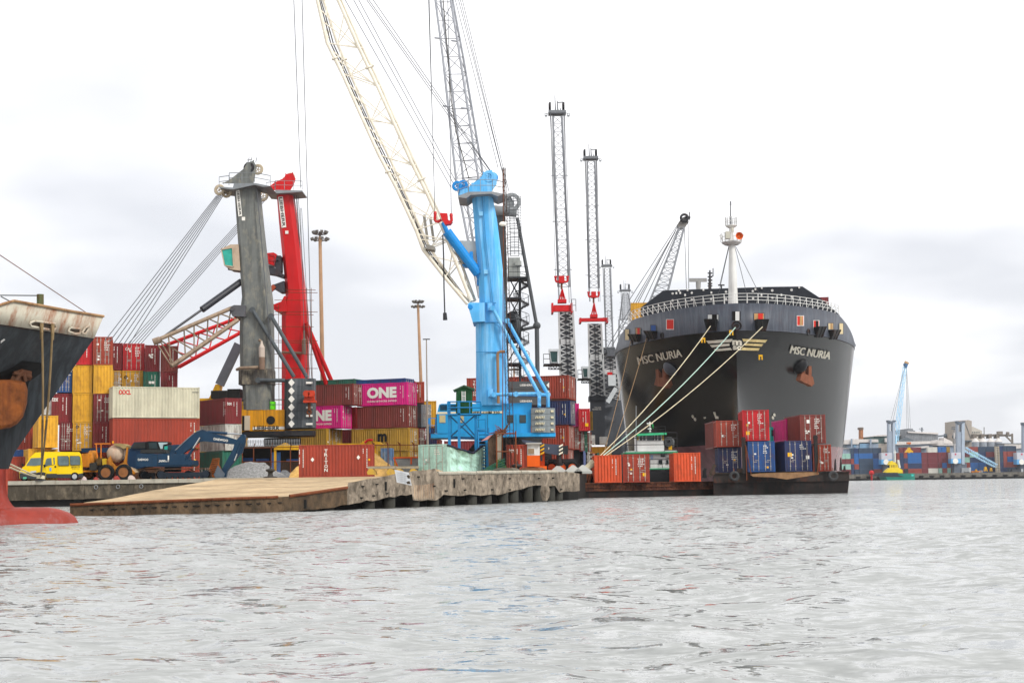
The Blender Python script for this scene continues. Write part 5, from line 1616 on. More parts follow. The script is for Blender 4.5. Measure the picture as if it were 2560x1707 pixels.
# ---- blue crane in front
def blue_crane():
 Y = 126.0
 b = P(1230, 1110, Y)
 t = thing('harbour_crane', 'large sky blue harbour crane with white lattice boom', 'crane', (b.x, Y, QZ))
 BP = M('sky_blue_paint', '50a6dd', 0.5, 0.16, streak=0.5, grime='a9d8f2', scale=0.5)
 BH = M('blue_house_paint', '2497d2', 0.45, 0.08, streak=0.25, grime='0f5c88', rust=0.08)
 DB = M('blue_cylinder_paint', '1c84cc', 0.4, 0.1)
 tower(t, [(1189, 1271, 1012), (1189, 1268, 900), (1188, 1263, 805)], Y, BP, 3.0, rnd=True, name='tower_base')
 tower(t, [(1190, 1263, 806), (1198, 1263, 757), (1196, 1260, 700), (1193, 1255, 655), (1188, 1249, 600), (1184, 1242, 545), (1179, 1231, 488)], Y + 0.1, BP, 2.6, ch=0.45)
 m = MB(); m.ppoly([Z5(*p) for p in ((405, 1130), (418, 1118), (540, 1118), (540, 1265), (445, 1270), (425, 1200))], Y - 0.5, 3.8)
 m.build('boom_bracket', BP, t)
 m = MB(); m.tube(P(*Z5(426, 1152), Y - 0.6), P(*Z5(426, 1152), Y + 3.5), 0.2, 0.2, 12); m.torus(P(*Z5(426, 1152), Y - 0.55), (0, 1, 0), 0.17, 0.06, 14, 6); m.build('pivot_pin', DB, t)
 head(t, Z5, Y, [(340, 275), (345, 238), (415, 215), (440, 185), (510, 140), (530, 100), (590, 85), (637, 115), (632, 190), (590, 250)],
  [(570, 130, 44, BP, 0.2), (600, 140, 40, DB, 0.9), (322, 205, 36, DB, 0.0), (365, 200, 38, DB, 0.5)],
  [(330, 282), (415, 250), (600, 248), (690, 266), (640, 285), (590, 265), (430, 275), (395, 300), (330, 292)], [(330, 280), (410, 252), (412, 245), (600, 245), (688, 262)], BP, 2.4)
 m = MB(); m.bar(P(*Z5(340, 240), Y + 1), P(*Z5(450, 270), Y + 1), 0.5, 0.9); m.build('sheave_arm', BP, t)
 for x0, x1, y0, y1 in ((493, 524, 405, 437), (532, 563, 860, 892)): pbx('inspection_hatch', M('pale_blue_hatch', '7db9dd', 0.5, 0.05), t, Z5(x0, 0)[0], Z5(x1, 0)[0], Z5(0, y0)[1], Z5(0, y1)[1], Y - 0.1, 0.25)
 cab(t, Z5, Y + 0.8, [(310, 700), (352, 660), (380, 760), (372, 810)], [(300, 690), (345, 632), (470, 636), (474, 812), (380, 815), (325, 760)], 2.0, M('grey_cab', 'a4a9a8', 0.5, 0.1), GLASS)
 m = MB(); m.ppoly([Z5(*p) for p in ((360, 818), (480, 812), (498, 812), (498, 980), (478, 980), (478, 845), (380, 838))], Y + 1.0, 0.8); m.bar(P(*Z5(432, 720), Y + .6), P(*Z5(440, 820), Y + .6), 0.3); m.build('cab_bracket', DB, t)
 m = MB(); m.tube(P(1117, 579, Y - 0.3), P(1195, 684, Y + 0.8), 0.44, 0.44, 14); m.tube(P(1108, 556, Y - 0.4), P(1118, 581, Y - 0.3), 0.2); m.tube(P(1195, 684, Y + 0.8), P(1202, 698, Y + 0.9), 0.3); m.build('luffing_cylinder', DB, t)
 m = MB()
 for a_, b_ in (((1205, 490), (1214, 600)), ((1214, 600), (1232, 756)), ((1198, 757), (1240, 757)), ((1190, 806), (1262, 806)), ((1190, 880), (1268, 880))): m.bar(P(*a_, Y - .02), P(*b_, Y - .02), .06, .08, (0, 1, 0))
 m.build('weld_seam', M('seam_blue', '2f78aa', 0.6, 0.1), t)
 # white lattice boom: two left chords, two right chords, kinked foot
 WB = M('white_boom_paint', 'e3dccb', 0.5, 0.08, rust=0.15, rustcol='a98e6a', streak=0.1)
 A = [(768, -90), (793, 0), (818, 108), (856, 185), (904, 292), (947, 387), (992, 472), (1040, 575), (1058, 624), (1112, 693), (1169, 760)]
 A2 = [(785, -90), (808, 0), (844, 112), (877, 188), (928, 303), (976, 399), (1011, 478), (1052, 572), (1076, 622), (1122, 690), (1172, 756)]
 Cc = [(805, -90), (845, 0), (898, 121), (944, 217), (987, 313), (1033, 415), (1068, 485), (1100, 556), (1118, 600), (1140, 655), (1178, 752)]
 C2 = [(815, -90), (853, 0), (905, 119), (950, 214), (993, 310), (1040, 412), (1074, 482), (1106, 552), (1128, 600), (1152, 655), (1188, 752)]
 def chord(pts, dy): return [P(x, y, Y - 1.5 + 1.9 * max(0, k) / 10 + dy) for k, (x, y) in enumerate(pts)]
 ch = [chord(A, 0), chord(A2, 2.4), chord(C2, 2.4), chord(Cc, 0)]
 m = MB()
 for k, c in enumerate(ch): m.poly(c, 0.16 if k in (0, 3) else 0.13, 8)
 def sub(c, u):
  f = u * (len(c) - 1); i = min(int(f), len(c) - 2)
  return c[i].lerp(c[i + 1], f - i)
 n = 10
 for i in range(n):
  u0, u1 = i / n, (i + 1) / n
  um = (u0 + u1) / 2
  for j in range(4):
   c, d = ch[j], ch[(j + 1) % 4]
   rb = 0.055
   m.tube(sub(c, u1), sub(d, u0 + 0.02), rb, rb, 5, False); m.tube(sub(c, u1), sub(d, u1 + 0.0), rb, rb, 5, False)
   if i < 8: m.tube(sub(d, um), sub(c, u1), rb * 0.9, rb * 0.9, 5, False)
 for i in (2, 5):
  for c in ch: m.tube(sub(c, i / n + 0.048), sub(c, i / n + 0.052), 0.3, 0.3, 8)
 bo = m.build('boom', WB, t)
 m = MB()
 for c, d, w in ((ch[0], ch[1], 0.35), (ch[0], ch[1], 0.6)): m.poly([sub(c, k / 30).lerp(sub(d, k / 30), w) + V((0, -0.05, 0.05 * math.sin(k * 1.7))) for k in range(31)], 0.06, 5)
 m.build('boom_cable', M('dark_cable', '4c4a45', 0.6, 0.2), bo)
 m = MB(); m.ppoly([Z5(*p) for p in ((75, 660), (125, 670), (148, 680), (145, 705), (80, 695))], Y - 0.6, 1.4); m.build('boom_box', M('grey_box', '8d8a82', 0.6, 0.2), bo)
 m = MB(); m.bar(P(*Z5(62, 432), Y + 0.5), P(*Z5(90, 620), Y + 0.5), 0.24); m.bar(P(*Z5(112, 452), Y + 0.5), P(*Z5(140, 640), Y + 0.5), 0.24); m.build('boom_post', M('grey_box', '8d8a82'), bo)
 m = MB(); m.poly([P(1107, 588, Y - 1), P(1109, 640, Y - 1), P(1110, 720, Y - 1), P(1112, 785, Y - 1)], 0.06, 6); m.tube(P(1112, 782, Y - 1), P(1113, 800, Y - 1), 0.16, 0.2, 8); m.build('hanging_cable', DARK, bo)
 # machine house
 m = MB()
 m.ppoly([(1093, 1083), (1092, 1034), (1327, 1034), (1327, 1083)], Y, 5)
 m.ppoly([(1092, 1034), (1098, 1011), (1104, 1009), (1270, 1008), (1330, 1006), (1327, 1034)], Y + 0.35, 4.4)
 h = m.build('machine_house', BH, t)
 m = MB(); m.prism([V((P(x, 1083, Y + dy).x, Y + dy, P(1200, 1093, Y).z)) for x, dy in ((1077, 0), (1348, -0.3), (1389, 0.5), (1388, 4.6), (1077, 5))], (0, 0, P(1200, 1083, Y).z - P(1200, 1093, Y).z)); m.build('slew_frame', BH, t)
 pbx('cream_band', M('cream_stripe', 'd8cfae', 0.5, 0.1), h, 1093, 1258, 1028.5, 1033.5, Y - 0.03, 0.3)
 ptext(h, 'LIEBHERR-LHM 320', 1160, 1249, 1027.5, 1034, Y - 0.07, BLACKL, 0.015)
 for x0, x1, g in ((1099, 1113, 'cream_window'), (1147, 1159, 'cream_window'), (1269, 1283, None), (1300, 1314, None)):
  fr = pbx('window_frame', M('pale_rubber', '9aa5a8', 0.5, 0.1) if g else DARK, h, x0 - 1, x1 + 1, 1037, 1057, Y - 0.03, 0.1)
  pbx('window_pane', M('cream_window', 'b8ac80', 0.15, 0.1) if g else GLASS, fr, x0, x1, 1038.5, 1055.5, Y - 0.06, 0.1)
 m = MB()
 for x0, x1 in ((1100, 1121), (1124, 1141)):
  for k in range(6): m.pbox(x0, x1, 1011.5 + k * 2.4, 1012.8 + k * 2.4, Y + 0.28, 0.1)
 m.build('louvre', M('dark_louvre', '14303e', 0.5, 0.1), h)
 m = MB()
 for x in (1128, 1196, 1219, 1257, 1290): m.pbox(x, x + 0.7, 1036, 1082, Y - 0.015, 0.02)
 m.build('panel_joint', M('dark_louvre', '14303e'), h)
 m = MB(); m.ppoly([(1084, 1082), (1090, 1036), (1093, 1034), (1093, 1082)], Y + 0.1, 3); m.build('nose_window', GLASS, h)
 m = MB(); railing(m, [P(1075, 1082, Y), P(1090, 1082, Y)], 1.3, 0.03, 0.5); m.tube(P(1073, 1060, Y), P(1073, 1045, Y), 0.1); m.build('step_rail', DB, h)
 CW2 = M('light_grey_weight', '7b8386', 0.5, 0.12, streak=0.3)
 HZ = M('hazard_stripe', 'd8cfae', 0.5, 0.05)
 for k in range(4):
  y0, y1 = 1020 + k * 15.4, 1020 + (k + 1) * 15.4 - 0.6
  m = MB(); m.prism([V((P(x, 1050, Y + dy).x, Y + dy, P(1350, y1, Y).z)) for x, dy in ((1328, -0.3), (1349, -0.5), (1388, 0.4), (1387, 4.5), (1328, 4.5))], (0, 0, P(1350, y0, Y).z - P(1350, y1, Y).z))
  cw = m.build('counterweight', CW2, t)
  m = MB()
  for j in range(6): x = 1338 + j * 4; m.prism([P(x, y1 - 4.5, Y - 0.55 + 0.0), P(x + 2, y1 - 4.5, Y - 0.55), P(x + 4, y0 + 4.5, Y - 0.55), P(x + 2, y0 + 4.5, Y - 0.55)], (0, 0.25, 0))
  m.pbox(1377, 1384, y0 + 5, y1 - 5, Y + 0.05, 0.3)
  m.build('hazard_marking', HZ, cw)
 for a_, b_ in (((1231, 770), (1347, 984)), ((1269, 802), (1369, 985)), ((1235, 986), (1345, 984)), ((1290, 985), (1370, 987)), ((1348, 984), (1348, 1016)), ((1370, 986), (1370, 1017))):
  m = MB(); m.tube(P(*a_, Y - 0.4 if a_[0] < 1240 else Y + 1.2), P(*b_, Y - 0.2 if b_[0] < 1350 else Y + 1.4), 0.16, 0.16, 8); m.tube(P(*a_, Y - 0.6), P(*a_, Y), 0.24, 0.24, 10); m.build('back_stay', BP, t)
 pbx('stay_bracket', BP, t, 1220, 1233, 972, 992, Y - 0.3, 0.6); pbx('stay_bracket', BP, t, 1219, 1231, 757, 776, Y - 0.2, 0.5)
 m = MB(); m.poly([P(1246, 1008, Y - 0.35), P(1244, 884, Y - 0.35), P(1248, 879, Y - 0.35), P(1262, 879, Y - 0.35)], 0.13, 8); m.build('exhaust_pipe', M('brown_pipe', '8a6a4c', 0.6, 0.2), t)
 undercarriage(t, 1100, 1380, Y + 1, DARK, 9)
 for (x0, y0, x1, y1) in ((862, -40, 1135, 462), (875, -40, 1140, 455), (888, -40, 1220, 430), (840, -40, 1128, 470), (905, -40, 1235, 440), (893, -40, 1228, 432)): rope(t, P(x0, y0, Y - 1), P(x1, y1, Y + 1), 0.022)
 # hook block hung on its own ropes
 c = P(1108, 545, Y - 3)
 hb = thing('hook_block', 'red double hook block hanging beside the white boom', 'hook block', tuple(c))
 m = MB(); m.ppoly([Z5(*p) for p in ((185, 415), (245, 418), (250, 470), (285, 480), (270, 500), (230, 505), (200, 460))], Y - 3, 0.9); m.build('block_body', REDP, hb)
 for pts in ([(150, 425), (148, 470), (165, 488), (200, 470)], [(276, 440), (280, 480), (262, 498), (240, 490)]):
  m = MB(); m.poly([P(*Z5(*p), Y - 2.6) for p in pts], 0.13, 8); m.tube(P(*Z5(*pts[0]), Y - 2.6), P(*Z5(pts[0][0], pts[0][1] - 20), Y - 2.6), 0.16, 0.12, 8); m.build('hook', REDP, hb)
 rope(hb, P(*Z5(148, 415), Y - 2.6), P(1072, -40, Y - 3), 0.022); rope(hb, P(*Z5(277, 425), Y - 2.6), P(1119, -40, Y - 3), 0.022)
blue_crane()
# ---- dark crane behind the blue one
def dark_crane():
 Y = 152.0
 b = P(1285, 1095, Y)
 t = thing('harbour_crane', 'dark grey harbour crane with spiral stair and caged ladder behind the blue tower', 'crane', (b.x, Y, QZ))
 DG = M('dark_grey_paint', '4a4d50', 0.5, 0.15, streak=0.2)
 MG = M('mid_grey_paint', '84888a', 0.5, 0.12)
 m = MB(); m.ppoly([Z5(*p) for p in ((625, 430), (700, 420), (712, 800), (720, 1568), (660, 1568), (650, 800))], Y, 2.4); m.ppoly([(1250, 905), (1272, 905), (1274, 1090), (1250, 1090)], Y, 2.4); m.build('tower', DG, t)
 m = MB(); m.tube(P(*Z5(605, 395), Y), P(*Z5(790, 410), Y), 40 / 3.137 / FPX * Y, None, 18); m.build('head_drum', MG, t, smooth=True)
 m = MB(); m.ppoly([Z5(*p) for p in ((690, 270), (735, 275), (770, 330), (760, 370), (700, 370))], Y + 0.6, 1.2); m.disc(P(*Z5(750, 330), Y + 0.4), (0, 1, 0), 1.0, 0.3, 18, 0.6); m.build('head_frame', MG, t)
 m = MB(); m.tube(P(*Z5(795, 455), Y - 0.3), P(*Z5(945, 1290), Y - 0.3), 0.19, 0.19, 8); m.tube(P(1342, 812, Y - 0.3), P(1344, 950, Y - 0.3), 0.24, 0.24, 8); m.tube(P(*Z5(790, 1340), Y - .3), P(*Z5(950, 1305), Y - .3), 0.17, 0.17, 8); m.ball(P(1342, 814, Y - 0.3), 0.42); m.build('back_stay', DG, t)
 m = MB(); ladder(m, P(1287, 640, Y - 0.6), P(1284, 490, Y - 0.6), 0.9, 0.05, 0.5)
 for k in range(22):
  c = P(1287 - k * 0.14, 636 - k * 6.8, Y - 0.6); m.poly([c + V((0.75 * math.cos(a), -0.75 * math.sin(a), 0)) for a in [j * math.pi / 6 for j in range(7)]], 0.03, 4)
 for a in (0, 0.5, 1.0): m.tube(P(1287, 640, Y - 0.6) + V((0.75 * math.cos(a * math.pi), -0.75 * math.sin(a * math.pi), 0)), P(1284, 490, Y - 0.6) + V((0.75 * math.cos(a * math.pi), -0.75 * math.sin(a * math.pi), 0)), 0.03, 0.03, 4)
 m.build('caged_ladder', M('ladder_grey', '6a6d70', 0.5, 0.1), t)
 m = MB()
 c0, c1 = P(1304, 1000, Y), P(1303, 695, Y)
 ax = (c1 - c0)
 m.tube(c0 + V((-.15, 0, 0)), c1 + V((-.15, 0, 0)), 0.14, 0.14, 8)
 n = 96
 prev = None
 for k in range(n):
  c = c0 + ax * (k / n)
  a = k * 0.42
  e = V((math.cos(a), math.sin(a), 0))
  f = V((-math.sin(a), math.cos(a), 0))
  m.prism([c + e * 0.12 - f * 0.1, c + e * 0.85 - f * 0.2, c + e * 0.85 + f * 0.2, c + e * 0.12 + f * 0.1], (0, 0, 0.06))
  q = c + e * 0.85 + V((0, 0, 0.95))
  if prev is not None: m.tube(prev, q, 0.03, 0.03, 4)
  if k % 2 == 0: m.tube(c + e * 0.85, q, 0.022, 0.022, 4)
  prev = q
 m.build('spiral_stair', M('stair_black', '2d2f33', 0.6, 0.2), t)
 m = MB(); m.pbox(1270, 1301, 644, 692, Y - 0.5, 2.5); m.pbox(1288, 1304, 652, 663, Y - 0.8, 1.0); cb = m.build('equipment_house', M('pale_grey_house', '9a9e9a', 0.5, 0.12, streak=0.3), t)
 m = MB()
 for y in (694, 745, 798, 850, 908): m.box(P(1268, y, Y).x, P(1318 if y == 694 else 1304, y, Y).x, Y - 0.8, Y + 2, P(1290, y + 4, Y).z, P(1290, y, Y).z)
 railing(m, [P(1270, 694, Y - 0.8), P(1320, 694, Y - 0.8)], 1.2, 0.03, 1.0)
 for i, y in enumerate((694, 745, 798, 850)): m.tube(P(1272, y, Y - .4), P(1300, y + 52, Y - .4), 0.07, 0.07, 5); m.tube(P(1300, y, Y - .4), P(1272, y + 52, Y - .4), 0.07, 0.07, 5)
 m.build('landing', M('stair_black', '2d2f33'), t)
 m = MB(); m.disc(P(1280, 815, Y + 0.5), (1, 0.6, 0), 1.5, 0.5, 24, 0.5); m.torus(P(1280, 815, Y + 0.5), (1, 0.6, 0), 1.5, 0.14, 24, 6); m.build('cable_reel', DG, t)
 GB = M('pale_grey_boom', '9da0a6', 0.5, 0.1)
 m = MB()
 lattice(m, [P(1083, -40, Y - 2), P(1096, -40, Y + 1), P(1124, -40, Y + 1), P(1120, -40, Y - 2)], [P(1107, 143, Y - 1.7), P(1120, 143, Y + 1.3), P(1158, 143, Y + 1.3), P(1150, 143, Y - 1.7)], 4, 0.12, 0.045)
 lattice(m, [P(1107, 143, Y - 1.7), P(1120, 143, Y + 1.3), P(1158, 143, Y + 1.3), P(1150, 143, Y - 1.7)], [P(1140, 446, Y - 1.2), P(1158, 446, Y + 1.8), P(1208, 440, Y + 1.8), P(1196, 446, Y - 1.2)], 7, 0.13, 0.045)
 lattice(m, [P(1140, 446, Y - 1.2), P(1158, 446, Y + 1.8), P(1208, 440, Y + 1.8), P(1196, 446, Y - 1.2)], [P(1198, 745, Y - .5), P(1204, 742, Y + 2), P(1216, 742, Y + 2), P(1214, 745, Y - .5)], 6, 0.13, 0.045)
 for u in (0.42, 0.9):
  q = P(1083, -40, Y - 2).lerp(P(1107, 143, Y - 1.7), u + 0.3 * (u < .5))
 for x0, x1, y in ((1086, 1104, 95), (1128, 1144, 102), (1107, 1125, 265), (1152, 1170, 270)): m.tube(P(x0, y, Y - 1.8), P(x1, y + 2, Y - 1.8), 0.1, 0.1, 6)
 m.build('boom', GB, t)
 m = MB(); m.poly([P(1104, -40, Y - 2.1), P(1117, 110, Y - 1.9), P(1128, 250, Y - 1.6), P(1140, 330, Y - 1.5), P(1172, 446, Y - 1.3)], 0.06, 5); m.build('boom_cable', M('dark_cable', '4c4a45'), t)
 for (x0, y0, x1, y1) in ((1128, -40, 1245, 420), (1136, -40, 1258, 440), (1141, -40, 1266, 470), (1146, -40, 1272, 478), (1070, -40, 1085, 440)): rope(t, P(x0, y0, Y), P(x1, y1, Y + 0.5), 0.024)
 for k in range(3):
  y0, y1 = 953 + k * 20, 972 + k * 20
  m = MB(); m.pbox(1271, 1373, y0, y1, Y - 1.2, 4); cw = m.build('counterweight', M('slab_weight_grey', '4d5052', 0.55, 0.12), t)
  ptext(cw, 'LIEBHERR', 1300, 1331, y0 + 7, y0 + 12, Y - 1.25, LETTER, 0.015)
  m = MB(); m.prism([P(1366, (y0 + y1) / 2, Y - 1.26), P(1373, y1 - 2, Y - 1.26), P(1373, y0 + 2, Y - 1.26)], (0, 0.03, 0)); m.build('arrow_marking', LETTER, cw)
 m = MB(); m.pbox(1255, 1300, 1010, 1092, Y, 5); m.build('machine_house', DG, t)
 undercarriage(t, 1250, 1370, Y + 1, DARK)
 # slim rust lattice mast in front of it
 q0, q1 = V((P(1276, 1130, 120).x, 120, QZ)), P(1260, 420, 120)
 lm = thing('lattice_mast', 'very thin dark lattice mast with rusty pole right of the blue tower', 'mast', tuple(q0))
 m = MB(); lattice(m, [q0 + V((-.35, 0, 0)), q0 + V((.35, 0, 0)), q0 + V((0, .5, 0))], [q1 + V((-.12, 0, 0)), q1 + V((.12, 0, 0)), q1 + V((0, .2, 0))], 44, 0.03, 0.013, False, False); m.build('mast_frame', M('mast_dark_brown', '3c302b', 0.7, 0.3, rust=0.5), lm)
 m = MB(); m.tube(q0 + V((-.7, 0, 0)), P(1259, 425, 119.5), 0.04, 0.03, 6); m.build('rusty_pole', RUSTY, lm)
 m = MB(); m.ball(P(1257, 560, 119.4), 0.2, sq=(1.6, 1, 1)); m.build('lamp', LETTER, lm)
dark_crane()
# ---- the row of slender cranes working on the container ship
def slender_crane(label, Y, top, wt, bot, wb, tw, hook=None, spread=None, cabp=None, flare=False, kx=1.0):
 """top/bot: boom axis in the picture with half widths; tw: tower column rows (xl, xr, y)"""
 k = kx
 base = V((P(bot[0], 1100, Y).x, Y, QZ))
 t = thing('slender_crane', label, 'crane', tuple(base), 'slender lattice boom cranes beside the black ship')
 LG = M('light_grey_lattice', '8b8e93', 0.5, 0.1)
 DGp = M('tower_dark_grey', '4b4f55', 0.5, 0.12, streak=0.15)
 s = Y / 180.0
 m = MB()
 dp = 1.5
 A = [P(top[0] - wt, top[1] + 10 * k, Y - 0.2), P(top[0] + wt, top[1] + 10 * k, Y - .2), P(top[0] + wt + 1, top[1] + 10 * k, Y + dp), P(top[0] - wt + 1, top[1] + 10 * k, Y + dp)]
 B_ = [P(bot[0] - wb, bot[1], Y), P(bot[0] + wb, bot[1], Y), P(bot[0] + wb + 2, bot[1], Y + dp), P(bot[0] - wb + 2, bot[1], Y + dp)]
 lattice(m, A, B_, 22, 0.105, 0.035, False)
 for u in (0.35, 0.62, 0.9):
  for sg in (-1, 1):
   c = A[0 if sg < 0 else 1].lerp(B_[0 if sg < 0 else 1], u)
   m.tube(c + V((-0.5, 0, 0)), c + V((0.5, 0, 0)), 0.05, 0.05, 5)
 m.build('boom', LG, t)
 q = lambda dx, dy, d=0.0: P(top[0] + dx * k, top[1] + dy * k, Y + d)
 m = MB(); m.bar(q(-22, 0), q(22, 0), 0.5, 0.4, (0, 1, 0)); m.box(q(-22, 0).x, q(22, 0).x, Y - .3, Y + 1.3, q(0, 3).z, q(0, -3).z); hd = m.build('boom_head', M('head_grey', '6f7276', 0.5, 0.1), t)
 for dx in (-18, 16):
  m = MB(); m.disc(q(dx, -14, 0.4), (1, 0, 0), 12 * k / FPX * Y, 0.22, 16); m.box(q(dx - 3, 0).x, q(dx - 2, 0).x, Y, Y + 1, q(0, 2).z, q(0, -24).z); m.build('sheave', DARK, hd)
 m = MB(); m.tube(q(-4, 0), q(-6, -42), 0.09, 0.04, 6); m.tube(q(2, 0), q(0, -28), 0.1, 0.06, 6); m.bar(q(0, -24), q(15, -25), 0.12); m.tube(q(2, -30), q(3, -50), 0.03, 0.02, 5); m.tube(q(8, 0), q(8, -10), 0.06); m.build('aerial_mast', M('head_grey', '6f7276'), hd)
 for dx in (-28, 28):
  m = MB(); m.bar(q(dx - 3, 9), q(dx + 3, 9), 0.25, 0.2); m.tube(q(dx - 3, 3), q(dx + 3, 3), 0.04); m.tube(q(dx - 3, 3), q(dx - 3, 9), 0.04); m.tube(q(dx + 3, 3), q(dx + 3, 9), 0.04); m.bar(q(dx, 4), q(dx * 0.7, 1), 0.06); m.build('floodlight', STEEL, hd)
 for dx, bx in ((-18, -12), (-16, -10), (16, 14), (18, 19)): rope(t, q(dx, 0, -0.4), P(bot[0] + bx * k, bot[1] + 40 * k, Y - 0.5), 0.026)
 if tw:
  m = MB()
  m.loft([[P(xl, y, Y + 0.5), P(xr, y, Y + .5), P(xr, y, Y + 2.5), P(xl, y, Y + 2.5)] for xl, xr, y in tw])
  m.build('tower', DGp, t)
  m = MB()
  (xl, xr, y0), (xl2, xr2, y1) = tw[0], tw[1]
  n = 12
  for i in range(n):
   u0, u1 = i / n, (i + 1) / n
   l0, l1 = P(xl + (xl2 - xl) * u0, y0 + (y1 - y0) * u0, Y + .35), P(xl + (xl2 - xl) * u1, y0 + (y1 - y0) * u1, Y + .35)
   r0, r1 = P(xr + (xr2 - xr) * u0, y0 + (y1 - y0) * u0, Y + .35), P(xr + (xr2 - xr) * u1, y0 + (y1 - y0) * u1, Y + .35)
   m.bar(l0, r1, 0.15, 0.06, (0, 1, 0)); m.bar(r0, l1, 0.15, 0.06, (0, 1, 0))
   m.bar(l0, l1, 0.25, 0.1, (0, 1, 0)); m.bar(r0, r1, 0.25, 0.1, (0, 1, 0))
  i0 = 0.42
  m.prism([P(xl + (xl2 - xl) * i0, y0 + (y1 - y0) * i0, Y + .3), P(xr + (xr2 - xr) * i0, y0 + (y1 - y0) * i0, Y + .3), P(xr + (xr2 - xr) * .5, y0 + (y1 - y0) * .5, Y + .3), P(xl + (xl2 - xl) * .5, y0 + (y1 - y0) * .5, Y + .3)], (0, 0.12, 0))
  m.build('cross_bracing', M('bracing_pale', 'b4b6b6', 0.5, 0.1), t)
  m = MB(); c0, c1 = P((xl + xr) / 2 + 3, y0, Y + .2), P((xl2 + xr2) / 2 + 3, y1, Y + .2); ladder(m, c1, c0, 0.5, 0.04, 0.5); m.build('ladder', DARK, t)
 if cabp:
  x0, y0, x1, y1 = cabp
  w_, h_ = x1 - x0, y1 - y0
  pts = [(x0 + .35 * w_, y0 + .08 * h_), (x1 - .08 * w_, y0 + .08 * h_), (x1 - .1 * w_, y1 - .3 * h_), (x0 + .45 * w_, y1 - .3 * h_)]
  z1 = lambda x, y: (x, y)
  c = cab(t, z1, Y - 1.5, [(pts[0][0] + 1, pts[0][1] + 3), (pts[1][0] - 1, pts[1][1] + 3), (pts[2][0] - 1, pts[2][1] - 1), (pts[3][0] + 1, pts[3][1] - 1)], [(pts[0][0] - 1, pts[0][1] - 2), (pts[1][0] + 1, pts[1][1] - 2), (pts[2][0] + 1, pts[2][1] + 1), (pts[3][0] - 1, pts[3][1] + 1)], 2.0, M('pale_cab', 'b9bec0', 0.5, 0.1), M('dark_teal_glass', '23403f', 0.1, 0.3))
  m = MB(); m.pbox(x0, x1 + 4, y1 - .27 * h_, y1 - .22 * h_, Y - 2, 3); railing(m, [P(x0, y1 - .27 * h_, Y - 2), P(x0 + .4 * w_, y1 - .27 * h_, Y - 2)], 1.2, 0.04, 0.7); lattice(m, [P(x0 + .3 * w_, y1 - .2 * h_, Y - 1), P(x0 + .3 * w_, y1, Y - 1), P(x0 + .3 * w_, y1, Y + .5)], [P(x1 + 5, y1 - .2 * h_, Y - 1), P(x1 + 5, y1, Y - 1), P(x1 + 5, y1, Y + .5)], 4, 0.06, 0.04); m.build('cab_gallery', DARK, t)
 if hook:
  hx, hy = hook
  c = P(hx, hy, Y - 3)
  hb = thing('hook_block', label[0].upper() and ('red hook block carrying the spreader of ' + spread[5]), 'hook block', tuple(c), 'red hook blocks of the slender cranes')
  z = lambda dx, dy, d=-3.0: P(hx + dx * k, hy + dy * k, Y + d)
  m = MB(); m.box(z(-7, 0).x, z(7, 0).x, Y - 3.3, Y - 2.4, z(0, 9).z, z(0, -9).z); m.build('block_body', REDP, hb)
  for sg in (-1, 1):
   m = MB(); m.poly([z(7 * sg, 4), z(12 * sg, 7), z(15 * sg, 2), z(15 * sg, -6)], 0.14, 7); m.tube(z(15 * sg, -5), z(15 * sg, -9), 0.2, 0.2, 8); m.build('hook', REDP, hb)
   rope(hb, z(15 * sg, -8), P(top[0] + 17 * sg * k, top[1] + 5, Y - 0.6), 0.022)
  m = MB(); m.tube(z(0, 9), z(0, 24), 0.13, 0.13, 6); m.build('hook_shank', RUSTY, hb)
  x0, y0, x1, y1, ay, nm = spread
  sp = thing('container_spreader', 'red container spreader hanging from ' + nm, 'spreader', tuple(P((x0 + x1) / 2, y1, Y - 3)), 'red container spreaders')
  m = MB(); m.pbox(x0 + 3, x1 - 3, y0 + (y1 - y0) * .45, y1, Y - 4, 0.8); m.pbox(x0 + 6, x1 - 6, y0 + (y1 - y0) * .4, y1 - 2, Y - 2.4, 0.5); m.pbox(x0, x0 + 5, y0 + 5, y1 + 3, Y - 4.2, 2.6); m.pbox(x1 - 5, x1, y0 + 5, y1 + 3, Y - 4.2, 2.6); m.build('spreader_beam', REDP, sp)
  m = MB()
  for dx in (-9, -3, 3, 9): m.tube(P((x0 + x1) / 2, ay, Y - 3), P((x0 + x1) / 2 + dx * k, y0 + 3, Y - 3 + (0.4 if dx % 2 else -0.4)), 0.09, 0.09, 5)
  m.pbox((x0 + x1) / 2 - 11 * k, (x0 + x1) / 2 + 11 * k, y0 - 4 * k, y0 + 4 * k, Y - 3.8, 1.3)
  m.build('lifting_frame', REDP, sp)
  m = MB(); railing(m, [P(x1 - 2, y1, Y - 4.2), P(x1 + 8 * k, y1, Y - 4.2)], 1.5, 0.05, 0.6); m.build('spreader_basket', STEEL, sp)
 return t
t1 = slender_crane('tallest slender grey lattice crane, nearest of its row', 180, (1393, 281), 11, (1409, 717), 14, [(1397, 1432, 776), (1401, 1441, 946), (1401, 1441, 1110)], (1404, 699), (1379, 752, 1432, 778, 722, 'the tallest slender crane'), (1359, 870, 1399, 923))
t2 = slender_crane('second slender grey lattice crane with solid dark lower column', 204, (1477, 395), 9.5, (1484, 720), 12, [(1471, 1503, 809), (1475, 1512, 991), (1475, 1512, 1112)], (1484, 737), (1449, 789, 1521, 803, 757, 'the second slender crane'), (1445, 914, 1473, 957), kx=0.85)
t3 = slender_crane('third slender grey lattice crane, cut off by the ship bow', 313, (1517, 664), 7, (1523, 870), 9, [(1508, 1537, 868), (1512, 1550, 1000), (1512, 1556, 1150)], kx=0.6)
t4 = slender_crane('farthest slender crane with flared lattice leg left of the ship', 360, (1563, 726), 6, (1565, 800), 17, None, kx=0.62)
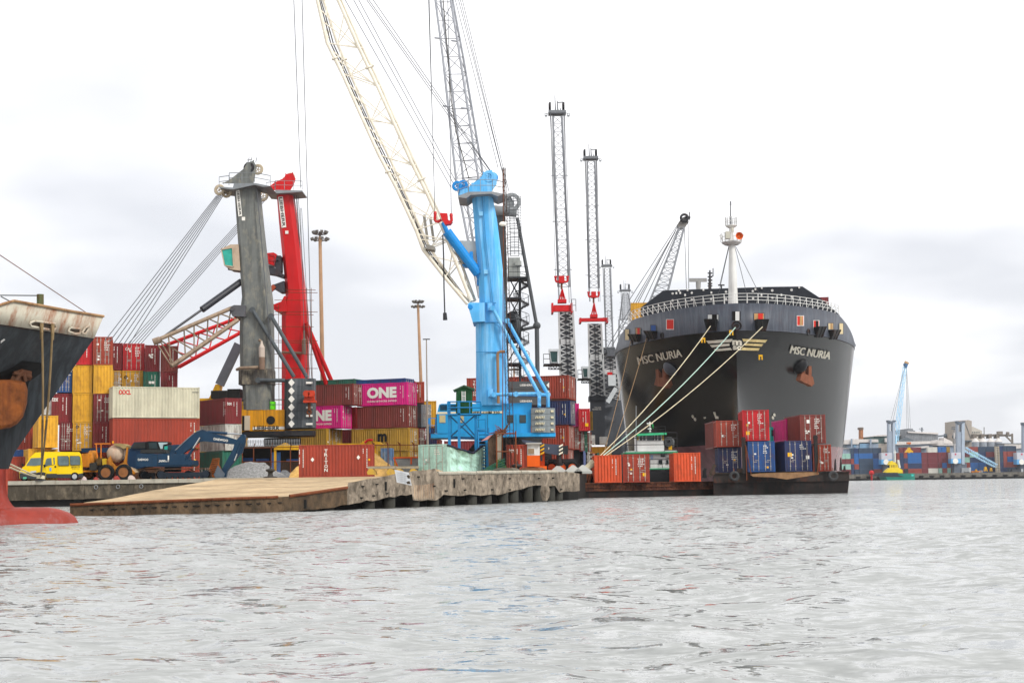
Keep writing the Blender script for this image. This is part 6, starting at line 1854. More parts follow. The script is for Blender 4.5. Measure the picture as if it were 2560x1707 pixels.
def slender_extras():
 Y = 204.0
 m = MB(); m.pbox(1473, 1514, 989, 1002, Y + .2, 3); m.build('column_head', M('column_dark', '33363b', 0.5, 0.1), t2)
 for x, ry in ((1483, 1019), ):
  ptext(t2, 'TIN-SSA', 1486, 1503, 1017, 1020, Y + .4, LETTER, 0.02); ptext(t2, 'RRE-R821-R31', 1481, 1503, 1021.5, 1024.5, Y + .4, LETTER, 0.02)
 m = MB(); m.pbox(1479, 1488, 1087, 1109, Y - 3, 2); m.build('white_cabinet', WHITE, t2)
 m = MB(); m.pbox(1501, 1519, 1091, 1110, Y - 3, 2); m.build('white_cabinet', WHITE, t2)
 m = MB(); m.pbox(1480, 1529, 1116, 1138, Y - 4, 6); m.build('ochre_chassis', M('ochre_chassis', 'c98a1c', 0.6, 0.15, streak=0.3), t2)
 m = MB(); m.box(P(1470, 1100, Y).x, P(1530, 1100, Y).x, Y - 2, Y + 4, QZ, P(1500, 1138, Y).z); m.build('undercarriage', DARK, t2)
 for tt, Yc, x0, x1 in ((t1, 180.0, 1392, 1446), (t3, 313.0, 1508, 1545)):
  m = MB(); m.box(P(x0, 1100, Yc).x, P(x1, 1100, Yc).x, Yc - 3, Yc + 5, QZ, QZ + 4.5); m.build('undercarriage', DARK, tt)
 Y = 313
 m = MB()
 for a, b in (((1508, 880), (1530, 875)), ((1505, 965), (1537, 968)), ((1506, 1015), (1540, 1010)), ((1502, 1040), (1535, 1050))): m.bar(P(*a, Y - 1), P(*b, Y - 1), 1.4, 0.8)
 m.pbox(1518, 1538, 868, 890, Y - 2, 3); m.pbox(1520, 1540, 938, 962, Y - 2, 3)
 m.build('machinery', M('machinery_grey', '4f5257', 0.5, 0.2), t3)
 m = MB(); m.pbox(1521, 1540, 937, 964, Y - 2.4, 0.3); m.build('cab', M('pale_cab', 'b9bec0'), t3)
 m = MB(); m.pbox(1519, 1531, 930, 937, Y - 2.4, 2); m.build('cab_roof', REDP, t3)
 m = MB(); m.bar(P(1519, 1006, Y - 3), P(1540, 970, Y - 3), .9, .9); m.build('luffing_gear', M('pale_cab', 'b9bec0'), t3)
 # flared leg of the last crane and shaft lines
 Y = 360
 m = MB(); lattice(m, [P(1548, 798, Y), P(1582, 798, Y), P(1582, 798, Y + 4), P(1548, 798, Y + 4)], [P(1545, 960, Y), P(1586, 960, Y), P(1586, 960, Y + 4), P(1545, 960, Y + 4)], 8, 0.22, 0.09); m.build('leg', M('light_grey_lattice', '8b8e93'), t4)
 m = MB(); m.box(P(1545, 1000, Y).x, P(1586, 1000, Y).x, Y, Y + 6, QZ, P(1560, 958, Y).z); m.build('tower', M('tower_dark_grey', '4b4f55'), t4)
 # crane standing beyond the ship
 Y = 285.0
 b = P(1610, 1000, Y)
 t = thing('slewing_crane', 'inclined lattice jib crane rising behind the black ship rail', 'crane', (b.x, Y, QZ))
 m = MB()
 lattice(m, [P(1604, 800, Y), P(1650, 800, Y), P(1652, 800, Y + 3), P(1606, 800, Y + 3)], [P(1699, 568, Y), P(1710, 568, Y), P(1711, 568, Y + 1.5), P(1700, 568, Y + 1.5)], 16, 0.16, 0.06); m.build('jib', M('light_grey_lattice', '8b8e93'), t)
 m = MB(); m.ppoly([(1696, 572), (1694, 560), (1704, 545), (1716, 540), (1722, 555), (1712, 570)], Y, 1.6); hd = m.build('jib_head', M('jib_head_grey', '6d6a66', 0.5, 0.25), t)
 m = MB(); m.disc(P(1711, 545, Y - .2), (0, 1, 0), 0.85, 0.5, 20, 0.5); m.torus(P(1711, 545, Y - .2), (0, 1, 0), 0.85, 0.12, 20, 6); m.bar(P(1711, 545, Y), P(1726, 543, Y), 0.3); m.tube(P(1724, 530, Y), P(1724, 550, Y), 0.1); m.build('sheave', DARK, hd)
 for (x0, y0, x1, y1) in ((1694, 562, 1572, 752), (1694, 566, 1594, 760), (1696, 570, 1600, 775), (1690, 575, 1500, 900), (1688, 580, 1508, 905)): rope(t, P(x0, y0, Y), P(x1, y1, Y), 0.05)
 for (x0, y0, x1, y1) in ((1711, 570, 1716, 722), (1720, 556, 1722, 722)): rope(t, P(x0, y0, Y), P(x1, y1, Y), 0.045)
 m = MB(); m.ppoly([(1596, 800), (1660, 800), (1656, 960), (1600, 960)], Y + 1, 4); m.build('tower', M('tower_dark_grey', '4b4f55'), t)
 m = MB(); m.box(b.x - 3, b.x + 3, Y, Y + 6, QZ, P(1610, 958, Y).z); m.build('pedestal', M('tower_dark_grey', '4b4f55'), t)
slender_extras()
# ---------------------------------------------------------------- light masts and poles
def light_mast(label, x0, y0, x1, yb, Y, r0, r1, k):
 b = V((P(x1, yb, Y).x, Y, QZ))
 top = P(x0, y0, Y)
 t = thing('light_mast', label, 'light mast', tuple(b), 'floodlight masts')
 m = MB(); m.loft([[c + V((r * math.cos(j * math.pi / 5), r * math.sin(j * math.pi / 5), 0)) for j in range(10)] for c, r in ((b, r0), (b.lerp(top, 0.5), (r0 + r1) / 2), (top, r1))]); m.build('pole', M('brown_concrete_pole', '9a7a5e', 0.8, 0.15), t, smooth=True)
 m = MB()
 for dz, rr in ((-0.55 * k, 1.5 * k), (0.55 * k, 1.25 * k)): m.torus(top + V((0, 0, dz)), (0, 0, 1), rr, 0.07 * k, 20, 5)
 for a in range(6):
  e = V((math.cos(a * math.pi / 3), math.sin(a * math.pi / 3), 0))
  for dz, rr in ((-0.55 * k, 1.5 * k), (0.55 * k, 1.25 * k)): m.tube(top + V((0, 0, dz)), top + e * rr + V((0, 0, dz)), 0.05 * k, 0.05 * k, 5)
 m.tube(top - V((0, 0, 0.7 * k)), top + V((0, 0, 1.0 * k)), 0.2 * k, 0.2 * k, 8)
 m.build('lamp_ring', M('lamp_ring_brown', '4b3f39', 0.6, 0.2), t)
 for a in range(9):
  e = V((math.cos(a * 2 * math.pi / 9 + 0.2), math.sin(a * 2 * math.pi / 9 + 0.2), 0))
  for dz, rr in ((-0.35 * k, 1.55 * k), (0.95 * k, 1.3 * k)):
   c = top + e * rr + V((0, 0, dz))
   m = MB(); m.bar(c - e * 0.16 * k, c + e * 0.22 * k + V((0, 0, -0.16 * k)), 0.5 * k, 0.42 * k)
   m.build('floodlight', M('floodlight_grey', '6d6a66', 0.4, 0.2), t)
light_mast('tall brown floodlight mast right of the red crane', 800, 592, 811, 1000, 190, 0.36, 0.22, 0.72)
light_mast('brown floodlight mast between the magenta containers and blue crane', 1045, 762, 1060, 1000, 235, 0.36, 0.2, 0.66)
light_mast('small distant floodlight mast glimpsed behind the spiral stair', 1285, 920, 1285, 1050, 330, 0.3, 0.2, 0.75)
def thin_pole():
 b = V((P(1070, 1180, 140).x, 140, QZ)); top = P(1066, 848, 140)
 t = thing('flood_pole', 'thin grey pole left of the blue crane cabin', 'pole', tuple(b))
 m = MB(); m.tube(b, b.lerp(top, 0.56), 0.12, 0.1, 8); m.tube(b.lerp(top, 0.55), top, 0.07, 0.05, 8); m.build('pole_shaft', M('grey_brown_pole', '8d8378', 0.7, 0.15), t)
 m = MB(); m.bar(top + V((-.35, 0, 0)), top + V((.35, 0, 0)), 0.1); m.build('cross_arm', DARK, t)
thin_pole()
# ---------------------------------------------------------------- vehicles on the quay
def wheel(t, c, r, wd, rimcol, ax=(0, 1, 0)):
 c, ax = V(c), V(ax).normalized()
 m = MB()
 prof = [(r * 0.62, -wd / 2), (r * 0.9, -wd / 2), (r, -wd * 0.32), (r, wd * 0.32), (r * 0.9, wd / 2), (r * 0.62, wd / 2)]
 u = V((0, 0, 1)); sx = ax.cross(u).normalized(); sy = ax.cross(sx)
 n = 22
 m.loft([[c + (sx * math.cos(2 * math.pi * k / n) + sy * math.sin(2 * math.pi * k / n)) * rr + ax * o for k in range(n)] for rr, o in prof + prof[:1]], caps=False)
 w_ = m.build('wheel', BLACK, t, smooth=False)
 m = MB(); m.tube(c - ax * wd * 0.38, c + ax * wd * 0.38, r * 0.63, r * 0.63, 18); m.tube(c - ax * wd * 0.5, c + ax * wd * 0.5, r * 0.22, r * 0.22, 10)
 for k in range(5):
  e = sx * math.cos(k * 1.2566) + sy * math.sin(k * 1.2566)
  m.tube(c + e * r * 0.42 - ax * wd * 0.42, c + e * r * 0.42 + ax * wd * 0.42, r * 0.06, r * 0.06, 6)
 m.build('rim', rimcol, w_)
def van():
 Y = 125.6
 z = zm(40, 1080, 6.918)
 q = lambda x, y, d=0.0: P(*z(x, y), Y + d)
 b = V((q(600, 840).x, Y, QZ + 0.05))
 t = thing('van', 'bright yellow high-roof van parked at the quay edge', 'van', tuple(b))
 YP = M('van_yellow', 'e8c400', 0.3, 0.04, streak=0.06)
 D = 2.0
 side = [(60, 800), (55, 700), (110, 610), (155, 580), (240, 440), (330, 352), (480, 340), (1095, 342), (1125, 380), (1150, 560), (1160, 700), (1158, 780), (1080, 790), (1070, 740), (1020, 705), (965, 740), (950, 795), (520, 790), (500, 740), (450, 715), (400, 740), (380, 800)]
 m = MB()
 ins = 0.0
 def ringp(dy, f):
  cx = 600
  return [q(x, y, dy) + V((0, 0, 0)) for x, y in side]
 def shrink(pts, amt):
  top = max(p.z for p in pts)
  return [V((p.x, p.y, p.z)) if p.z < top - 1.2 else V((p.x * 1.0, p.y + amt, p.z)) for p in pts]
 f = [q(x, y, 0.0 if y > 560 else (560 - y) / 220 * 0.16) for x, y in side]
 g = [q(x, y, D if y > 560 else D - (560 - y) / 220 * 0.16) for x, y in side]
 n = len(f)
 m.add(f + g, [tuple(range(n)), tuple(range(2 * n - 1, n - 1, -1))] + [(i, n + i, n + (i + 1) % n, (i + 1) % n) for i in range(n)])
 body = m.build('body', YP, t)
 def dyw(y): return 0.0 if y > 560 else (560 - y) / 220 * 0.16
 def panel(name, pts, mat, par, off=-0.02):
  mm = MB(); mm.prism([q(x, y, dyw(y) + off) for x, y in pts], (0, 0.03, 0)); return mm.build(name, mat, par)
 GW = M('van_glass', '5b6b6c', 0.08, 0.4)
 for pts in ([(722, 418), (890, 415), (908, 440), (910, 570), (745, 574), (728, 545)], [(935, 415), (1085, 415), (1103, 440), (1106, 562), (950, 566), (938, 540)]):
  cx, cy = sum(p[0] for p in pts) / len(pts), sum(p[1] for p in pts) / len(pts)
  fr = panel('window', [(cx + (x - cx) * 1.06, cy + (y - cy) * 1.08) for x, y in pts], BLACK, body, -0.012); panel('window_pane', pts, GW, fr, -0.03)
 dr = panel('front_door', [(505, 440), (560, 432), (690, 430), (702, 560), (704, 720), (540, 725), (500, 600)], YP, body, -0.02)
 panel('window_pane', [(520, 470), (545, 450), (665, 436), (672, 555), (560, 572), (490, 600)], GW, dr, -0.04)
 panel('quarter_trim', [(612, 436), (640, 434), (650, 556), (622, 562)], YP, dr, -0.06)
 panel('door_handle', [(665, 582), (692, 580), (694, 608), (666, 610)], BLACK, dr, -0.05)
 m = MB(); c = q(640, 520, 0.35); m.ball(c + V((-0.35, 0.1, 0.05)), 0.12); m.build('steering_wheel', BLACK, body)
 # windscreen, bonnet front
 m = MB(); a = [q(165, 575, 0.25), q(250, 440, 0.3), q(250, 440, D - .3), q(165, 575, D - .25)]
 m.face([p + V((-0.02, 0, 0.02)) for p in a]); m.build('windscreen', GW, body)
 m = MB(); a = [q(176, 578, -0.02), q(258, 448, 0.05), q(455, 440, 0.06), q(440, 560, -0.02), q(330, 580, -0.02)]
 m.prism(a, (0, 0.02, 0)); m.build('windscreen_side', GW, body)
 panel('sill', [(60, 705), (380, 700), (380, 800), (360, 812), (65, 800)], M('van_grey_trim', '3a3c3e', 0.6, 0.1), body, -0.03)
 panel('sill', [(520, 718), (705, 715), (705, 725), (948, 722), (948, 795), (520, 790)], M('van_grey_trim', '3a3c3e'), body, -0.03)
 panel('sill', [(1078, 720), (1160, 705), (1160, 782), (1080, 785)], M('van_grey_trim', '3a3c3e'), body, -0.03)
 panel('headlight', [(240, 700), (255, 672), (345, 665), (350, 690), (300, 700)], M('headlight_glass', 'b9bfc4', 0.1, 0.1), body, -0.05)
 panel('number_plate', [(122, 775), (180, 772), (180, 805), (122, 808)], M('plate_green', '5fb092', 0.5, 0.1), body, -0.09)
 panel('crest', [(578, 620), (600, 605), (614, 625), (612, 665), (596, 678), (580, 660)], M('pale_blue_crest', '7d9cc4', 0.5, 0.2), body, -0.04)
 a, b2, c2 = q(955, 618, -0.04), q(1106, 614, -0.04), q(955, 592, -0.04)
 lettering(body, 'SIBB NIG. LTD', a, b2 - a, c2 - a, BLACKL, 0.02)
 a, b2, c2 = q(968, 645, -0.04), q(1095, 641, -0.04), q(968, 630, -0.04)
 lettering(body, 'General Works', a, b2 - a, c2 - a, M('brown_lettering', '7a6414'), 0.0)
 m = MB(); m.bar(q(488, 560, -0.25), q(498, 605, -0.25), 0.2, 0.12); m.build('wing_mirror', BLACK, body)
 m = MB(); m.bar(q(105, 545, D + .1), q(125, 585, D + .1), 0.2, 0.12); m.build('wing_mirror', BLACK, body)
 rc = M('van_hubcap', 'b4b8ba', 0.35, 0.1)
 for x, y, d in ((1018, 775, 0.05), (448, 785, 0.05), (1010, 778, D - 0.15), (150, 790, D - .15)):
  c = q(x, y, d); c.z = QZ + 0.05 + 0.36; wheel(t, c, 0.36, 0.2, rc)
 # driver behind the window
 dc = q(590, 545, 0.45)
 p = thing('person', 'driver in a lime yellow vest seated in the yellow van', 'person', (dc.x, dc.y, dc.z - 0.6))
 figure(p, V((dc.x, dc.y, dc.z - 0.5)), seated=True)
def figure(p, hip, seated=True):
 """upper body as one continuous skin, head turned to the front of the van"""
 bm_v = [(0, 0, 0), (0, 0, .25), (0, 0, .48), (0, 0, .58), (-.02, 0, .68), (-.03, 0, .8), (0, -.19, .47), (-.12, -.24, .26), (-.36, -.15, .2), (0, .19, .47), (-.12, .24, .26), (-.36, .15, .2), (-.4, -.1, .02), (-.4, .1, .02)]
 ed = [(0, 1), (1, 2), (2, 3), (3, 4), (4, 5), (2, 6), (6, 7), (7, 8), (2, 9), (9, 10), (10, 11), (0, 12), (0, 13)]
 rad = [.15, .15, .15, .06, .1, .09, .075, .05, .035, .075, .05, .035, .085, .085]
 me = bpy.data.meshes.new('body')
 me.from_pydata([hip + V(v) - WM[p].translation for v in bm_v], ed, [])
 o = link_mesh('body', me, p)
 sk = o.modifiers.new('skin', 'SKIN')
 for i, r in enumerate(rad): me.skin_vertices[0].data[i].radius = (r, r)
 me.skin_vertices[0].data[0].use_root = True
 o.modifiers.new('sub', 'SUBSURF').levels = 2
 o.modifiers['sub'].render_levels = 2
 me.materials.append(M('dark_skin', '3d2519', 0.6, 0.1))
 m = MB(); m.loft([[hip + V((rx * math.cos(k * math.pi / 6), ry * math.sin(k * math.pi / 6), z)) for k in range(12)] for rx, ry, z in ((.17, .2, 0.0), (.17, .2, .25), (.17, .22, .42), (.1, .12, .54))]); m.build('safety_vest', M('lime_vest', 'a6dc14', 0.6, 0.1), p)
van()
def mixer():
 Y = 126.5
 z = zm(40, 1080, 6.918)
 q = lambda x, y, d=0.0: P(*z(x, y), Y + d)
 b = V((q(1560, 830).x, Y, QZ))
 t = thing('mixer_truck', 'rusty ochre concrete mixer truck with dirty white drum', 'concrete mixer', tuple(b))
 OC = M('ochre_rusty_paint', 'b9761c', 0.65, 0.2, rust=0.55, rustcol='5a3414', streak=0.4, grime='3a2818')
 def pl(name, pts, d0, dep, mat): m = MB(); m.prism([q(x, y, d0) for x, y in pts], (0, dep, 0)); return m.build(name, mat, t)
 pl('water_tank', [(1130, 375), (1260, 362), (1280, 380), (1280, 600), (1140, 600)], 0.1, 1.8, OC)
 m = MB(); m.loft([[q(x, 470, 1.0) + V((0, r * math.cos(k * math.pi / 8), r * math.sin(k * math.pi / 8))) for k in range(16)] for x, r in ((1265, 0.6), (1280, 0.8), (1370, 0.8), (1390, 0.6))]); m.build('engine_drum', OC, t, smooth=True)
 pl('engine_box', [(1270, 535), (1385, 520), (1385, 660), (1270, 660)], -0.02, 1.6, M('radiator_black', '2a2a28'))
 pl('chassis', [(1150, 660), (1460, 655), (1600, 640), (1700, 600), (1720, 700), (1460, 690), (1150, 690)], 0.2, 1.5, OC)
 pl('drive_seat', [(1390, 425), (1480, 425), (1480, 570), (1390, 570)], 0.3, 1.0, M('mixer_dark_paint', '5a4420', 0.7, 0.3, rust=0.4))
 pl('control_box', [(1490, 458), (1552, 455), (1552, 570), (1495, 575)], 0.0, 0.6, M('mixer_yellow', 'b8961c', 0.6, 0.2, rust=0.3))
 m = MB()
 for d in (0.1, 1.7):
  m.tube(q(1405, 450, d), q(1385, 205, d), 0.05); m.tube(q(1470, 450, d), q(1470, 200, d), 0.05); m.tube(q(1360, 203, d), q(1630, 200, d), 0.05)
 m.tube(q(1385, 203, .1), q(1385, 203, 1.7), 0.05); m.tube(q(1630, 200, .1), q(1630, 200, 1.7), 0.05)
 m.build('canopy_frame', M('orange_tube', 'c8701c', 0.6, 0.2), t)
 pl('drum_cradle', [(1560, 500), (1640, 400), (1660, 520), (1730, 600), (1860, 520), (1890, 400), (1910, 260), (1930, 260), (1905, 540), (1960, 600), (2060, 700), (2040, 730), (1880, 600), (1800, 560), (1740, 640), (1700, 640), (1560, 600)], 0.25, 0.3, OC)
 ax0, ax1 = q(1520, 330, 1.0), q(1830, 500, 1.0)
 ax0, ax1 = q(1830, 250, 1.0), q(1640, 480, 1.0)
 prof = [(0.0, 0.38), (0.12, 0.5), (0.38, 0.78), (0.62, 0.85), (0.85, 0.78), (1.05, 0.45), (1.1, 0.15)]
 d = (ax1 - ax0).normalized(); u = V((0, 1, 0)); s = d.cross(u)
 L = (ax1 - ax0).length
 m = MB(); m.loft([[ax0 + d * (L * f - 0.1) + (u * math.cos(k * math.pi / 10) + s * math.sin(k * math.pi / 10)) * r * 0.95 for k in range(20)] for f, r in prof])
 m.build('mixer_drum', M('dirty_white_drum', 'b9a48f', 0.8, 0.15, rust=0.35, rustcol='a8603c', streak=0.4, grime='6b5a4a'), t, smooth=True)
 pl('drum_hood', [(1680, 195), (1760, 192), (1850, 200), (1915, 235), (1900, 275), (1860, 290), (1800, 250), (1700, 225)], 0.2, 1.6, M('grey_ochre_hood', '8c7a52', 0.8, 0.2))
 pl('chute', [(1960, 600), (2060, 640), (2110, 690), (2070, 700), (1960, 640)], 0.4, 0.8, M('pale_chute', 'a8967c', 0.8, 0.2))
 pl('beacon', [(1662, 155), (1684, 152), (1684, 190), (1664, 192)], 0.8, 0.15, M('amber_beacon', 'e8a010', 0.4, 0.05))
 rim = M('brown_rim', '8a5a34', 0.7, 0.2, rust=0.3)
 for x, d0, r in ((1560, 0.0, 0.72), (1865, 0.0, 0.72), (1560, 1.9, 0.72), (1865, 1.9, 0.72), (1265, 1.6, 0.6)):
  c = q(x, 720, d0); c.z = QZ + r; wheel(t, c, r, 0.42, rim)
 m = MB(); rng = random.Random(9)
 lab = 0
 for x in (1120, 1165, 1380, 1420, 1690, 1740, 1985):
  c = q(x, 815, -0.2 + rng.random() * 0.6); c.z = QZ
  mm = MB(); s_ = 0.2 + 0.22 * rng.random()
  mm.loft([[c + V((math.cos(k * 1.05) * s_ * f * (0.7 + .5 * rng.random()), math.sin(k * 1.05) * s_ * f, zz)) for k in range(6)] for f, zz in ((1, 0), (0.8, s_ * 0.7), (0.3, s_ * 1.1))])
  o = mm.build('litter_bag', M('litter_%d' % (lab % 3), ('b8a8a0', 'c9b8ba', '8f3a34')[lab % 3], 0.8, 0.3, rust=0.3), None, base=c)
  tag(o, 'crumpled piece of litter lying by the mixer wheels', 'litter', 'litter around the mixer')
  lab += 1
mixer()
def excavator():
 Y = 126.5
 z = zm(300, 1050, 6.918)
 q = lambda x, y, d=0.0: P(*z(x, y), Y + d)
 b = V((q(1000, 1010).x, Y, QZ))
 t = thing('excavator', 'dark blue crawler excavator with bent boom and rusty bucket', 'excavator', tuple(b))
 BL = M('excavator_blue', '16364f', 0.4, 0.12, streak=0.25, grime='0f2436', rust=0.06)
 DB = M('excavator_dark', '1b2530', 0.55, 0.2)
 def pl(name, pts, d0, dep, mat, par=None): m = MB(); m.prism([q(x, y, d0) for x, y in pts], (0, dep, 0)); return m.build(name, mat, par or t)
 TR = M('rusty_track', '4e3a2c', 0.8, 0.35, rust=0.6, rustcol='6a3a1c', bump=0.4)
 def track(x0, x1, d0, nm=True):
  m = MB()
  zt, zb = q(900, 850, d0).z, QZ + 0.02
  r = (zt - zb) / 2; zc = (zt + zb) / 2
  xa, xb = q(x0, 900, d0).x + r, q(x1, 900, d0).x - r
  path = [(xa + (xb - xa) * k / 24, zc + r) for k in range(25)] + [(xb + r * math.sin(a), zc + r * math.cos(a)) for a in [math.pi * k / 9 for k in range(1, 9)]] + [(xb - (xb - xa) * k / 24, zc - r) for k in range(25)] + [(xa - r * math.sin(a), zc - r * math.cos(a)) for a in [math.pi * k / 9 for k in range(1, 9)]]
  Yd = Y + d0
  for i, (x, zz) in enumerate(path):
   x2, z2 = path[(i + 1) % len(path)]
   m.bar((x, Yd + 0.3, zz), (x2, Yd + 0.3, z2), 0.6, 0.09, (0, 1, 0)) if False else m.hexa([(x, Yd, zz), (x2, Yd, z2), (x2, Yd + .6, z2), (x, Yd + .6, zz), (x + (zz - zc) * 0.0, Yd, zz + (0.07 if zz > zc else -0.0)), (x2 * .98 + x * .02, Yd, z2 + (0.07 if zz > zc else 0)), (x2 * .98 + x * .02, Yd + .6, z2 + (0.07 if zz > zc else 0)), (x, Yd + .6, zz + (0.07 if zz > zc else 0))])
   dx, dz = x2 - x, z2 - zz
   l = math.hypot(dx, dz); nx, nz = -dz / l, dx / l
   cx, cz = (x + x2) / 2, (zz + z2) / 2
   m.bar((cx + nx * 0.05, Yd + 0.01, cz + nz * 0.05), (cx + nx * 0.05, Yd + 0.59, cz + nz * 0.05), 0.05, 0.1, (dx, 0, dz))
  tr = m.build('track', TR, t)
  m = MB(); m.box(xa + 0.2, xb - .2, Yd + 0.08, Yd + 0.5, zc - 0.22, zc + 0.18); m.build('track_frame', DB, tr)
  for x, rr in ((xa, r * 0.75), (xb, r * 0.75)):
   m = MB(); m.tube((x, Yd + 0.05, zc), (x, Yd + .55, zc), rr, rr, 18); m.build('drive_wheel', DB, tr)
  m = MB()
  for k in range(8): x = xa + 0.3 + (xb - xa - .6) * k / 7; m.tube((x, Yd + 0.05, zb + 0.2), (x, Yd + .5, zb + 0.2), 0.13, 0.13, 10)
  m.build('track_rollers', DB, tr)
 track(620, 1560, 0.0); track(330, 1260, 2.3)
 m = MB(); m.tube((b.x - 0.8, Y + 1.5, QZ + 0.7), (b.x - 0.8, Y + 1.5, QZ + 1.2), 0.75, 0.75, 18); m.build('slew_ring', DB, t)
 up = [(290, 600), (340, 578), (640, 580), (1060, 572), (1120, 610), (1130, 680), (1250, 690), (1258, 770), (1220, 800), (650, 805), (330, 800), (275, 770)]
 body = pl('upper_body', up, 0.25, 2.5, BL)
 m = MB()
 for x in (645, 850): m.prism([q(x, 582, 0.235), q(x + 6, 582, .235), q(x + 6, 800, .235), q(x, 800, .235)], (0, 0.03, 0))
 m.build('panel_joint', DB, body)
 pl('lower_step', [(660, 745), (1255, 745), (1255, 775), (660, 775)], 0.18, 0.1, BL, body)
 pl('engine_hood', [(340, 570), (365, 505), (770, 505), (810, 570)], 0.5, 2.0, M('hood_black', '2a2c2c', 0.6, 0.2), body)
 cabn = pl('cab', [(800, 585), (830, 430), (1010, 420), (1030, 440), (960, 560), (940, 585)], 1.7, 1.0, BL)
 pl('cab_window', [(835, 470), (850, 445), (900, 440), (870, 540), (828, 545)], 1.66, 0.1, GLASS, cabn)
 pl('cab_window', [(755, 560), (770, 450), (825, 445), (815, 560)], 1.66, 0.9, TEALGLASS, cabn)
 a, b2, c2 = q(310, 700, .22), q(488, 700, .22), q(310, 662, .22); lettering(body, 'DAEWOO', a, b2 - a, c2 - a, LETTER, 0.02)
 a, b2, c2 = q(668, 725, .22), q(780, 720, .22), q(676, 690, .22); lettering(body, '300', a, b2 - a, c2 - a, LETTER, 0.02)
 a, b2, c2 = q(785, 722, .22), q(845, 720, .22), q(788, 702, .22); lettering(body, 'LC-V', a, b2 - a, c2 - a, LETTER, 0.03)
 pl('white_label', [(825, 612), (848, 612), (848, 690), (825, 690)], 0.22, 0.05, LETTER, body)
 boom = pl('boom', [(960, 545), (1000, 590), (1090, 575), (1240, 470), (1370, 375), (1440, 365), (1930, 415), (2000, 415), (2040, 380), (2020, 340), (1850, 285), (1520, 205), (1440, 165), (1390, 170), (1290, 225), (1120, 370)], 1.0, 0.55, BL)
 a, b2, c2 = q(1618, 342, .98), q(1865, 375, .98), q(1622, 302, .98); lettering(boom, 'DAEWOO', a, b2 - a, c2 - a, LETTER, 0.02)
 arm = pl('arm', [(1935, 350), (2010, 345), (2110, 240), (2150, 245), (2168, 290), (2160, 380), (2110, 560), (2050, 620), (1850, 880), (1830, 985), (1780, 985), (1760, 850), (1900, 600), (1960, 480), (1975, 420), (1940, 410)], 1.02, 0.5, BL)
 def cyl(a, b_, d, r, f, mat=BL):
  p0, p1 = q(*a, d), q(*b_, d)
  m = MB(); m.tube(p0, p0.lerp(p1, f), r, r, 10); c = m.build('hydraulic_cylinder', mat, t)
  m = MB(); m.tube(p0.lerp(p1, f), p1, r * 0.6, r * 0.6, 8); m.build('piston_rod', M('chrome_rod', 'b8bcc0', 0.15, 0.05, metal=0.9), c)
 cyl((1510, 205), (2110, 245), 1.25, 0.13, 0.58); cyl((1150, 670), (1385, 300), 0.85, 0.13, 0.5); cyl((1150, 670), (1385, 300), 1.75, 0.13, 0.5); cyl((2100, 400), (1980, 700), 0.95, 0.11, 0.6)
 m = MB()
 for k in range(3): m.poly([q(950 + k * 14, 520 - k * 8, .95), q(1130 + k * 14, 350 - k * 8, .95), q(1290 + k * 10, 215 - k * 8, .95), q(1420, 160, .95), q(1520, 190, .98)], 0.03, 5)
 m.build('hydraulic_hose', M('hose_grey', '6d747a', 0.5, 0.2), boom)
 bk = MB()
 bk.loft([[q(x, y, d) for x, y in [(1600, 660), (1725, 655), (1715, 760), (1760, 860), (1815, 930), (1790, 990), (1650, 995), (1560, 970), (1540, 840)]] for d in (0.5, 1.9)])
 bu = bk.build('bucket', M('rusty_bucket', '8a4b1c', 0.75, 0.3, rust=0.5, rustcol='4a2a14', bump=0.3), t)
 m = MB()
 for k in range(7): m.bar(q(1590 + 0 * k - k * 7, 680 + k * 42, 0.46), q(1720 - k * 12, 672 + k * 38, 0.46), 0.07, 0.04)
 m.build('bucket_ribs', M('rusty_bucket_dark', '4a2a14', 0.8, 0.3), bu)
 m = MB(); m.prism([q(x, y, 0.46) for x, y in ((1690, 780), (1760, 860), (1815, 930), (1790, 990), (1650, 995), (1620, 940))], (0, 0.03, 0)); m.build('worn_cheek', M('worn_blue_grey', '56606a', 0.5, 0.2, rust=0.2), bu)
 # second machine behind
 t2 = thing('excavator', 'second dark blue excavator with black cab parked behind the other', 'excavator', (q(500, 1010, 5).x, Y + 6, QZ))
 DK = M('excavator_navy', '14304c', 0.45, 0.15)
 def pq(name, pts, d0, dep, mat, par=None): m = MB(); m.prism([q(x, y, d0) for x, y in pts], (0, dep, 0)); return m.build(name, mat, par or t2)
 bb = pq('upper_body', [(-150, 460), (120, 470), (180, 465), (245, 380), (450, 370), (480, 500), (480, 800), (270, 850), (140, 790), (120, 700), (-150, 640)], 5.5, 2.5, DK)
 pq('hood', [(250, 385), (450, 375), (440, 485), (200, 485)], 5.3, 0.2, M('hood_black', '2a2c2c'), bb)
 c3 = pq('cab', [(445, 520), (455, 370), (500, 362), (820, 370), (838, 395), (760, 500)], 5.2, 1.4, M('black_cab', '141618', 0.4, 0.2))
 pq('cab_window', [(660, 385), (820, 385), (815, 410), (745, 425), (735, 495), (700, 495)], 5.1, 0.1, M('pale_glass', 'a9bcc0', 0.1, 0.1), c3)
 pq('cab_window', [(500, 390), (630, 385), (650, 490), (505, 490)], 5.1, 0.1, GLASS, c3)
 m = MB(); m.box(q(130, 900, 5).x, q(700, 900, 5).x, Y + 5.6, Y + 8, QZ, QZ + 1.2); m.build('crawler', TR, t2)
 pq('long_boom', [(-671, 484), (-240, 476), (100, 472), (100, 560), (-671, 553)], 6.6, 0.6, DK)
excavator()
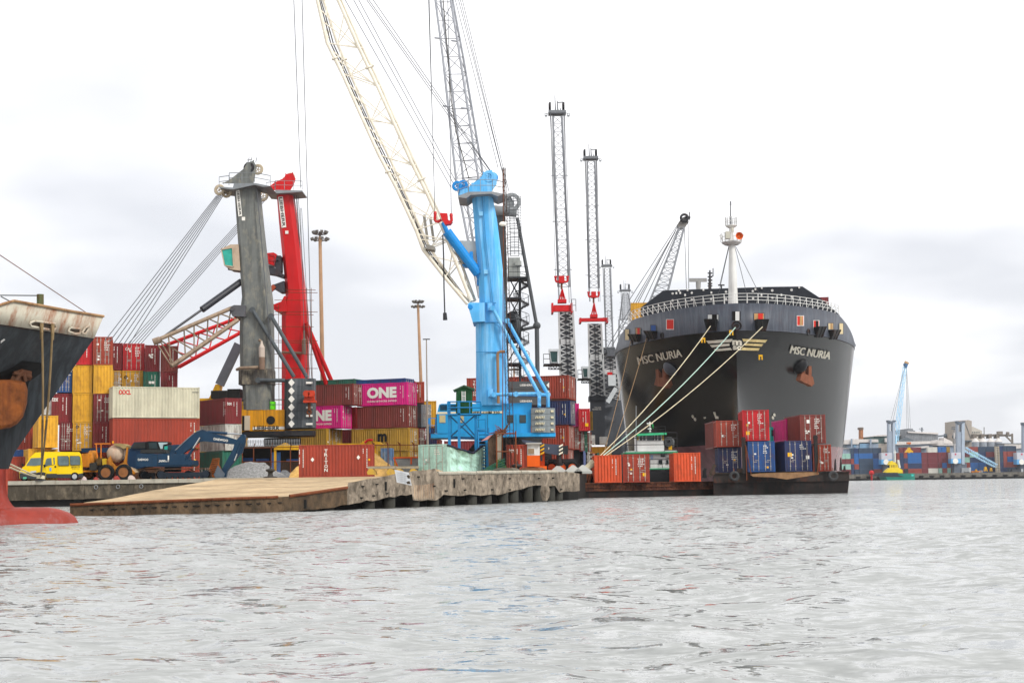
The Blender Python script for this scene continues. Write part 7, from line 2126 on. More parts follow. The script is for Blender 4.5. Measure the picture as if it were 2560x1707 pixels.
# ---------------------------------------------------------------- heaps, bollards, fence and odds
def heap(name, label, pts, Y, dep, mat, cat='heap', seed=1, rough=0.12):
 """pts: skyline of the heap in pixels; the heap falls away front and back from that ridge"""
 from mathutils import noise
 m = MB()
 n = 40
 NK = 14
 xs = [p[0] for p in pts]
 rows = []
 base = P(sum(xs) / len(xs), 1190, Y)
 for i in range(n + 1):
  x = xs[0] + (xs[-1] - xs[0]) * i / n
  for a, b in zip(pts[:-1], pts[1:]):
   if a[0] <= x <= b[0]: yy = a[1] + (b[1] - a[1]) * (x - a[0]) / (b[0] - a[0]); break
  top = P(x, yy, Y + dep / 2)
  hgt = max(0.0, top.z - QZ)
  r = []
  for k in range(NK + 1):
   u = k / NK * 2 - 1
   z = hgt * max(0, 1 - abs(u) ** 1.2)
   z += rough * hgt ** 0.5 * noise.noise(V((top.x * 1.3, u * 3, seed))) * (1 - abs(u)) + 0.05 * noise.noise(V((top.x * 5, u * 12, seed))) * (1 - abs(u))
   r.append(V((top.x, Y + dep / 2 + u * dep / 2, QZ + max(0, z))))
  rows.append(r)
 m.loft(rows, caps=False, closed=False)
 o = m.build(name, mat, None, base=V((base.x, Y, QZ)), smooth=False)
 return tag(o, label, cat)
GRAV = M('grey_gravel', '8d8d8c', 0.95, 0.55, scale=6.0, bump=1.0)
SANDH = M('yellow_sand', 'c9a05c', 0.95, 0.25, scale=2.5, bump=0.6)
heap('gravel_heap', 'grey gravel heap right of the excavator bucket', [(560, 1186), (575, 1172), (600, 1158), (625, 1154), (660, 1156), (690, 1176), (715, 1190), (725, 1192)], 128, 5, GRAV)
heap('gravel_heap', 'low dark grey gravel mound before the wire fence', [(690, 1190), (705, 1177), (718, 1176), (738, 1190)], 130, 3, M('dark_gravel', '6f7072', 0.95, 0.5, scale=6, bump=1))
heap('sand_heap', 'yellow sand heap left of the lettered red container', [(712, 1192), (730, 1178), (742, 1166), (756, 1160), (775, 1185), (780, 1192)], 130, 4, SANDH)
heap('sand_heap', 'yellow sand heap right of the lettered red container', [(905, 1190), (925, 1135), (935, 1130), (950, 1142), (978, 1165), (1000, 1190)], 133, 6, SANDH)
def bollard(label, x, y, Y, k=1.0):
 c = P(x, y, Y)
 t = thing('bollard', label, 'bollard', (c.x, Y, QZ if Y > 118 else c.z))
 z0 = QZ if Y > 118 else c.z
 m = MB()
 for rr, z in (): pass
 m.loft([[V((c.x + r_ * k * math.cos(j * math.pi / 8), Y + r_ * k * math.sin(j * math.pi / 8), z0 + z * k)) for j in range(16)] for r_, z in ((0.75, 0.02), (0.72, 0.12), (0.3, 0.18), (0.24, 0.5), (0.3, 0.62), (0.5, 0.72), (0.5, 0.86), (0.25, 0.95), (0.1, 1.0))])
 m.build('bollard_post', M('dark_cast_iron', '34322f', 0.6, 0.3, rust=0.3), t, smooth=True)
 m = MB(); m.tube((c.x, Y, z0 + .95 * k), (c.x, Y, z0 + 1.25 * k), 0.1 * k, 0.08 * k, 8); m.build('bollard_cap', DARK, t)
bollard('black cast bollard on the sandy slab before the gravel heap', 676, 1192, 119.5, 0.8)
bollard('black cast bollard on the pier edge before the small lettered red container', 1292, 1176, 119, 0.9)
def fence():
 p0, p1 = P(605, 1190, 133), P(752, 1190, 133)
 t = thing('wire_fence', 'rusty yard fence with barbed wire coil under the grey crane', 'fence', (p0.x, 133, QZ))
 zt, zm_ = P(640, 1119, 133).z, P(640, 1154, 133).z
 for x in (606, 634, 678, 726, 748):
  m = MB(); a = P(x, 1119, 133); m.tube((a.x, 133, QZ), (a.x, 133, a.z), 0.05, 0.05, 6); m.tube((a.x, 133, a.z), (a.x + 0.15, 132.8, a.z + 0.4), 0.04, 0.04, 5); m.build('fence_post', RUSTY, t)
 m = MB()
 for z in (zt, zm_, QZ + 0.2): m.tube((p0.x, 133, z), (p1.x, 133, z), 0.045, 0.045, 6)
 m.build('fence_rail', RUSTY, t)
 m = MB()
 pts = []
 n = 36
 for k in range(n * 10): pts.append(V((p0.x + (p1.x - p0.x) * k / (n * 10), 132.9 + 0.3 * math.cos(k * .628), zt + 0.45 + 0.3 * math.sin(k * .628))))
 m.poly(pts, 0.02, 4)
 m.build('barbed_wire', STEEL, t)
 m = MB()
 for k in range(60):
  x = p0.x + (p1.x - p0.x) * k / 60
  m.tube((x, 133.02, QZ), (x + 0.9, 133.02, zm_), 0.008, 0.008, 3, False); m.tube((x + 0.9, 133.02, QZ), (x, 133.02, zm_), 0.008, 0.008, 3, False)
 m.build('wire_mesh', M('rust_mesh', '5d4636', 0.8, 0.3), t)
 # second stretch right of the sand heap
 t = thing('wire_fence', 'rusty yard fence with top rail behind the wooden trestles', 'fence', (P(930, 1190, 134).x, 134, QZ))
 a, b = P(930, 1112, 134), P(1045, 1112, 134)
 for x in (935, 970, 1000, 1035):
  m = MB(); c = P(x, 1112, 134); m.tube((c.x, 134, QZ), (c.x, 134, c.z + 0.2), 0.05, 0.05, 6); m.bar((c.x, 134, c.z), (c.x - .2, 133.9, c.z + .3), 0.08); m.build('fence_post', RUSTY, t)
 m = MB(); m.tube((a.x, 134, a.z), (b.x, 134, b.z), 0.045); m.tube((a.x, 134, QZ + 1.0), (b.x, 134, QZ + 1.0), 0.045); m.build('fence_rail', RUSTY, t)
fence()
def dark_store():
 a = P(604, 1190, 141)
 t = thing('storage_shed', 'dark open shed with blue sheeting behind the wire fence', 'shed', (a.x, 141, QZ))
 m = MB(); m.box(P(604, 0, 143).x, P(760, 0, 143).x, 143, 146, QZ, P(680, 1118, 143).z); m.build('shed_wall', M('shed_dark', '1f1e1f', 0.8, 0.3), t)
 m = MB(); m.box(P(600, 0, 141).x, P(765, 0, 141).x, 140.6, 146, P(680, 1118, 141).z, P(680, 1115, 141).z); m.build('shed_roof', M('shed_roof_grey', '57514b', 0.8, 0.3), t)
 m = MB()
 for x0, x1, y0, y1 in ((607, 634, 1144, 1152), (640, 672, 1146, 1152), (716, 745, 1147, 1153)): m.pbox(x0, x1, y0, y1, 142.6, 0.3)
 m.build('blue_sheeting', M('blue_tarp', '24549c', 0.5, 0.3), t)
 m = MB(); wall_profile(m, (P(682, 0, 142).x, 142, 0), (P(704, 0, 142).x, 142, 0), QZ + 0.6, P(690, 1130, 142).z, (0, -1, 0)); m.build('blue_panel', M('blue_corrugated', '4f7fc0', 0.5, 0.15), t)
 m = MB(); wall_profile(m, (P(946, 0, 139).x, 139, 0), (P(976, 0, 139).x, 139, 0), QZ, P(950, 1120, 139).z, (0, -1, 0))
 c = V((P(960, 0, 139).x, 139, QZ))
 m.box(P(946, 0, 139).x, P(976, 0, 139).x, 139.1, 140, QZ, P(950, 1121, 139).z)
 tag(m.build('site_hut', M('worn_blue_corrugated', '54749c', 0.6, 0.2, rust=0.4, rustcol='b8b8b4'), None, base=c), 'small worn blue corrugated hut behind the right sand heap', 'hut')
 c = V((P(720, 0, 136).x, 136, QZ))
 t = thing('lifting_frame', 'yellow lifting frame standing behind the barbed wire', 'lifting frame', tuple(c))
 m = MB(); m.ppoly([(684, 1124), (686, 1118), (712, 1106), (718, 1108), (724, 1113), (765, 1112), (775, 1118), (775, 1124)], 136, 0.5); m.build('frame_beam', YELLOW, t)
 m = MB()
 for x in (690, 765): m.box(P(x, 0, 136).x - .1, P(x, 0, 136).x + .1, 136.1, 136.4, QZ, P(x, 1122, 136).z)
 m.build('frame_leg', YELLOW, t)
 c = V((P(925, 0, 137).x, 137, QZ))
 t = thing('loader', 'yellow loader arm with red hose showing above the lettered container', 'loader', tuple(c))
 m = MB(); m.ppoly([(840, 1114), (842, 1108), (900, 1108), (912, 1100), (930, 1103), (948, 1104), (958, 1110), (940, 1114), (936, 1118), (920, 1116)], 137, 1.0); m.box(P(850, 0, 137).x, P(935, 0, 137).x, 137.2, 139.5, QZ + .6, P(900, 1113, 137).z); m.build('loader_arm', YELLOW, t)
 m = MB(); m.poly([P(912, 1107, 136.8), P(920, 1099, 136.8), P(932, 1100, 136.8)], 0.12, 6); m.build('red_hose', REDP, t)
 for x in (860, 925):
  cc = V((P(x, 0, 137).x, 137.1, QZ + 0.6)); wheel(t, cc, 0.6, 0.4, YELLOW)
dark_store()
def skip():
 Y = 130.5
 c = V((P(1014, 0, Y).x, Y, QZ))
 t = thing('skip', 'grey steel skip with orange rim behind the wooden trestles', 'skip', tuple(c))
 m = MB(); m.ppoly([(986, 1144), (1060, 1144), (1055, 1186), (996, 1186)], Y, 2.2); m.build('skip_body', M('skip_grey', '8b8d8a', 0.7, 0.2, rust=0.35), t)
 m = MB(); m.pbox(984, 1062, 1141.5, 1145, Y - 0.08, 2.4); m.ppoly([(982, 1143), (986, 1143), (995, 1164), (992, 1166)], Y - 0.1, 0.2); m.ppoly([(1026, 1144), (1030, 1144), (1030, 1160), (1026, 1160)], Y - 0.1, 0.2); m.build('skip_rim', ORANGE, t)
skip()
def trestles():
 for k, (x0, x1) in enumerate(((915, 990), (985, 1046))):
  Y = 118.5
  c = V((P((x0 + x1) / 2, 0, Y).x, Y, QZ))
  t = thing('timber_trestle', ('weathered plank laid on yellow blocks, nearer the lettered container', 'weathered plank laid on yellow blocks, nearer the mint container')[k], 'trestle', tuple(c), 'plank trestles on the pier')
  m = MB(); m.pbox(x0 + 4, x1, 1165, 1171, Y - 1.2, 0.9); m.build('plank', M('plank_grey', '8d8574', 0.9, 0.3, bump=0.4), t)
  for j in (0, 1):
   xa = x0 + 4 + j * (x1 - x0 - 26)
   m = MB(); m.ppoly([(xa, 1186), (xa - 2, 1180), (xa + 3, 1172), (xa + 12, 1171), (xa + 19, 1176), (xa + 22, 1186)], Y - 1.25, 0.9); m.build('support_block', M('yellow_block', 'b8963c', 0.8, 0.2, rust=0.4, rustcol='6f655a'), t)
 Y = 89.2
 pts = [zm(680, 1140, 2.94)(*p) for p in ((900, 97), (1005, 120), (1027, 215), (917, 192))]
 c = P(*pts[0], Y)
 t = thing('notice_board', 'white notice board with two holes hanging on the broken pier face', 'board', tuple(c))
 hole = M('board_hole', '40382e', 0.9, 0.2)
 m = MB(); m.prism([P(*p, Y) for p in pts], (0, 0.06, 0)); bd = m.build('board', M('white_board', 'c2c4c6', 0.6, 0.06, streak=0.2), t)
 z = zm(760, 780, 3.4075)
 for q in ([(875, 1390), (892, 1385), (902, 1398), (900, 1418), (884, 1412)], [(872, 1445), (898, 1436), (908, 1462), (880, 1462)]):
  m = MB(); m.prism([P(*z(*p), Y - 0.02) for p in q], (0, 0.02, 0)); m.build('board_hole', hole, bd)
 for i in range(5):
  m = MB()
  y = 1362 + i * 17
  x = 790 + i * 3
  for j in range(6):
   m.prism([P(*z(x + j * 13, y + j * 2.2), Y - 0.02), P(*z(x + j * 13 + 9, y + j * 2.2 + 1.5), Y - 0.02), P(*z(x + j * 13 + 9, y + j * 2.2 + 5), Y - 0.02), P(*z(x + j * 13, y + j * 2.2 + 3.5), Y - 0.02)], (0, 0.015, 0))
  m.build('faint_writing', M('faint_grey_writing', 'a2a6ab', 0.7, 0.1), bd)
trestles()
# ---------------------------------------------------------------- things beside the blue crane
def green_hut():
 Y = 121.5
 z = Z6
 c = V((P(1165, 0, Y).x, Y, QZ))
 st = thing('steel_stand', 'blue steel access stand with cross bracing and railings', 'stand', tuple(c))
 SB = M('stand_blue', '1478b0', 0.5, 0.12, rust=0.2)
 for x, y0, y1, d in ((338, 565, 900, 0), (426, 565, 910, -0.3), (580, 670, 900, 0), (338, 670, 900, 1.6), (580, 670, 900, 1.6)):
  m = MB(); a = P(*z(x, y0), Y + d); m.box(a.x - .12, a.x + .12, Y + d, Y + d + .22, QZ + 2.3 if x != 0 else QZ, a.z); m.box(a.x - .1, a.x + .1, Y + d + .02, Y + d + .2, QZ, QZ + 2.3); m.build('stand_leg', SB, st)
 m = MB(); m.pbox(*(z(325, 0)[0], z(628, 0)[0], z(0, 668)[1], z(0, 680)[1]), Y - 0.3, 2.2); m.build('stand_deck', SB, st)
 m = MB(); railing(m, [P(*z(325, 668), Y - .3), P(*z(628, 668), Y - .3)], 1.0, 0.05, 0.9); railing(m, [P(*z(325, 668), Y + 1.9), P(*z(628, 668), Y + 1.9)], 1.0, 0.05, 0.9); m.build('stand_railing', SB, st)
 m = MB()
 for a, b in (((345, 690), (570, 900)), ((570, 690), (350, 880)), ((430, 700), (580, 880)), ((345, 880), (580, 890)), ((345, 895), (690, 905))): m.bar(P(*z(*a), Y + .1), P(*z(*b), Y + .1), 0.12)
 m.build('stand_bracing', M('stand_dark_blue', '14486e', 0.5, 0.15), st)
 hb = P(*z(474, 666), Y + .2)
 t = thing('hut', 'small dark green wooden hut with pitched roof on the blue stand', 'hut', tuple(hb))
 GP = M('green_boards', '17552f', 0.7, 0.2, streak=0.3)
 m = MB(); m.ppoly([z(*p) for p in ((400, 665), (402, 455), (474, 418), (546, 452), (546, 665))], Y + .1, 1.4); bd = m.build('hut_wall', GP, t)
 m = MB()
 for x in range(412, 546, 14): m.pbox(z(x, 0)[0], z(x + 2, 0)[0], z(0, 470)[1], z(0, 662)[1], Y + 0.07, 0.05)
 m.build('board_joint', M('green_joint', '0c2f1a', 0.8, 0.1), bd)
 for pts in ([(372, 455), (474, 408), (474, 422), (380, 466)], [(474, 408), (568, 440), (560, 458), (474, 422)]):
  m = MB(); m.ppoly([z(*p) for p in pts], Y - 0.15, 1.9); m.build('roof', M('hut_roof', '2c4a36', 0.7, 0.2), t)
 m = MB(); m.pbox(z(455, 0)[0], z(488, 0)[0], z(0, 468)[1], z(0, 560)[1], Y + 0.03, 0.1); wn = m.build('window', M('hut_window', '8e9a94', 0.2, 0.2), t)
 m = MB(); m.pbox(z(453, 0)[0], z(458, 0)[0], z(0, 466)[1], z(0, 562)[1], Y - 0.02, 0.1); m.pbox(z(485, 0)[0], z(490, 0)[0], z(0, 466)[1], z(0, 562)[1], Y - 0.02, 0.1); m.pbox(z(458, 0)[0], z(485, 0)[0], z(0, 508)[1], z(0, 513)[1], Y - 0.02, 0.1); m.build('window_frame', WHITE, wn)
 m = MB(); ladder(m, V((P(*z(665, 1165), Y - 1).x, Y - 1.2, QZ)), P(*z(650, 800), Y - .4), 0.9, 0.07, 0.28); railing(m, [P(*z(590, 905), Y - .6), P(*z(672, 905), Y - .6)], 1.7, 0.05, 0.8)
 o = m.build('steps', SB, None, base=V((P(*z(665, 1165), Y - 1).x, Y - 1.2, QZ))); tag(o, 'steep blue steel steps right of the crumpled mint container', 'steps')
 m = MB(); a = P(*z(690, 1100), Y - 1); m.bar(V((a.x, Y - 1.1, QZ)), P(*z(683, 870), Y - 1), 0.25); o = m.build('blue_post', SB, None, base=V((a.x, Y - 1.1, QZ))); tag(o, 'upright blue post at the foot of the steep steps', 'post')
green_hut()
def wreck_cluster():
 Y = 119.0
 z = Z6
 # crumpled roof sheets and the pale column
 c = V((P(*z(790, 1160), Y).x, Y, QZ))
 t = thing('damaged_canopy', 'torn rusty roof sheet slumped against a pale post by the steps', 'wreckage', tuple(c))
 m = MB(); m.loft([[P(*z(*p), Y + d) for p in pts] for d, pts in ((0, [(700, 1170), (690, 910), (745, 850), (815, 835), (885, 750), (890, 760), (825, 870), (800, 890), (795, 1160)]), (1.6, [(705, 1170), (700, 930), (750, 870), (810, 855), (860, 790), (870, 800), (820, 890), (800, 910), (795, 1160)]))]); m.build('torn_sheet', M('torn_sheet_brown', '57463a', 0.9, 0.4, rust=0.6, rustcol='1f1a18', bump=0.6), t)
 m = MB(); m.prism([P(*z(*p), Y - .1) for p in ((630, 920), (700, 870), (735, 860), (690, 905))], (0, 0.8, 0)); m.build('pink_sheet', M('pink_sheet', 'c98f8c', 0.7, 0.15), t)
 m = MB(); m.bar(V((P(*z(788, 1100), Y).x, Y - .2, QZ)), P(*z(795, 855), Y - .2), 0.4); m.build('pale_post', M('pale_post', '9a9486', 0.8, 0.2, streak=0.3), t)
 rng = random.Random(3)
 m = MB()
 for k in range(40):
  a = P(*z(760 + rng.random() * 70, 810 + rng.random() * 50), Y - .3); m.tube(a, a + V((rng.uniform(-.6, .6), rng.uniform(-.3, .3), rng.uniform(-.4, .4))), 0.03, 0.02, 4)
 m.build('tangled_wire', RUSTY, t)
 t = thing('goal_frame', 'thin rusty pipe frame standing before the small lettered red container', 'frame', (P(*z(860, 1160), 118).x, 118, QZ))
 m = MB(); a, b, c_, d = P(*z(770, 850), 118), P(*z(945, 850), 118), P(*z(775, 1015), 118), P(*z(945, 1015), 118)
 for p in (a, b): m.tube((p.x, 118, QZ), (p.x, 118, p.z + .2), 0.06, 0.06, 6)
 m.tube(a, b, 0.06); m.tube(c_, d, 0.05); m.build('pipe', RUSTY, t)
 rng = random.Random(8)
 for i, (x, y, lab, mt) in enumerate(((738, 1180, 'dark green pipe scraps beside the steps', M('scrap_green', '23523f', 0.7, 0.3)), (860, 1180, 'grey rubble slab before the small lettered red container', M('rubble_grey', '5e5a50', 0.9, 0.3)), (1100, 1178, 'small rubble pieces under the orange cabin', M('rubble_brown', '6b4a34', 0.9, 0.3)))):
  c = V((P(*z(x, y), Y - 1).x, Y - 1.0, QZ))
  m = MB()
  if i == 0:
   for k in range(5): m.tube(c + V((-1.0 + k * .1, k * .12, 0.1 + k * .1)), c + V((1.0, k * .12, 0.4 + k * 0.22)), 0.09, 0.09, 7)
  else:
   m.loft([[c + V((rx * math.cos(k * 1.05), .5 * math.sin(k * 1.05), zz)) for k in range(6)] for rx, zz in ((1.2, 0), (1.1, .4), (0.8, .55))])
  tag(m.build('rubble', mt, None, base=c), lab, 'rubble')
 plant = MB(); c = V((P(*z(800, 1150), Y - .6).x, Y - .6, QZ)); rng = random.Random(4)
 for k in range(260):
  a = rng.random() * 6.28; r_ = rng.random() * 0.5; h_ = rng.random() * 1.3 * (1 - r_)
  q = c + V((r_ * math.cos(a), r_ * math.sin(a), h_)); s_ = 0.09
  plant.face([q, q + V((s_ * math.cos(a), s_ * math.sin(a), s_ * .3)), q + V((0, 0, s_ * 1.4))])
 tag(plant.build('weed', M('weed_green', '4d6b2a', 0.8, 0.3), None, base=c), 'green weed growing at the foot of the pale post', 'plant')
 # orange and white cabin
 Yc = 120.6
 c = V((P(1335, 0, Yc).x, Yc, QZ))
 t = thing('site_cabin', 'orange cabin with white top half and small window', 'cabin', tuple(c))
 m = MB(); m.pbox(1318, 1350, 1138, 1166, Yc, 3); m.box(P(1320, 0, Yc).x, P(1348, 0, Yc).x, Yc + .2, Yc + 2.8, QZ, P(1330, 1165, Yc).z); m.build('cabin_base', M('cabin_orange', 'dd5c0c', 0.5, 0.1), t)
 m = MB(); m.pbox(1318.5, 1349.5, 1109, 1138, Yc + .02, 2.95); top = m.build('cabin_top', WHITE, t)
 m = MB(); m.pbox(1315, 1354, 1106, 1109.5, Yc - .3, 3.5); m.build('cabin_roof', M('cabin_roof_grey', 'a8a8a4', 0.6, 0.1), t)
 m = MB(); m.pbox(1319, 1337, 1119.5, 1135, Yc - .05, 0.1); fr = m.build('window_frame', WHITE, top)
 m = MB(); m.pbox(1320.5, 1335.5, 1121, 1133.5, Yc - .08, 0.1); m.build('window_pane', M('tan_window', '8a765c', 0.2, 0.2), fr)
 c = V((P(1358, 0, 122.8).x, 122.8, QZ))
 t = thing('mobile_crane', 'orange wheeled mobile crane with dark telescopic boom and hook', 'crane', tuple(c))
 m = MB(); m.pbox(1350, 1362, 1125, 1168, 122.8, 2.4); cb = m.build('cab', M('cabin_orange', 'dd5c0c'), t)
 m = MB(); m.pbox(1351.5, 1356, 1138, 1152, 122.7, .2); m.build('cab_window', GLASS, cb)
 m = MB(); m.prism([P(*z(*p), 121.8) for p in ((1000, 905), (1230, 945), (1375, 955), (1340, 1050), (1225, 1030), (1010, 930))], (0, .9, 0)); bm_ = m.build('telescopic_boom', M('boom_slate', '3e4656', 0.5, 0.15), t)
 m = MB(); m.prism([P(*z(*p), 121.7) for p in ((1360, 965), (1425, 960), (1422, 1040), (1360, 1035))], (0, 1.1, 0)); m.build('boom_tip', DARK, bm_)
 HM = M('hazard_white', 'd8d4c0', 0.5, 0.05)
 for x0 in (1170, 1340):
  m = MB()
  for k in range(3): m.prism([P(*z(x0 + dx, 950 + k * 34 + dy), 121.65) for dx, dy in ((0, 14), (36, -6), (36, 10), (0, 30))], (0, .1, 0))
  m.build('hazard_stripe', HM if x0 == 1340 else YELLOW, bm_)
 m = MB(); m.tube(P(*z(1340, 1040), 122.1), P(*z(1342, 1120), 122.1), 0.22, 0.22, 8); m.tube(P(*z(1342, 1120), 122.1), P(*z(1344, 1145), 122.1), 0.4, 0.3, 8); m.build('hook', DARK, t)
 ptext(bm_, '3', 1370, 1373, 1118, 1123, 121.75, LETTER)
 m = MB(); m.box(P(1352, 0, 122.8).x, P(1420, 0, 122.8).x, 123, 125.3, QZ + .5, QZ + 1.3); m.build('chassis', DARK, t)
 for x in (1360, 1385, 1410): wheel(t, (P(x, 0, 122.8).x, 123.1, QZ + .55), 0.55, 0.4, ORANGE)
 for i, x in enumerate((1376, 1412, 1436)):
  Yw = 121.5
  c = V((P(x, 0, Yw).x, Yw, QZ))
  m = MB(); w_ = 0.75
  m.loft([[c + V((-w_, 0, 0)), c + V((w_, 0, 0)), c + V((w_, 1, 0)), c + V((-w_, 1, 0))], [c + V((-w_, 0, .2)), c + V((w_, 0, .2)), c + V((w_, 1, .2)), c + V((-w_, 1, .2))], [c + V((-.08, .4, .75)), c + V((.08, .4, .75)), c + V((.08, .6, .75)), c + V((-.08, .6, .75))]])
  tag(m.build('anchor_block', M('pale_anchor_block', 'a2a39e', 0.8, 0.15), None, base=c), ('pale pyramid topped block, nearest the orange cabin', 'pale pyramid topped block in the middle of three', 'pale pyramid topped block, nearest the barge')[i], 'block', 'pyramid topped blocks on the pier')
wreck_cluster()
def telescopic_behind():
 Y = 172.0
 c = V((P(555, 0, Y).x, Y, QZ))
 t = thing('mobile_crane', 'yellow based mobile crane with grey boom left of the grey tower', 'crane', tuple(c))
 z = ZB
 m = MB(); m.bar(P(*z(930, 530), Y), P(*z(1110, 150), Y), 1.0, 0.8, (0, 1, 0)); m.build('telescopic_boom', M('boom_mid_grey', '6b7076', 0.5, 0.15), t)
 m = MB(); m.prism([P(*z(*p), Y - .3) for p in ((830, 655), (870, 570), (890, 525), (940, 520), (930, 575), (850, 655))], (0, 1.4, 0)); m.build('boom_base', YELLOW, t)
 m = MB(); m.box(c.x - 3, c.x + 3, Y, Y + 2.5, QZ + .6, P(540, 995, Y).z); m.build('chassis', YELLOW, t)
 for dx in (-2, 0, 2): wheel(t, (c.x + dx, Y, QZ + .6), 0.6, 0.4, YELLOW)
telescopic_behind()
# ---------------------------------------------------------------- barges and tug
Z4 = zm(1440, 980, 3.267)
BR = M('rusty_barge_side', '43241a', 0.8, 0.35, rust=0.7, rustcol='1e1310', streak=0.6, grime='7a4a2c', bump=0.4, sz=2.0)
BKH = M('black_barge_hull', '100e0e', 0.6, 0.4, streak=0.25, grime='33201a', rust=0.15)
def barges():
 a, b = G(1450, 1245), G(1785, 1238)
 t = thing('barge', 'low rusty barge carrying three orange red containers', 'barge', (a.x, a.y, 0), 'work barges before the black ship')
 zt = 1.42
 d = (b - a); bk = V((1.5, 9, 0))
 up = V((0, 0, 1))
 m = MB(); m.hexa([a - up, b - up, b + bk - up, a + bk - up, a + up * .62, b + up * .62, b + bk + up * .62, a + bk + up * .62]); m.build('hull', BKH, t)
 m = MB(); o = V((0, -0.12, 0)); m.hexa([a + o + up * .62, b + o + up * .62, b + bk + up * .62, a + bk + up * .62, a + o + up * (zt - .1), b + o + up * (zt - .06), b + bk + up * (zt - .06), a + bk + up * (zt - .1)])
 for z in (0.68, 1.0, 1.34): m.bar(a + V((0, -0.17, z)), b + V((0, -0.17, z)), 0.14, 0.1)
 for k in range(26): q = a.lerp(b, (k + .5) / 26); m.bar(q + V((0, -.14, .7)), q + V((0, -.14, 1.3)), 0.06)
 m.build('rusty_bulwark', BR, t)
 m = MB(); m.hexa([a + up * (zt - .1), b + up * (zt - .1), b + bk + up * (zt - .1), a + bk + up * (zt - .1), a + up * (zt - .05), b + up * (zt - .05), b + bk + up * (zt - .05), a + bk + up * (zt - .05)]); m.build('deck', RUSTY, t)
 m = MB()
 for x, y in (((1040, 700), (1055, 620)), ((1055, 700), (1045, 640))): m.bar(P(*Z4(*x), b.y + .6), P(*Z4(*y), b.y + .6), 0.3)
 m.build('deck_bitts', DARK, t)
 c0, c1 = G(1784, 1238.5), G(2124, 1232)
 t2 = thing('barge', 'higher black barge with tyre fenders carrying stacked containers', 'barge', (c0.x, c0.y, 0), 'work barges before the black ship')
 zt = 2.22
 bk = V((1.5, 11, 0))
 m = MB(); m.hexa([c0 - up, c1 - up + V((-.35, 0, 0)), c1 + bk - up, c0 + bk - up, c0 + up * 1.25, c1 + up * 1.25, c1 + bk + up * 1.25, c0 + bk + up * 1.25]); m.build('hull', BKH, t2)
 m = MB(); o = V((0, -.1, 0)); m.hexa([c0 + o + up * 1.25, c1 + o + up * 1.25, c1 + bk + up * 1.25, c0 + bk + up * 1.25, c0 + o + up * zt, c1 + o + up * zt, c1 + bk + up * zt, c0 + bk + up * zt])
 m.bar(c0 + V((0, -.2, zt - .08)), c1 + V((0, -.2, zt - .08)), 0.16, 0.12); m.bar(c0 + V((0, -.16, 1.28)), c1 + V((0, -.16, 1.28)), 0.12, 0.1); m.build('rubbing_band', M('barge_band', '2a2422', 0.7, 0.3, rust=0.5, streak=0.5), t2)
 for x, y in ((1293, 685), (2100, 683)):
  c = P(*Z4(x, y), c0.y - 0.35); m = MB(); m.torus(c, (0, 1, 0), 0.36, 0.14, 20, 8); m.build('tyre_fender', M('tyre_grey', '3c3d3e', 0.85, 0.3), t2)
  m = MB(); m.tube(c + V((0, 0, .36)), c + V((0, .2, .75)), 0.04); m.build('fender_chain', RUSTY, t2)
 for x0, x1, y0, Yd in ((1355, 1392, 366, -.45), (1945, 1982, 350, -.45)):
  m = MB(); a_ = P(*Z4(x0, y0), c0.y + Yd); b_ = P(*Z4(x1, 640), c0.y + Yd); m.box(a_.x, b_.x, c0.y + Yd, c0.y + Yd + .4, zt - .05, a_.z)
  m.box(a_.x - .05, b_.x + .05, c0.y + Yd - .04, c0.y + Yd + .44, a_.z - .3, a_.z - .18); m.build('side_post', M('black_post', '232323', 0.6, 0.25, rust=0.2), t2)
 m = MB()
 for x0, x1, y1 in ((1372, 1395, 720), (1975, 1970, 670), (1372, 1430, 668)): m.poly([P(*Z4(x0 + 12, 430), c0.y - .5), P(*Z4((x0 + x1) / 2 + 8, 560), c0.y - .55), P(*Z4(x1, y1), c0.y - .5)], 0.05, 5)
 m.build('chain', RUSTY, t2)
 m = MB(); m.prism([P(*Z4(*p), c0.y - .32) for p in ((1420, 672), (1500, 662), (1700, 655), (1960, 652), (1985, 660), (1980, 672), (1860, 690), (1720, 712), (1600, 694), (1450, 690))], (0, .1, 0)); m.build('timber_mat', M('timber_mat', '8a6a4c', 0.9, 0.3, bump=.5, rust=0.3, rustcol='4a3626'), t2)
 m = MB()
 for x, y0 in ((2120, 545), (2165, 535), (2195, 600)): m.prism([P(*Z4(x - 9, 640), c0.y + 4), P(*Z4(x + 9, 640), c0.y + 4), P(*Z4(x + 2, y0), c0.y + 4), P(*Z4(x - 2, y0), c0.y + 4)], (0, .3, 0))
 m.build('deck_spikes', DARK, t2)
 m = MB(); m.box(P(*Z4(1290, 0), 139.5).x, P(*Z4(1355, 0), 139.5).x, c0.y - .05, c0.y + .6, zt, zt + .38); m.bar(P(*Z4(1090, 690), 138), P(*Z4(1135, 590), 138), 0.3); m.bar(P(*Z4(1100, 640), 138), P(*Z4(1130, 670), 138), 0.4); m.build('winch', M('winch_brown', '3f342c', 0.7, 0.3, rust=0.4), t2)
 return a, c0
BA, BC = barges()
GB1 = 'containers standing on the barges'
def bx(label, x0, x1, y0, y1, col, Y, **k):
 p, q = Z4(x0, y0), Z4(x1, y1)
 return container(label, p[0], q[0], p[1], q[1], Y, col, k.pop('yaw', -5), group=GB1, dy=k.pop('dy', 6.06), **k)
YA, YB2 = BA.y + 0.8, BC.y + 0.5
t, dx, h = bx('plain orange container on the low barge, next to the pier', 152, 372, 514, 735, 'orange', YA, marks='R', z0=1.38, yaw=-1, worn=0.2)
t, dx, h = bx('red door-end container with yellow sticker on the low barge', 386, 600, 507, 730, 'rust', YA + 1.2, doors='f', z0=1.38, yaw=-4, worn=0.15)
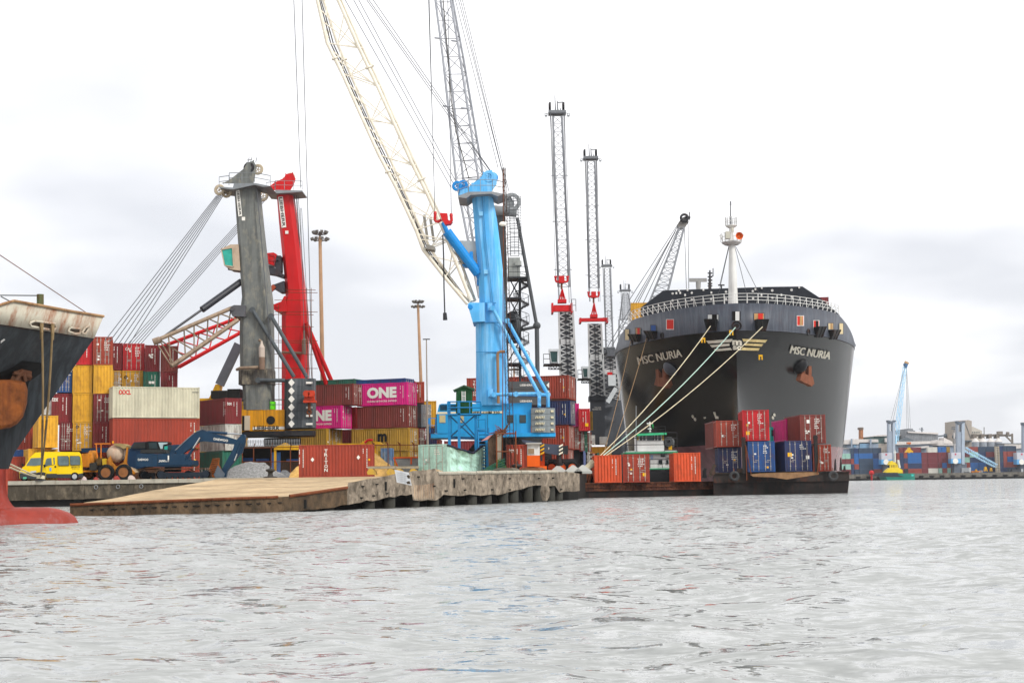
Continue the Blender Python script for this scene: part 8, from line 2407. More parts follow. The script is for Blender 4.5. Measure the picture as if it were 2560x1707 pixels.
sticker(t, dx, h, 0.74, 0.22, 0.3); sticker(t, dx, h, 0.28, 0.42, 0.18)
t, dx, h = bx('plain bright orange container alone at the right end of the low barge', 802, 1018, 494, 715, 'orange', YA + 4, marks='R', z0=1.38, yaw=-2)
t, dx, h = bx('navy door-end container at bottom left of the high barge', 1165, 1352, 452, 645, 'navy', YB2 + 2.2, doors='f', z0=2.22)
sticker(t, dx, h, 0.66, 0.45, 0.18)
t, dx, h = bx('bright blue door-end container between the two black posts', 1410, 1625, 402, 655, 'blue', YB2, doors='f', z0=2.22)
sticker(t, dx, h, 0.68, 0.12, 0.18)
t, dx, h = bx('navy door-end container with yellow hazard sticker on the high barge', 1712, 1925, 396, 655, 'navy', YB2, doors='f', z0=2.22, yaw=3)
sticker(t, dx, h, 0.1, 0.48, 0.4); sticker(t, dx, h, 0.78, 0.4, 0.34, LETTER)
bx('rust red door-end container at bottom right of the high barge', 1940, 2085, 428, 615, 'rust', YB2 + 4.5, doors='f', z0=2.22)
t, dx, h = bx('brown red door-end container on top of the navy one', 1150, 1360, 232, 449, 'rust', YB2 + 1.6, doors='f', yaw=-3)
t, dx, h = bx('bright red door-end container, tallest on the high barge', 1365, 1578, 147, 399, 'red', YB2 + .1, doors='f')
sticker(t, dx, h, 0.12, 0.2, 0.34); sticker(t, dx, h, 0.14, 0.48, 0.2)
t, dx, h = bx('brown container with its long side seen, top right of the high barge', 1836, 2038, 184, 420, 'brown', YB2 + .6, doors='f', yaw=4, worn=.35)
sticker(t, dx, h, 0.26, 0.7, 0.34, LETTER)
t, dx, h = bx('magenta container peeping out behind the brown one', 1716, 1790, 220, 400, 'magenta', YB2 + 5.5, yaw=3)
cletter(t, 'ONE', dx, h, 0.2, 0.75, 0.3, 0.55, bold=.04)
container('brown container behind the tall red one on the high barge', *Z4(1123, 0)[:1], *Z4(1160, 0)[:1], Z4(0, 236)[1], Z4(0, 460)[1], YB2 + 5, 'brown', 0, group=GB1)
container('maroon container low behind the navy pair, at the barge left end', *Z4(1140, 0)[:1], *Z4(1166, 0)[:1], Z4(0, 462)[1], 0, YB2 + 5, 'maroon', 0, group=GB1, z0=2.22)
container('dark container under the magenta one', *Z4(1640, 0)[:1], *Z4(1712, 0)[:1], Z4(0, 402)[1], 0, YB2 + 5, 'black', 2, group=GB1, z0=2.22)
def turquoise_cab():
 Y = 150.0
 c = P(1945, 1150, Y)
 t = thing('deck_crane', 'turquoise crane cab rising between the barge containers', 'crane', (c.x, Y, 0))
 TQ = M('turquoise_paint', '1fa596', 0.5, 0.12)
 m = MB(); m.ppoly([Z4(*p) for p in ((1590, 440), (1590, 285), (1635, 282), (1640, 300), (1668, 300), (1680, 310), (1690, 400), (1655, 430))], Y, 2.0); m.box(P(1930, 0, Y).x, P(1955, 0, Y).x, Y + .2, Y + 1.8, 0, P(1940, 1112, Y).z); cb = m.build('cab', TQ, t)
 m = MB(); m.pbox(*(Z4(1597, 0)[0], Z4(1618, 0)[0], Z4(0, 308)[1], Z4(0, 358)[1]), Y - .05, .1); m.build('cab_window', GLASS, cb)
 m = MB(); railing(m, [P(*Z4(1625, 400), Y - .5), P(*Z4(1698, 398), Y - .5)], 1.3, 0.05, .8); m.tube(P(*Z4(1610, 282), Y + .5), P(*Z4(1612, 262), Y + .5), 0.06); m.build('cab_rail', DARK, t)
turquoise_cab()
def tug():
 Y = 147.0
 q = lambda x, y, d=0.0: P(*Z4(x, y), Y + d)
 c = q(650, 800); c.z = 0
 t = thing('tugboat', 'white tugboat with green trim moored behind the low barge', 'boat', (c.x, Y, 0))
 GT = M('tug_green', '2f9a6b', 0.5, 0.12)
 WT = M('tug_white', 'e2e4e2', 0.5, 0.05, streak=0.08, rust=0.08)
 def pb(name, mat, x0, x1, y0, y1, d, dep, par=t): m = MB(); m.pbox(Z4(x0, 0)[0], Z4(x1, 0)[0], Z4(0, y0)[1], Z4(0, y1)[1], Y + d, dep); return m.build(name, mat, par)
 m = MB(); m.loft([[V((q(x, 700).x, Y + dy, z)) for x, dy in ((430, 3), (520, -.6), (840, -.8), (930, 2), (840, 6), (520, 6))] for z in (-.6, 2.0, 2.6)]); m.build('hull', M('tug_black_hull', '1c1f22', 0.6, 0.2), t)
 pb('lower_house', WT, 605, 805, 500, 720, 0, 4)
 lo = pb('green_band', GT, 600, 808, 621, 630, -.2, 4.3)
 pb('green_band', GT, 402, 832, 488, 498, -.6, 5)
 for x0, x1, y0, y1 in ((655, 722, 640, 682), (730, 800, 632, 682)): pb('doorway', M('tug_interior', '3c2a26', 0.7, 0.3), x0, x1, y0, y1, -.25, .2, lo)
 for x0, x1 in ((676, 706), (738, 756)): pb('window', GLASS, x0, x1, 552, 585, -.1, .2, lo)
 pb('window', GLASS, 692, 728, 497, 528, -.08, .2, lo)
 pb('vent', M('vent_white', 'b8b8b4'), 738, 776, 494, 530, -.3, .3, lo)
 pb('upper_deck', M('tug_deck', 'b7bbb8', 0.6, 0.1), 410, 825, 478, 487, -.4, 4.6)
 wh = pb('wheelhouse', WT, 498, 724, 346, 484, .3, 3)
 for x0, x1 in ((522, 541), (549, 568), (580, 640), (646, 664), (672, 694)):
  pb('window', GLASS, x0, x1, 350, 394, .2, .2, wh)
 for x0, x1 in ((500, 511), (705, 722)): pb('side_panel', M('tug_ochre', 'a8913c', 0.6, 0.1), x0, x1, 352, 392, .22, .2, wh)
 m = MB(); m.hexa([q(478, 358, -.2), q(742, 347, -.2), q(742, 347, 3.6), q(478, 358, 3.6), q(490, 338, 0), q(738, 330, 0), q(738, 330, 3.4), q(490, 338, 3.4)]); m.build('wheelhouse_roof', GT, wh)
 m = MB()
 railing(m, [q(498, 336, -.1), q(732, 328, -.1)], .6, .03, .8); m.build('roof_rail', DARK, wh)
 m = MB(); railing(m, [q(405, 486, -.5), q(498, 484, -.5), q(724, 482, -.5), q(828, 486, -.5)], 1.95, .04, 1.6, rails=(.35, .7, 1)); railing(m, [q(605, 620, -.3), q(805, 618, -.3)], .9, .03, 1); m.build('railing', DARK, t)
 m = MB(); m.tube(q(605, 332, 1), q(603, 240, 1), .1, .06, 8); m.tube(q(578, 258, 1), q(628, 256, 1), .07); m.tube(q(585, 300, 1), q(618, 300, 1), .06); mt = m.build('mast', WHITE, t)
 m = MB(); m.prism([q(618, 262, 1), q(634, 262, 1.1), q(636, 296, 1.1), q(622, 290, 1)], (0, .03, 0)); m.build('flag', M('green_flag', '0f7a3c', 0.7, 0.1), mt)
 m = MB(); m.tube(q(490, 400, 2), q(491, 112, 2), .07, .03, 6); m.build('aerial', STEEL, t)
 m = MB(); m.disc(q(760, 405, .5), (.3, 1, 0), .5, .8, 16, .2); m.tube(q(735, 420, .5), q(800, 440, .5), .2); m.tube(q(760, 470, .5), q(760, 400, .5), .15); m.build('fire_monitor', M('monitor_grey', '55595a', .5, .2), t)
 pb('yellow_winch', YELLOW, 757, 785, 436, 470, .2, .8)
 pb('life_ring', M('pale_blue_sheet', '9fb4d4', .7, .1), 612, 630, 512, 545, -.12, .1, lo)
tug()
# ---------------------------------------------------------------- the far shore
YF = 730.0
def far_quay():
 m = MB()
 zt = P(2300, 1184, YF).z
 m.prism([(x, y, -1.5) for x, y in ((100, YF), (900, YF - 12), (1200, 1400), (60, 1400))], (0, 0, zt + 1.5))
 o = m.build('far_ground', M('far_ground', '6b665c', 0.9, 0.2)); o['kind'] = 'structure'
 t = thing('quay_wall', 'long low concrete quay wall of the far shore with black fenders', 'wall', (240, YF - 4, 0))
 m = MB(); m.hexa([(100, YF - 3, 1.0), (900, YF - 15, 1.0), (900, YF - 11, 1.0), (100, YF + 1, 1.0), (100, YF - 3, zt + .25), (900, YF - 15, zt + .25), (900, YF - 11, zt + .25), (100, YF + 1, zt + .25)]); m.build('wall_face', M('far_quay_concrete', '6c6860', .9, .3, streak=.5), t)
 m = MB(); m.hexa([(100, YF - 2, -1), (900, YF - 14, -1), (900, YF - 11, -1), (100, YF + 1, -1), (100, YF - 2, 1.0), (900, YF - 14, 1.0), (900, YF - 11, 1.0), (100, YF + 1, 1.0)]); m.build('shaded_footing', VOID, t)
 for k, px in enumerate(range(2140, 2570, 26)):
  x = P(px, 1190, YF).x
  yy = YF - 3 - 12 * (x - 100) / 800
  m = MB(); m.box(x - .9, x + .9, yy - .6, yy, 1.0, 2.1); m.box(x - 1.3, x + 1.3, yy - .9, yy - .5, 1.5, 1.9); m.build('fender', BLACK, t)
 return zt
ZF = far_quay()
Z7, Z8 = zm(2080, 1020, 7.842), zm(2320, 1020, 7.842)
GF = 'containers stacked on the far shore'
FAR = {}
FM = dict(CC, navy='26385c', slate='2f4258', blue='1f5c9c', maroon='6d2c34', rust='8a4038', mint='8fb8ac')
ORD = ['lowest', 'second-tier', 'third-tier', 'fourth-tier', 'fifth-tier', 'top-tier']
def far_stack(z, x0, x1, cols, where, dy=2.5, Y=None, mark=None, dep=2.44):
 """cols: colours from the bottom tier up; None leaves a tier out"""
 Y = Y or YF + 6
 H = 2.72
 for i, c in enumerate(cols):
  if c is None: continue
  a, b = P(*z(x0, 1200), Y), P(*z(x1, 1200), Y)
  W = b.x - a.x - .12
  key = (round(W, 1), c, dep)
  if key not in FAR:
   m = MB(); m.box(0, W, 0, dep, 0.08, H - .06)
   for xx in (0, W - .16):
    for yy in (0, dep - .16): m.box(xx - .02, xx + .18, yy - .02, yy + .18, 0, H)
   n = max(1, round(W / 1.2))
   for k in range(1, n): m.box(W * k / n - .04, W * k / n + .04, -.03, 0, .2, H - .2)
   m.box(.16, W - .16, -.025, .0, 0.0, .14); m.box(.16, W - .16, -.025, 0, H - .16, H - .02)
   FAR[key] = m.mesh('body', M('far_%s_paint' % c, FM[c], .6, .12, streak=.2))
  t = thing('shipping_container', '%s %s container %s' % (ORD[i] if i < len(cols) - 1 or i == 0 else 'topmost', {'slate': 'dark slate blue', 'navy': 'navy', 'mint': 'pale mint', 'white': 'off-white'}.get(c, c), where), 'container', (a.x, Y, ZF + .05 + H * i), GF)
  link_mesh('body', FAR[key], t)
  if c in ('slate', 'mint') and W > 8:
   lettering(t, 'CMA CGM' if c == 'slate' else 'CHINA', (W * .58, -.06, H * .38), (W * .26, 0, 0), (0, 0, H * .28), LETTER, .03, True)
S7 = [(-30, 105, ['maroon', 'maroon', 'mint', 'maroon'], 'just right of the barge tip on the far shore'), (110, 183, ['maroon', 'white', 'rust', 'white'], 'second stack from the barge tip'), (186, 270, ['maroon', 'mint', 'maroon', 'mint'], 'third stack from the barge tip'),
 (273, 376, ['maroon', 'mint', 'maroon', 'mint'], 'fourth stack from the barge tip'), (380, 440, ['navy', 'navy', 'rust', 'navy', 'slate'], 'narrow stack right of the mint ones'), (445, 535, ['slate', 'rust', 'blue', 'blue', 'navy'], 'beside the long slate blue ones'),
 (540, 812, ['slate', 'slate', 'slate', 'blue', 'slate'], 'in the long slate blue stack'), (816, 985, ['rust', 'blue', 'blue', 'navy', 'slate'], 'left of the far tower crane base'), (1285, 1338, ['maroon', 'rust', 'rust', 'rust'], 'right behind the yellow tug'),
 (1342, 1416, ['maroon', 'navy', 'navy', 'navy', 'maroon'], 'first stack right of the tug'), (1420, 1492, ['black', 'rust', 'navy', 'rust', 'maroon'], 'second stack right of the tug'), (1496, 1765, ['rust', 'navy', 'blue', 'blue', 'maroon'], 'long stack right of the tug'), (1769, 1886, ['maroon', 'maroon', 'maroon', 'maroon'], 'in the maroon stack mid-shore')]
for x0, x1, c, wh in S7: far_stack(Z7, x0, x1, c, wh)
S8 = [(8, 205, ['white', 'maroon', 'maroon', 'maroon', 'white'], 'in the stack holding the low white one'), (209, 282, ['mint', 'maroon', 'maroon', 'maroon', 'blue'], 'with mint at its foot'), (286, 378, ['rust', 'blue', 'maroon', 'maroon', 'blue'], 'left of the second tower crane'), (382, 452, ['mint', 'rust', 'maroon', 'maroon', 'ochre'], 'touching the second tower crane'),
 (456, 520, ['rust', 'blue'], 'before the second tower crane foot'), (524, 660, ['rust', 'rust'], 'under the second tower crane'), (730, 834, ['black', 'rust', 'mint', 'maroon'], 'right of the second tower column'), (840, 1000, ['blue', 'blue', 'navy', 'mint', 'rust'], 'behind the lowered blue boom, left part'), (1005, 1150, ['blue', 'blue', 'navy', 'navy', 'slate'], 'behind the lowered blue boom, middle'),
 (1154, 1342, ['navy', 'navy', 'navy', 'maroon', 'slate'], 'behind the lowered blue boom, right part'), (1420, 1488, ['navy', 'navy', 'slate', 'slate', 'navy'], 'narrow stack right of the flat racks'), (1492, 1566, ['navy', 'rust', 'rust', 'rust', 'slate'], 'second from the right frame edge'), (1570, 1752, ['slate', 'rust', 'blue', 'rust', 'slate'], 'last long stack on the right'), (1756, 1900, ['navy', 'rust'], 'at the right frame edge')]
for x0, x1, c, wh in S8: far_stack(Z8, x0, x1, c, wh, Y=YF + (14 if x0 in (840, 1005, 1154) else 6))
def flat_racks():
 a, b = P(*Z8(1348, 1200), YF + 6), P(*Z8(1416, 1200), YF + 6)
 t = thing('flat_rack_pile', 'pile of pale flat racks stacked between far blue containers', 'racks', (a.x, YF + 6, ZF))
 for k in range(16):
  m = MB(); z = ZF + k * .85; m.box(a.x, b.x, YF + 6, YF + 8.4, z + .05, z + .4); m.box(a.x, a.x + .3, YF + 6, YF + 8.4, z + .4, z + .88); m.box(b.x - .3, b.x, YF + 6, YF + 8.4, z + .4, z + .88); m.build('flat_rack', M('pale_rack', 'b0a594', .7, .15), t)
flat_racks()
def far_crane(label, z, xl, xm, xr, ytop, yb, Y, base, boom=None):
 c = P(*z((xl + xr) / 2, 1200), Y)
 t = thing('tower_crane', label, 'crane', (c.x, Y, ZF), 'pale tower cranes on the far shore')
 G1 = M('far_crane_grey', '8f9aa8', .5, .08, streak=.2); G2 = M('far_crane_dark', '59626e', .5, .1)
 q = lambda x, y, d=0.0: P(*z(x, y), Y + d)
 w3 = (xm - xl) / 3
 m = MB()
 y2 = ytop + 215
 m.ppoly([z(xl, y2), z(xm, y2), z(xm, yb), z(xl, yb)], Y, 3); m.ppoly([z(xl, ytop + 50), z(xl + w3 * .9, ytop + 50), z(xl + w3 * .9, y2), z(xl, y2)], Y, 3); m.ppoly([z(xm - w3 * .5, ytop + 50), z(xm, ytop + 50), z(xm, y2), z(xm - w3 * .5, y2)], Y, 3); m.ppoly([z(xl, ytop + 45), z(xm, ytop + 45), z(xm, ytop + 70), z(xl, ytop + 70)], Y, 3)
 m.build('tower', G1, t)
 m = MB(); m.ppoly([z(xm, ytop + 20), z(xr, ytop + 20), z(xr, yb + 20), z(xm, yb + 20)], Y - .3, 3.4); m.build('column', M('far_crane_pale', 'a3b0bf', .5, .06, streak=.15), t)
 m = MB(); m.ppoly([z(xl - 12, ytop), z(xl + 8, ytop), z(xm, ytop + 30), z(xm + 14, ytop), z(xr + 20, ytop + 4), z(xr + 12, ytop + 30), z(xm, ytop + 50), z(xl, ytop + 50)], Y - .4, 3.6); m.build('tower_head', G2, t)
 x0, x1, y0, y1 = base
 m = MB(); m.pbox(z(x0, 0)[0], z(x1, 0)[0], z(0, y0)[1], z(0, y0 + (y1 - y0) * .58)[1], Y - 1.5, 6); h = m.build('machine_house', M('far_house_white', 'b9bcc6', .5, .06), t)
 m = MB(); m.pbox(z(x0, 0)[0], z(x1, 0)[0], z(0, y0 + (y1 - y0) * .58)[1], z(0, y1)[1], Y - 1.45, 5.9); m.build('house_base', M('far_house_blue', '5fa4d6', .5, .06), t)
 m = MB(); m.pbox(z(x0 + (x1 - x0) * .36, 0)[0], z(x0 + (x1 - x0) * .5, 0)[0], z(0, y0 + 18)[1], z(0, y0 + 50)[1], Y - 1.6, .1); m.build('emblem', M('far_red', 'b83a55', .5, .05), h)
 m = MB(); m.disc(P(*z(x0 + (x1 - x0) * .42, y0 + (y1 - y0) * .8), Y - 1.55), (0, 1, 0), 1.4, .1, 16); m.build('emblem', LETTER, h)
 m = MB(); m.box(P(*z(x0, 0), Y).x, P(*z(x1 + 60, 0), Y).x, Y, Y + 5, ZF, P(*z(x0, y1), Y).z); m.build('undercarriage', G2, t)
 if boom:
  m = MB(); A, B_, wa, wb, n = boom
  a, b = q(*A), q(*B_)
  dv = (b - a).normalized(); pr = V((-dv.z, 0, dv.x))
  def rg(p, w_): s = w_ / 7.842 / FPX * Y / 2; return [p + pr * s, p - pr * s, p - pr * s + V((0, 3, 0)), p + pr * s + V((0, 3, 0))]
  lattice(m, rg(a, wa), rg(b, wb), n, .17, .06, False, False); m.build('boom', M('far_boom_blue', 'aad6f2', .5, .06), t)
 return t, q
def far_things():
 tA, q = far_crane('far pale tower crane with tall raised blue boom', Z7, 1105, 1195, 1240, 235, 1100, YF + 2, (972, 1185, 875, 1100), ((1268, 640), (1444, -820), 62, 44, 20))
 m = MB(); m.bar(q(1425, -835), q(1468, -825), 2.6, 2.0); m.tube(q(1424, -830), q(1422, -870), .7); m.bar(q(1450, -835), q(1456, -880), 1.6); m.build('boom_head', M('far_boom_dark', '35618a', .5, .1), tA)
 m = MB(); m.bar(q(1452, -870), q(1470, -905), 2.0); m.build('head_lamp', M('far_tan', 'b08a5c', .6, .1), tA)
 for x0, y0, x1, y1 in ((1425, -810, 1150, 240), (1428, -810, 1195, 240), (1455, -810, 1468, 400), (1465, -810, 1540, 400), (1460, -810, 1500, 400)): rope(tA, q(x0, y0), q(x1, y1), .05)
 m = MB(); m.ppoly([Z7(*p) for p in ((1255, 540), (1280, 540), (1270, 700), (1245, 700))], YF + 1.5, 2); m.build('boom_foot', M('far_boom_blue', 'aad6f2'), tA)
 far_crane('second far pale tower crane with lowered blue boom', Z8, 575, 665, 720, 250, 1080, YF + 2, (460, 650, 868, 1080), ((735, 800), (1350, 1130), 75, 60, 13))
 far_crane('third far pale tower crane cut by the right frame edge', Z8, 1868, 1950, 2000, 280, 1100, YF + 2, (1750, 1960, 868, 1100))
 def build(name, label, cat, parts, Y, z, extra=None):
  p0 = parts[0][1][0]
  c = P(*z(p0[0] if isinstance(p0, tuple) else p0, 1200), Y)
  t = thing(name, label, cat, (c.x, Y, ZF))
  for nm, pts, mat, d, dep in parts:
   m = MB(); m.ppoly([z(*p) for p in ([(pts[0], pts[2]), (pts[1], pts[2]), (pts[1], pts[3]), (pts[0], pts[3])] if not isinstance(pts[0], tuple) else pts)], Y + d, dep)
   m.build(nm, mat, t)
  return t
 WR = M('far_white_roof', 'cfcac6', .6, .08, streak=.2); BW = M('far_blue_grey_wall', '8d9cae', .6, .1, streak=.2); SK = M('far_skylight_blue', '7396b4', .4, .1); DG2 = M('far_dark_wall', '59636b', .6, .15)
 GG = M('far_green_wall', '3f5a58', .7, .1); TW = M('far_tan_wall', 'a59c92', .7, .08, streak=.2); SI = M('far_silo_grey', '9299a2', .5, .1, streak=.3); RU = M('far_rust_brick', 'a8704c', .8, .2, streak=.3)
 build('warehouse', 'long pale warehouse with white roof left on the far shore', 'warehouse', [('wall', (-40, 910, 690, 1280), BW, 0, 30), ('roof', [(-40, 705), (-40, 640), (390, 640), (400, 605), (905, 610), (912, 665), (540, 672), (520, 705)], WR, -1, 32), ('door', (90, 290, 700, 790), DG2, -.5, 1), ('door', (420, 475, 690, 770), SK, -.5, 1), ('door', (545, 725, 690, 785), SK, -.5, 1), ('band', (160, 640, 785, 795), WR, -.6, 1), ('pillar', (375, 400, 600, 785), BW, -2, 1), ('pillar', (750, 775, 600, 785), BW, -2, 1)], YF + 45, Z7)
 build('warehouse', 'dark green sided warehouse behind the far tower crane', 'warehouse', [('wall', (820, 1440, 548, 690), GG, 0, 30), ('lower_wall', (820, 1440, 690, 1280), TW, -.5, 30), ('roof', [(815, 552), (830, 538), (960, 520), (1440, 512), (1450, 540)], WR, -1, 32), ('stair_house', (1040, 1095, 585, 665), WR, -2, 2)], YF + 70, Z7)
 build('warehouse', 'grey works building with stepped roof mid far shore', 'warehouse', [('wall', [(1440, 1280), (1440, 430), (1490, 430), (1490, 400), (1585, 400), (1590, 430), (1625, 440), (1640, 470), (2080, 500), (2080, 1280)], M('far_works_grey', '7d8186', .7, .25, streak=.4), 0, 30), ('roof', [(1480, 455), (2080, 478), (2080, 510), (1500, 480)], WR, -1, 5), ('awning', [(1260, 715), (1310, 650), (1350, 655), (2080, 640), (2080, 690), (1300, 720)], WR, -12, 8), ('awning', [(1540, 770), (1900, 735), (1900, 780), (1545, 785)], WR, -14, 8), ('wall', (1280, 2080, 700, 1280), BW, -10, 5), ('dark_gable', [(1280, 690), (1340, 620), (1470, 570), (1600, 630), (1560, 690)], DG2, -11, 2)], YF + 60, Z7)
 build('warehouse', 'white roofed shed between the works and the second tower crane', 'warehouse', [('wall', (100, 580, 700, 1280), BW, 0, 20), ('roof', [(-10, 690), (160, 640), (180, 620), (305, 635), (310, 700), (580, 695), (580, 730), (100, 730)], WR, -1, 22), ('gable', [(300, 690), (320, 575), (480, 660), (480, 690)], WR, 2, 10)], YF + 50, Z8)
 t = build('conveyor', 'rust brown conveyor gallery behind the white sheds', 'conveyor', [('gallery', [(150, 540), (430, 510), (560, 560), (560, 590), (430, 540), (150, 570)], DG2, 0, 5), ('support', (340, 360, 500, 1280), DG2, 1, 3), ('support', (180, 200, 480, 1280), DG2, 1, 3), ('hopper', (385, 470, 500, 600), M('far_brown_hopper', '857c74', .7, .2), -1, 5)], YF + 70, Z8)
 build('tower_block', 'tall tan windowless tower building behind the second tower crane', 'building', [('tower', [(590, 1280), (590, 245), (790, 232), (858, 250), (858, 1280)], TW, 0, 25), ('joint', [(730, 290), (735, 290), (850, 600), (845, 600)], DG2, -.3, .4), ('canopy', (720, 860, 628, 655), DG2, -2, 3)], YF + 80, Z8)
 build('office_block', 'pale gabled building with small windows right of the tan tower', 'building', [('wall', [(860, 1280), (860, 375), (880, 362), (1060, 445), (1060, 1280)], M('far_cream_wall', 'b9b4aa', .7, .06), 0, 20)] + [('window', (870 + k * 42, 886 + k * 42, 462, 485), DG2, -.3, .5) for k in range(4)], YF + 110, Z8)
 for k in range(4):
  x0 = 880 + k * 150
  t = thing('silo', 'grey silo with white cone roof, %s of the row of four' % ('first from the tan tower', 'second from the tan tower', 'third from the tan tower', 'farthest from the tan tower')[k], 'silo', (P(*Z8(x0 + 75, 1200), YF + 60).x, YF + 60, ZF), 'silos on the far shore')
  a, b = P(*Z8(x0, 660), YF + 60), P(*Z8(x0 + 146, 660), YF + 60)
  c = (a + b) / 2; r = (b.x - a.x) / 2
  rg = lambda rr, z: [V((c.x + rr * math.cos(j * math.pi / 10), YF + 60 + r + rr * math.sin(j * math.pi / 10), z)) for j in range(20)]
  m = MB(); m.loft([rg(r, ZF), rg(r, a.z)])
  for j in range(5): m.torus(V((c.x, YF + 60 + r, ZF + (a.z - ZF) * (j + 1) / 6)), (0, 0, 1), r, .12, 20, 4)
  m.build('silo_wall', SI, t)
  zt_ = P(*Z8(x0 + 60, 585), YF + 60).z
  m = MB(); m.loft([rg(r * 1.04, a.z), rg(r * .25, zt_)]); m.build('cone_roof', WR, t)
  m = MB(); m.pbox(Z8(x0 + 15, 0)[0], Z8(x0 + 75, 0)[0], Z8(0, 505)[1], Z8(0, 590)[1], YF + 66, 5); m.build('head_house', M('far_brown_house', '6f675f', .7, .2), t)
 t = thing('conveyor', 'rusty steel conveyor bridge over the silo roofs', 'conveyor', (P(*Z8(1500, 1200), YF + 68).x, YF + 68, ZF))
 m = MB(); q = lambda x, y, d=0: P(*Z8(x, y), YF + 68 + d)
 lattice(m, [q(870, 520), q(870, 545), q(870, 545, 3), q(870, 520, 3)], [q(1660, 520), q(1660, 545), q(1660, 545, 3), q(1660, 520, 3)], 22, .3, .15); lattice(m, [q(1660, 500), q(1640, 500), q(1640, 500, 3), q(1660, 500, 3)], [q(1665, 700), q(1640, 700), q(1640, 700, 3), q(1665, 700, 3)], 5, .3, .15)
 m.bar(q(1500, 520), q(1660, 680), .8); m.bar(q(1360, 490), q(1450, 490), 3, 2); m.bar(q(1540, 500), q(1580, 505), 2.5, 2); m.build('bridge_truss', M('far_truss_brown', '7a726a', .7, .2), t)
 build('warehouse', 'low white roofed store at the right of the silos', 'warehouse', [('wall', (1480, 2000, 720, 1280), BW, 0, 20), ('roof', [(1500, 700), (1880, 690), (2000, 690), (2000, 760), (1680, 800), (1670, 735), (1500, 735)], WR, -1, 20), ('dark_ridge', (1480, 2000, 686, 700), DG2, -1.2, 20)], YF + 50, Z8)
 build('chimney', 'rust streaked brick chimney on the far shore', 'chimney', [('shaft', (563, 612, 415, 1280), RU, 0, 5), ('cap', (550, 618, 375, 418), M('far_chimney_cap', '6b5f55', .8, .2), -.5, 6)], YF + 90, Z7)
 build('tank', 'pale tank with railed top just right of the big hull', 'tank', [('tank_shell', [(0, 640), (0, 520), (30, 505), (90, 515), (115, 540), (115, 640)], M('far_tank', '93a0a0', .6, .1), 0, 8), ('red_base', (-20, 60, 570, 640), M('far_red_base', 'b06a6c', .7, .1), -1, 3)], YF + 85, Z7)
 t = build('floodlight_tower', 'square headed floodlight mast left of the tan tower', 'light mast', [('mast', (514, 528, 420, 1280), M('far_mast_grey', '8d8f90', .6, .1), 0, 1.2), ('lamp_frame', (475, 550, 368, 378), DG2, -.5, 2), ('lamp_frame', (480, 545, 395, 412), DG2, -.5, 2)], YF + 40, Z8)
 build('floodlight_tower', 'white pole before the second tower crane', 'light mast', [('mast', (512, 528, 480, 590), WR, 0, 1.2), ('pole', (525, 537, 700, 1280), WR, 0, 1)], YF + 16, Z8)
 build('aerial', 'thin aerial mast behind the silos', 'aerial', [('mast', (1102, 1110, 370, 1280), M('far_mast_grey', '8d8f90'), 0, 1)], YF + 100, Z8)
 build('aerial', 'spiky aerial cluster above the stepped works roof', 'aerial', [('mast', (1760, 1775, 375, 520), DG2, 0, 1), ('spar', (1710, 1790, 398, 408), DG2, 0, 1), ('spar', (1730, 1800, 425, 432), DG2, 0, 1)], YF + 62, Z7)
 # grab, spreaders and machinery on the far quay
 t = build('grab', 'yellow orange-peel grab hanging before the far maroon containers', 'grab', [('grab_shell', [(1440, 870), (1460, 830), (1490, 800), (1500, 770), (1535, 770), (1545, 810), (1590, 840), (1595, 875), (1560, 860), (1520, 880), (1480, 860)], YELLOW, 0, 2), ('hook_head', (1480, 1550, 665, 705), M('far_orange', 'b8622c', .6, .1), 0, 2), ('shank', (1510, 1525, 705, 775), DG2, .5, 1)], YF - 4, Z7)
 for k, (x0, w_, hgt, lab) in enumerate(((940, 30, 40, 'smallest yellow spreader frame on the far quay, leftmost'), (1110, 60, 90, 'tallest yellow spreader frame on the far quay'), (1230, 36, 70, 'slim yellow spreader frame near the blue boom tip'))):
  build('spreader_frame', lab, 'spreader', [('frame', [(x0, 1235), (x0 + w_ * .3, 1235 - hgt), (x0 + w_ * .6, 1235 - hgt), (x0 + w_, 1235), (x0 + w_ * .75, 1235), (x0 + w_ * .5, 1235 - hgt * .6), (x0 + w_ * .25, 1235)], YELLOW, 0, 2)], YF - 1, Z8)
 for x0, x1, y0, lab, cc in ((700, 830, 1250, 'pale blue low vehicle on the far quay, left', '6fa4cc'), (910, 1020, 1252, 'pale blue low vehicle on the far quay, right', '6fa4cc'), (860, 1060, 1228, 'orange flat trailer on the far quay', 'c8782c'), (660, 830, 1170, 'grey truck row behind the flat trailer', '8d9296'), (1650, 1850, 1200, 'dark trucks at the right of the far quay', '3c4046')):
  build('parked_truck', lab, 'truck', [('load', (x0, x1, y0, 1270), M('far_vehicle_' + cc, cc, .5, .25), 0, 2.5), ('cab', (x1 - 20, x1 + 12, y0 - 10, 1270), M('far_vehicle_cab', 'b4b8ba', .5, .2), -.1, 2.6)], YF + 1.5, Z8)
 # harbour tug in front
 Y = YF - 14
 c = P(*Z7(1200, 1380), Y); c.z = 0
 t = thing('tugboat', 'yellow and dark green harbour tug lying at the far quay', 'boat', tuple(c))
 q = lambda x, y, d=0: P(*Z7(x, y), Y + d)
 m = MB(); m.loft([[V((q(x, 1300).x, Y + dy, z)) for x, dy in ((x0, 0), (x0 + 90, -4), (1500, -4), (1600, -2), (1600, 2), (1500, 4), (x0 + 90, 4))] for z, x0 in ((-.5, 960), (2.2, 915), (3.3, 900))]); m.build('hull', M('tug_sea_green', '0f6f62', .5, .15), t)
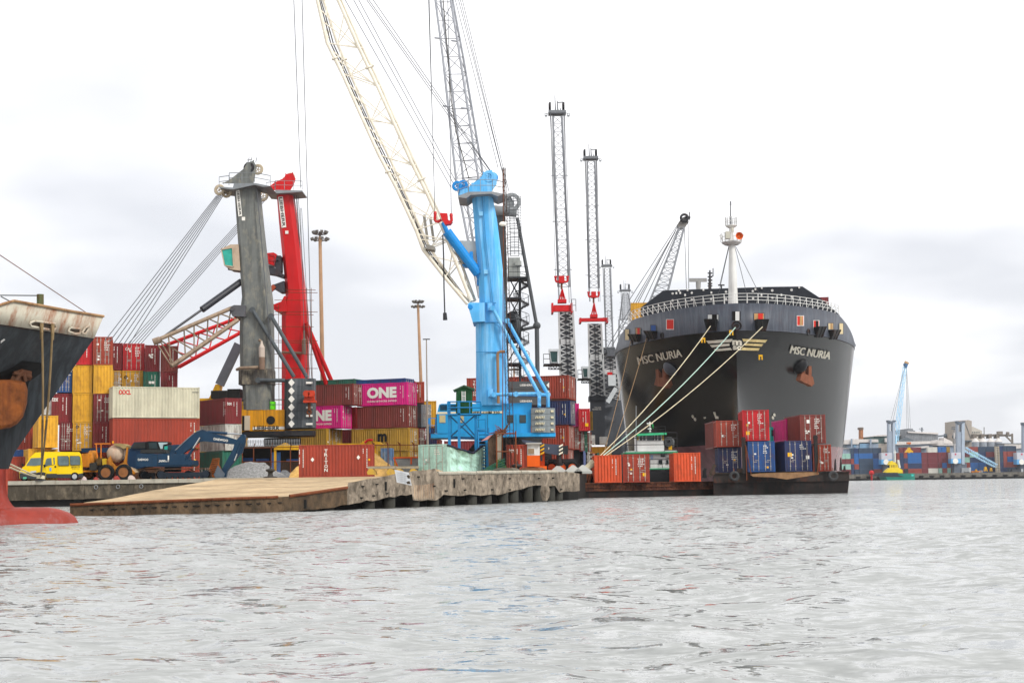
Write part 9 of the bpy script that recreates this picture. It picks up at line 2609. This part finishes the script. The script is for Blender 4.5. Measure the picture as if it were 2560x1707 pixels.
 m = MB(); m.prism([q(x, y, -4.2) for x, y in ((885, 1330), (930, 1265), (1290, 1262), (1310, 1310), (1400, 1340), (1200, 1345))], (0, 8.2, 0)); m.build('bow_fender', M('tug_dark_bow', '1e2c36', .7, .2), t)
 m = MB(); m.prism([q(x, y, -3.6) for x, y in ((1300, 1285), (1440, 1290), (1600, 1300), (1600, 1330), (1440, 1345), (1320, 1310))], (0, 7, 0)); m.build('stern_deck', M('tug_turquoise', '3fc0b4', .5, .2), t)
 YT = M('tug_yellow', 'e0c41c', .45, .06)
 m = MB(); m.prism([q(x, y, -3) for x, y in ((1050, 1255), (1090, 1210), (1150, 1165), (1310, 1165), (1385, 1215), (1388, 1270), (1060, 1268))], (0, 5.5, 0)); m.build('deckhouse', YT, t)
 m = MB(); m.prism([q(x, y, -2.4) for x, y in ((1120, 1110), (1145, 1065), (1160, 1030), (1195, 1030), (1215, 1070), (1240, 1055), (1255, 1080), (1290, 1110))], (0, 4.4, 0)); m.build('wheelhouse_roof', YT, t)
 m = MB(); m.prism([q(x, y, -2.1) for x, y in ((1135, 1112), (1282, 1112), (1275, 1170), (1140, 1170))], (0, 4, 0)); wh = m.build('wheelhouse', GLASS, t)
 m = MB()
 for x in (1142, 1178, 1215, 1250, 1278): m.bar(q(x, 1112, -2.2), q(x, 1170, -2.2), .5)
 m.build('window_post', YT, wh)
 m = MB(); m.prism([q(x, y, -1) for x, y in ((1290, 1010), (1320, 1010), (1350, 1170), (1310, 1170))], (0, 2, 0)); m.tube(q(1240, 1060), q(1232, 820), .4, .3, 8); m.bar(q(1205, 870), q(1265, 865), .5); m.build('mast', M('tug_pale_mast', 'c6cac8', .5, .08), t)
 c = P(*Z7(775, 1310), YF - 6)
 m = MB(); m.ball(P(*Z7(775, 1265), YF - 6), 1.3); m.tube(V((c.x, YF - 6, .2)), P(*Z7(775, 1265), YF - 6), .5); tag(m.build('buoy', REDP, None, base=V((c.x, YF - 6, 0))), 'red ball topped marker on the far quay edge', 'marker')
far_things()
# ---------------------------------------------------------------- the harbour air
def haze():
 m = MB(); m.box(-2100, 2100, -30, 2100, -2.6, 75)
 hm = bpy.data.materials.new('haze'); hm.use_nodes = True
 t = hm.node_tree; t.nodes.clear()
 o_ = N(t, 'ShaderNodeOutputMaterial'); v_ = N(t, 'ShaderNodeVolumePrincipled')
 v_.inputs['Color'].default_value = (0.93, 0.95, 0.98, 1)
 v_.inputs['Density'].default_value = 0.00009
 t.links.new(v_.outputs[0], o_.inputs['Volume'])
 o = m.build('haze', hm); o['kind'] = 'stuff'
haze()
